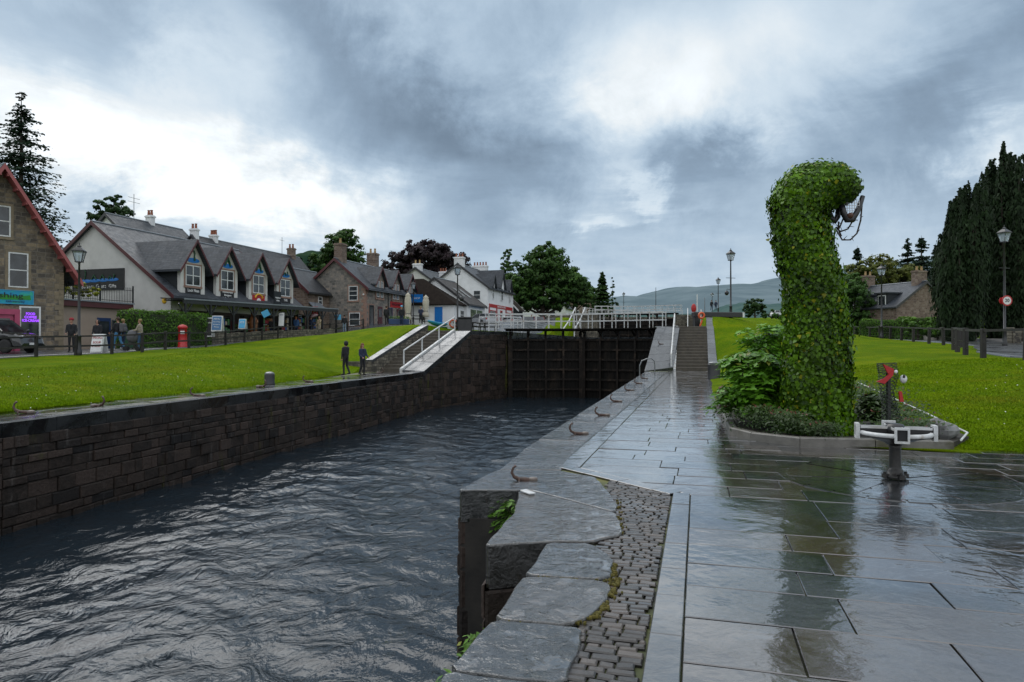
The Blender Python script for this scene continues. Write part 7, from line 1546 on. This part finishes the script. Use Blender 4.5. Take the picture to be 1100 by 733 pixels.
# ------------------------------------------------------------------ cars
TYRE=mat('tyre_rubber',(.012,.012,.012),(.02,.02,.02),20,.85); RIM=mat('alloy_rim',(.35,.35,.36),(.25,.25,.26),6,.3,metal=.8)
def car(x,y,z,rz,paint,lab,suv=False,estate=0,name='parked_car',L=4.3,grp=None):
    o=empty(name,(x,y,z),rz,lab,'car',grp); H=1.72 if suv else 1.45; g=.28 if suv else .2; wb=.90
    prof=[(-L/2,g+.25,.62),(-L/2+.02,g+.0,.75),(-L/2+.05,.72,.80),(-L/2+.10,.98,.80),(L/2-1.15,1.02,.80),(L/2-.35,.88,.76),(L/2-.04,.70,.70),(L/2,g+.15,.66),(L/2-.05,g,.62)]
    xs=np.linspace(-L/2,L/2,33)
    top=lambda x:float(np.interp(x,[-L/2,-L/2+.08,-L/2+.5,L/2-1.2,L/2-.4,L/2-.05,L/2],[.62,.95,1.02 if not suv else 1.12,1.0 if not suv else 1.1,.86 if not suv else .98,.66 if not suv else .75,.5]))
    wid=lambda x:.86*(1-.16*abs(2*x/L)**4); wa=(-L/2+.85,L/2-.88); wr=.35 if suv else .31
    def bot(x):
        b_=g
        for c in wa:
            if abs(x-c)<wr+.06: b_=max(b_,math.sqrt(max(0,(wr+.06)**2-(x-c)**2))+wr)
        return b_
    vs=[];fs=[];K=10
    for x_ in xs:
        w=wid(x_); t=top(x_); b_=min(bot(x_),t-.08)
        sec=[(w*.88,b_),(w,b_+.08 if b_+.08<t else t-.02),(w*1.02,(b_+t)/2),(w*.97,t-.07),(w*.82,t)]
        for yy,zz in sec: vs.append((x_,yy,zz))
        for yy,zz in sec[::-1]: vs.append((x_,-yy,zz))
    for i in range(len(xs)-1):
        for j in range(K): fs.append((i*K+j,i*K+(j+1)%K,(i+1)*K+(j+1)%K,(i+1)*K+j))
    fs.append(tuple(range(K))[::-1]); fs.append(tuple((len(xs)-1)*K+j for j in range(K)))
    mb=MB(); mb.smooth=False; mb.add(vs,fs); mb.build('body',paint,o)
    zt=H; x0,x1,x2,x3=(-L/2+.12,-L/2+.45 if not suv else -L/2+.3,L/2-1.85,L/2-1.1); zb=top(0)-.02
    cab=[(x0,.74,zb),(x1,.60,zt-.02),((x1+x2)/2,.61,zt+.03),(x2,.60,zt-.03),(x3,.74,zb)]
    gv=MB(); vs=[(a,s*b_,c) for s in (1,-1) for a,b_,c in cab]; gv.add(vs,[(0,1,6,5),(3,4,9,8),(0,4,3,2,1)[::1],(5,6,7,8,9)]); gv.build('windows',PANE,o)
    rf=MB(); vs=[(a,s*(b_+.012),c+.012) for s in (1,-1) for a,b_,c in cab[1:4]]; rf.add(vs,[(0,1,4,3),(1,2,5,4)])
    for s in (1,-1):
        P_=[(a,s*(b_+.015),c) for a,b_,c in cab]; rf.beam(P_[0],P_[1],.05,.10); rf.beam(P_[4],P_[3],.05,.07); rf.beam(((x1+x2)/2,s*.622,zt),((x1+x2)/2+.05,s*.75,zb),.03,.07); rf.beam(P_[1],P_[2],.05,.05); rf.beam(P_[2],P_[3],.05,.05)
    rf.build('roof',paint,o)
    for cx in wa:
        for s in (1,-1):
            M=Matrix.Translation((cx,s*.76,wr))@Matrix.Rotation(-s*PI/2,4,'X'); w_=empty_part('wheel',o); t=MB(M); t.smooth=True; t.lathe([(wr*.62,-.1),(wr*.95,-.1),(wr,-.06),(wr,.06),(wr*.95,.1),(wr*.62,.1)],n=22); t.build('tyre',TYRE,w_); t=MB(M); t.lathe([(.05,.0),(wr*.63,.04),(wr*.63,.085),(wr*.5,.07),(.07,.075),(.05,.09)],n=10); t.build('rim',RIM,w_)
    for s in (1,-1):
        t=MB(); t.ellip((L/2-.16,s*.58,(.72 if not suv else .82)),(.14,.15,.08),10,6); t.build('headlight',PANECURT,o); t=MB(); t.ellip((-L/2+.08,s*.66,.86),(.05,.1,.11),8,6); t.build('tail_light',SIGNRED,o); t=MB(); t.ellip((x3-.05,s*.9,zb+.08),(.07,.1,.07),8,6); t.build('mirror',paint,o)
    t=MB(); t.box(L/2-.04,L/2+.015,-.26,.26,.42,.53); t.build('number_plate',WTXT,o); return o
def empty_part(name,parent):
    o=bpy.data.objects.new(name,None); COL.objects.link(o); o.parent=parent; return o
def paint(n,c): return mat(n,c,tuple(v*.9 for v in c),3,.18,spec=.6,coat=.7)
xc,yc=-26.75,35.2; car(xc,yc,zl(xc,yc)+.04,-.12,paint('black_car_paint',(.010,.011,.013)),'black sport utility car parked in front of the stone shop house',True,L=4.6)
SILV=paint('silver_car_paint',(.28,.29,.31)); 
for px,py,d,rz,p,lab in ((517,351,80,2.2,SILV,'silver hatchback parked before the white gabled shop'),(563,352,96,1.9,paint('dark_blue_car_paint',(.02,.04,.12)),'dark blue car parked beyond the gate railing'),(577,351.5,99,1.7,paint('red_car_paint',(.25,.015,.02)),'small red car parked in the row beyond the railing'),(590,351.5,103,1.9,paint('grey_car_paint',(.10,.11,.12)),'grey car at the right end of the parked row'),(548,351.5,92,2.0,paint('white_car_paint',(.5,.52,.55)),'white car parked in front of the red shop front')):
    x,y,z=A(px,py,d); car(x,y,z,rz,p,lab)
x=(838-550)*150/F; car(x,150,A(0,341,150)[2],.3,paint('white_van_paint',(.55,.57,.6)),'white car on the ridge partly hidden by the topiary')

# ------------------------------------------------------------------ people
def capsule(mb,p,q,r0,r1,n=10):
    p=Vector(p);q=Vector(q); d=q-p; L=d.length; d=d/L if L>1e-6 else Vector((0,0,1)); pts=[];rad=[]
    for k in range(4): a=PI/2*(1-k/3.); pts.append(p-d*r0*math.sin(a)); rad.append(max(.002,r0*math.cos(a)))
    for k in range(4): a=PI/2*(k/3.); pts.append(q+d*r1*math.sin(a)); rad.append(max(.002,r1*math.cos(a)))
    mb.tube(pts,rad,n)
def person(label,loc,face,top,legs,shoes,hair,h=1.75,stride=0,arms=(.1,.1),fore=(.2,.2),cat='person',hood=False,hat=None,voxel=.022,bulk=1.0,detail=False,long_hair=False,look=0,skin=None,name='person',long_coat=False):
    o=empty(name,loc,face,label,'person'); s=h/1.75; rg=[]
    def R(p,q,r0,r1,reg): rg.append((Vector(p)*s,Vector(q)*s,r0*s,r1*s,reg))
    hz=.92; st=stride
    for sd,sg in ((1,1),(-1,-1)):
        fx=st*sg; hip=(0,.085*sd,hz); kn=(.22*fx+.03,.09*sd,.50); an=(.42*fx-.02-(.10 if fx<0 else 0)*1,.095*sd,.09+(.05 if fx<0 else 0))
        R(hip,kn,.088*bulk,.062,'l'); R(kn,an,.060,.046,'l'); R((an[0]-.03,an[1],an[2]-.035),(an[0]+.15,an[1]+.015*sd,an[2]-.055),.042,.038,'s')
    R((0,0,.93),(0,0,1.08),.125*bulk,.125*bulk,'t'); R((0,.06,.95),(0,.07,1.05),.10*bulk,.10*bulk,'t'); R((0,-.06,.95),(0,-.07,1.05),.10*bulk,.10*bulk,'t')
    R((0,.075,1.1),(.0,.095,1.36),.112*bulk,.095*bulk,'t'); R((0,-.075,1.1),(.0,-.095,1.36),.112*bulk,.095*bulk,'t'); R((0,-.12,1.405),(0,.12,1.405),.066,.066,'t')
    if long_coat: R((0,.06,.70),(0,.05,1.0),.13,.13,'t'); R((0,-.06,.70),(0,-.05,1.0),.13,.13,'t')
    R((0,0,1.42),(.015,0,1.54),.056,.052,'k'); R((.025,0,1.585),(.005,0,1.665),.068,.085,'k'); R((.085,0,1.60),(.105,0,1.59),.018,.014,'k')
    R((.02,.088,1.61),(.0,.09,1.63),.014,.016,'k'); R((.02,-.088,1.61),(.0,-.09,1.63),.014,.016,'k')
    wr=[]
    for sd,aa,ff in ((1,arms[0],fore[0]),(-1,arms[1],fore[1])):
        sh=Vector((0,.185*sd,1.39)); el=sh+Vector((math.sin(aa)*.28,.045*sd,-math.cos(aa)*.28)); b=aa+ff; w=el+Vector((math.sin(b)*.25,-.03*sd*(1 if ff>.5 else 0),-math.cos(b)*.25))
        R(sh,el,.058*bulk,.048*bulk,'t'); R(el,w,.047*bulk,.036,'t'); d=(w-el).normalized(); R(w,w+d*.075,.028,.034,'k'); wr.append((w+d*.07,d,sd))
    mb=MB()
    for p,q,r0,r1,_ in rg: capsule(mb,p,q,r0,r1)
    me=bpy.data.meshes.new('b'); me.from_pydata([tuple(v) for v in mb.v],[],mb.f); ob=bpy.data.objects.new('b',me); COL.objects.link(ob); m_=ob.modifiers.new('r','REMESH'); m_.mode='VOXEL'; m_.voxel_size=voxel*s; sm=ob.modifiers.new('s','SMOOTH'); sm.iterations=2; sm.factor=.5
    dg=bpy.context.evaluated_depsgraph_get(); dg.update(); me2=bpy.data.meshes.new_from_object(ob.evaluated_get(dg)); bpy.data.objects.remove(ob); me2.materials.clear()
    n=len(me2.polygons); c=np.empty(n*3); me2.polygons.foreach_get('center',c); c=c.reshape(-1,3); best=np.full(n,1e9); reg=np.zeros(n,dtype=np.int32); code={'k':0,'t':1,'l':2,'s':3}
    for p,q,r0,r1,g in rg:
        p=np.array(p);q=np.array(q); d=q-p; t=np.clip(((c-p)@d)/max(1e-9,d@d),0,1); dd=np.linalg.norm(c-(p+t[:,None]*d),axis=1)-(r0+(r1-r0)*t); k=dd<best; best[k]=dd[k]; reg[k]=code[g]
    # fingers are added to the same mesh
    V0=len(me2.vertices); fb=MB()
    for w,d,sd in wr:
        sx=Vector((d.z,0,-d.x)).normalized() if abs(d.y)<.9 else Vector((1,0,0))
        for i,(off,L) in enumerate(((-.024,.062),(-.008,.072),(.008,.068),(.024,.052))):
            b0=(w+sx*off)*s; kn=b0+d*L*.5*s; tip=kn+(d*.8+Vector((.3,-.35*sd,0))).normalized()*L*.5*s; fb.tube([b0-d*.02*s,b0,kn,tip],[.009*s,.009*s,.008*s,.006*s],5)
        th=(w-d*.05+sx*.03)*s; fb.tube([th-sx*.015*s,th+(sx*.8+d*.6)*.03*s,th+(sx*.5+d*1.1)*.055*s],[.011*s,.010*s,.007*s],5)
    vv=np.empty(V0*3); me2.vertices.foreach_get('co',vv); fl=[list(p.vertices) for p in me2.polygons]; vs=[tuple(v) for v in vv.reshape(-1,3)]+fb.v; fs=fl+[[V0+i for i in f] for f in fb.f]; me3=bpy.data.meshes.new('body'); me3.from_pydata(vs,[],fs)
    me3.polygons.foreach_set('material_index',np.concatenate([reg,np.zeros(len(fb.f),dtype=np.int32)])); me3.polygons.foreach_set('use_smooth',np.ones(len(fs),dtype=bool)); me3.update(); bpy.data.meshes.remove(me2)
    link_mesh('body',me3,[skin or SKIN,top,legs,shoes],o)
    hb=MB(); hb.smooth=True; ctr=Vector((-.012,0,1.665))*s
    if hood: 
        hb.ellip((-.025*s,0,1.63*s),(.118*s,.112*s,.135*s),14,10); keep=[f for f in hb.f if not (all(hb.v[i][0]>.045*s and hb.v[i][2]<1.72*s for i in f))]; hb.f=keep; hb.t=hb.t[:len(keep)];hb.m=hb.m[:len(keep)];hb.sm=hb.sm[:len(keep)]; hb.build('hood',top,o)
    else:
        hb.ellip(tuple(ctr),(.104*s,.096*s,.10*s),14,10); keep=[f for f in hb.f if not (all(hb.v[i][0]>.03*s and hb.v[i][2]<1.69*s for i in f) or all(hb.v[i][2]<1.60*s for i in f))]; hb.f=keep; hb.t=hb.t[:len(keep)];hb.m=hb.m[:len(keep)];hb.sm=hb.sm[:len(keep)]; 
        if long_hair: hb.tube([tuple(Vector((-.07,0,1.68))*s),tuple(Vector((-.09,0,1.55))*s),tuple(Vector((-.10,0,1.40))*s)],[.06*s,.075*s,.04*s],8)
        hb.build('hair',hair,o)
    if hat: h2=MB(); h2.smooth=True; h2.lathe([(.112*s,1.67*s),(.115*s,1.70*s),(.10*s,1.76*s),(.04*s,1.80*s),(.01,1.80*s)],(-.01,0,0),14); h2.build('hat',hat,o)
    if detail or True:
        for sd in (1,-1): e=MB(); e.ellip((.088*s,.032*s*sd,1.635*s),(.012*s,.014*s,.008*s),6,5); e.build('eye',BLACK,o)
    return o
SKIN=mat('skin',(.38,.20,.14),(.32,.16,.11),8,.5); 
def cl(n,c,c2=None,**k): return mat(n,c,c2 or tuple(x*.7 for x in c),7,.85,bump=.3,bscale=20,**k)
BLKC=cl('black_cloth',(.012,.013,.017)); JEAN=cl('blue_jeans',(.05,.11,.22)); JEAND=cl('dark_jeans',(.02,.035,.07)); NVC=cl('navy_jacket',(.015,.025,.06)); WSH=cl('white_shoes',(.55,.55,.55)); DSH=cl('dark_shoes',(.015,.013,.012)); HB=cl('brown_hair',(.04,.022,.012)); HBL=cl('blonde_hair',(.25,.17,.07)); HR_=cl('reddish_hair',(.16,.06,.03)); CRM=mat('patterned_cream_jacket',(.42,.36,.28),(.12,.10,.09),22,.9); GRYC=cl('grey_cloth',(.10,.10,.11)); BLUC=cl('blue_jacket',(.03,.09,.22)); BEI=cl('beige_coat',(.38,.30,.2)); REDC=cl('red_jacket',(.3,.02,.03)); ORH=cl('orange_hair',(.3,.10,.03))
x,y=gnd(371.5,403.4); person('hooded man in black jacket and trousers on the left towpath',(x,y,0),2.6,BLKC,BLKC,DSH,HB,1.82,0.12,(.05,.3),(.1,.5),hood=True,voxel=.013,detail=True,bulk=1.05)
x,y=gnd(389.5,403.3); person('woman in open navy jacket with hands together on the left towpath',(x,y,0),-.7,NVC,BLKC,DSH,HR_,1.70,0.05,(.15,.15),(.9,.9),voxel=.013,detail=True,long_hair=True)
def onstreet(px,d,lab,*a,py=None,**k):
    x=(px-550)*d/F; z=zl(x,d)+.04
    if py: z=A(0,py,d)[2]
    return person(lab,(x,d,z),*a,**k)
onstreet(77,36.3,'person in black jacket with red cap standing left of the pavement board',-1.2,BLKC,BLKC,DSH,HB,1.78,.0,(.1,.1),(.7,.9),hat=REDC)
onstreet(105,37.0,'person in black hooded jacket standing behind the pavement board',-1.5,BLKC,BLKC,DSH,HB,1.70,.0,(.1,.1),(.6,.6),hood=True)
p=onstreet(127,37.4,'walker in black jacket with a backpack, bright blue jeans and white shoes',2.9,BLKC,cl('bright_jeans',(.06,.20,.38)),WSH,HB,1.82,.5,(.4,-.3),(.4,.3),bulk=1.12)
bp=empty('backpack',(p.location.x+.3,p.location.y-.06,p.location.z+1.0),2.9,'dark grey backpack worn by the walker in white shoes','bag'); mb=MB(); mb.bbox(-.12,.12,-.17,.17,0,.48,b=.05); mb.build('bag',GRYC,bp); mb=MB(); mb.bbox(-.2,-.12,-.12,.12,.05,.25,b=.03); mb.build('pocket',GRYC,bp)
onstreet(132.5,37.9,'person in dark jacket standing close behind the walker with the backpack',1.2,NVC,JEAND,WSH,HBL,1.72,.2,(.1,.2),(.3,.9))
onstreet(150.5,37.2,'person in patterned cream jacket and blue jeans bending over a pushchair',3.3,CRM,JEAN,DSH,HBL,1.70,.1,(.4,.4),(1.0,1.0),bulk=1.15)
x=(142.3-550)*37/F; o=empty('pushchair',(x,37,zl(x,37)+.04),.2,'grey pushchair held by the person in the patterned jacket','pushchair'); mb=MB(); mb.smooth=True; mb.ellip((0,0,.75),(.3,.26,.38),12,8); mb.build('hood',GRYC,o); mb=MB(); mb.beam((.35,-.2,1.05),(-.3,-.2,.15),.03,.03); mb.beam((.35,.2,1.05),(-.3,.2,.15),.03,.03); mb.beam((.35,-.2,1.05),(.35,.2,1.05),.03,.03); mb.beam((-.2,-.2,.6),(.3,-.2,.12),.03,.03); mb.beam((-.2,.2,.6),(.3,.2,.12),.03,.03); mb.build('frame',BLACK,o)
for xx in (-.3,.3):
    for yy in (-.22,.22): mb=MB(Matrix.Translation((xx,yy,.12))@Matrix.Rotation(PI/2,4,'X')); mb.lathe([(.12,-.02),(.12,.02)],n=12); mb.build('wheel',TYRE,o)
onstreet(292,57,'person in black with pale hands walking past the low wall',-1.4,BLKC,JEAND,WSH,HB,1.78,.3,(.2,.3),(1.2,1.2))
onstreet(318,60.5,'broad person in a blue jacket with orange hair by the veranda',1.4,BLUC,JEAND,DSH,ORH,1.85,.1,(.2,.1),(.2,.4),bulk=1.45)
onstreet(334,62,'person in navy jacket near the end of the veranda',.8,NVC,JEAND,DSH,HB,1.75,.2,(.1,.3),(.3,.4),bulk=1.1)
q=onstreet(343,62.5,'person in a beige coat and pale trousers under the patterned umbrella',-1.8,BEI,cl('pale_trousers',(.35,.3,.24)),DSH,HBL,1.68,.15,(.9,.2),(1.0,.4))
um=empty('umbrella',(q.location.x-.22,q.location.y-.15,q.location.z+1.1),0,'tilted pink and grey patterned umbrella held near the veranda end','umbrella'); M=Matrix.Rotation(-.5,4,'Y'); mb=MB(M); mb.smooth=True; mb.lathe([(.50,.55),(.42,.68),(.28,.79),(.12,.85),(.01,.87)],n=8); mb.build('canopy',mat('patterned_umbrella',(.30,.16,.17),(.12,.11,.12),9,.6),um); mb=MB(M); mb.tube([(0,0,-.1),(0,0,.92)],.012,6); mb.build('shaft',BLACK,um)
onstreet(370,65.5,'person in dark jacket and pale jeans looking at the granite house',2.0,BLKC,cl('pale_jeans',(.2,.27,.36)),DSH,HB,1.72,.1,(.2,.3),(.9,.8))
onstreet(415,60,'person in dark clothes outside the granite house door',1.5,BLKC,BLKC,DSH,HB,1.70,.1,(.1,.1),(.2,.3),py=349.5)
onstreet(431.5,59.5,'person with a light blue hat beside the taller cream parasol',-1.5,BLKC,NVC,DSH,HB,1.72,.1,(.1,.1),(.2,.3),py=350,hat=BLUEL)
onstreet(452,63,'seated looking dark clad person between the parasols',-1.5,NVC,BLKC,DSH,HBL,1.60,.1,(.3,.3),(1.0,1.0),py=348)
for px,d,py,lab,tp in ((764.5,112,334,'left of two tiny walkers on the far right bank path',BLKC),(769,115,334,'right of two tiny walkers on the far right bank path',NVC),(589,104,351,'person in a blue coat beside the grey parked car',BLUC),(571,97,351.5,'person in a red jacket between the parked cars',REDC)):
    x,y,z=A(px,py,d); person(lab,(x,y,z),-1.5,tp,JEAND,DSH,HB,1.75,.3,(.3,-.2),(.3,.3),voxel=.03)

# ------------------------------------------------------------------ daisies in the lawns
def daisies(P,H,lab):
    z=H(P[:,0],P[:,1])+.045; n=len(P); C=np.stack([P[:,0],P[:,1],z],1); r=np.random.default_rng(9)
    return tag(leaves('daisies',C,np.tile([0,-.5,1.],(n,1))+r.normal(0,.25,(n,3)),.018+.014*r.random(n),'ivy',WTXT,None,None,1.5,r),lab,'flowers',kind='stuff')
r_=np.random.default_rng(5); cc=np.array([(13,17.5),(15,19),(11,15),(9.5,13),(17,20)]); k=r_.integers(0,5,60); daisies(cc[k]+r_.normal(0,1.1,(60,2)),HRf,'tiny white daisies scattered in the right lawn')
cc=np.array([(-13,17),(-14,22),(-13,27),(-11.5,31),(-16,25)]); k=r_.integers(0,5,70); daisies(cc[k]+r_.normal(0,1.3,(70,2))*[.7,1.4],HLf,'tiny white daisies scattered in the left lawn')
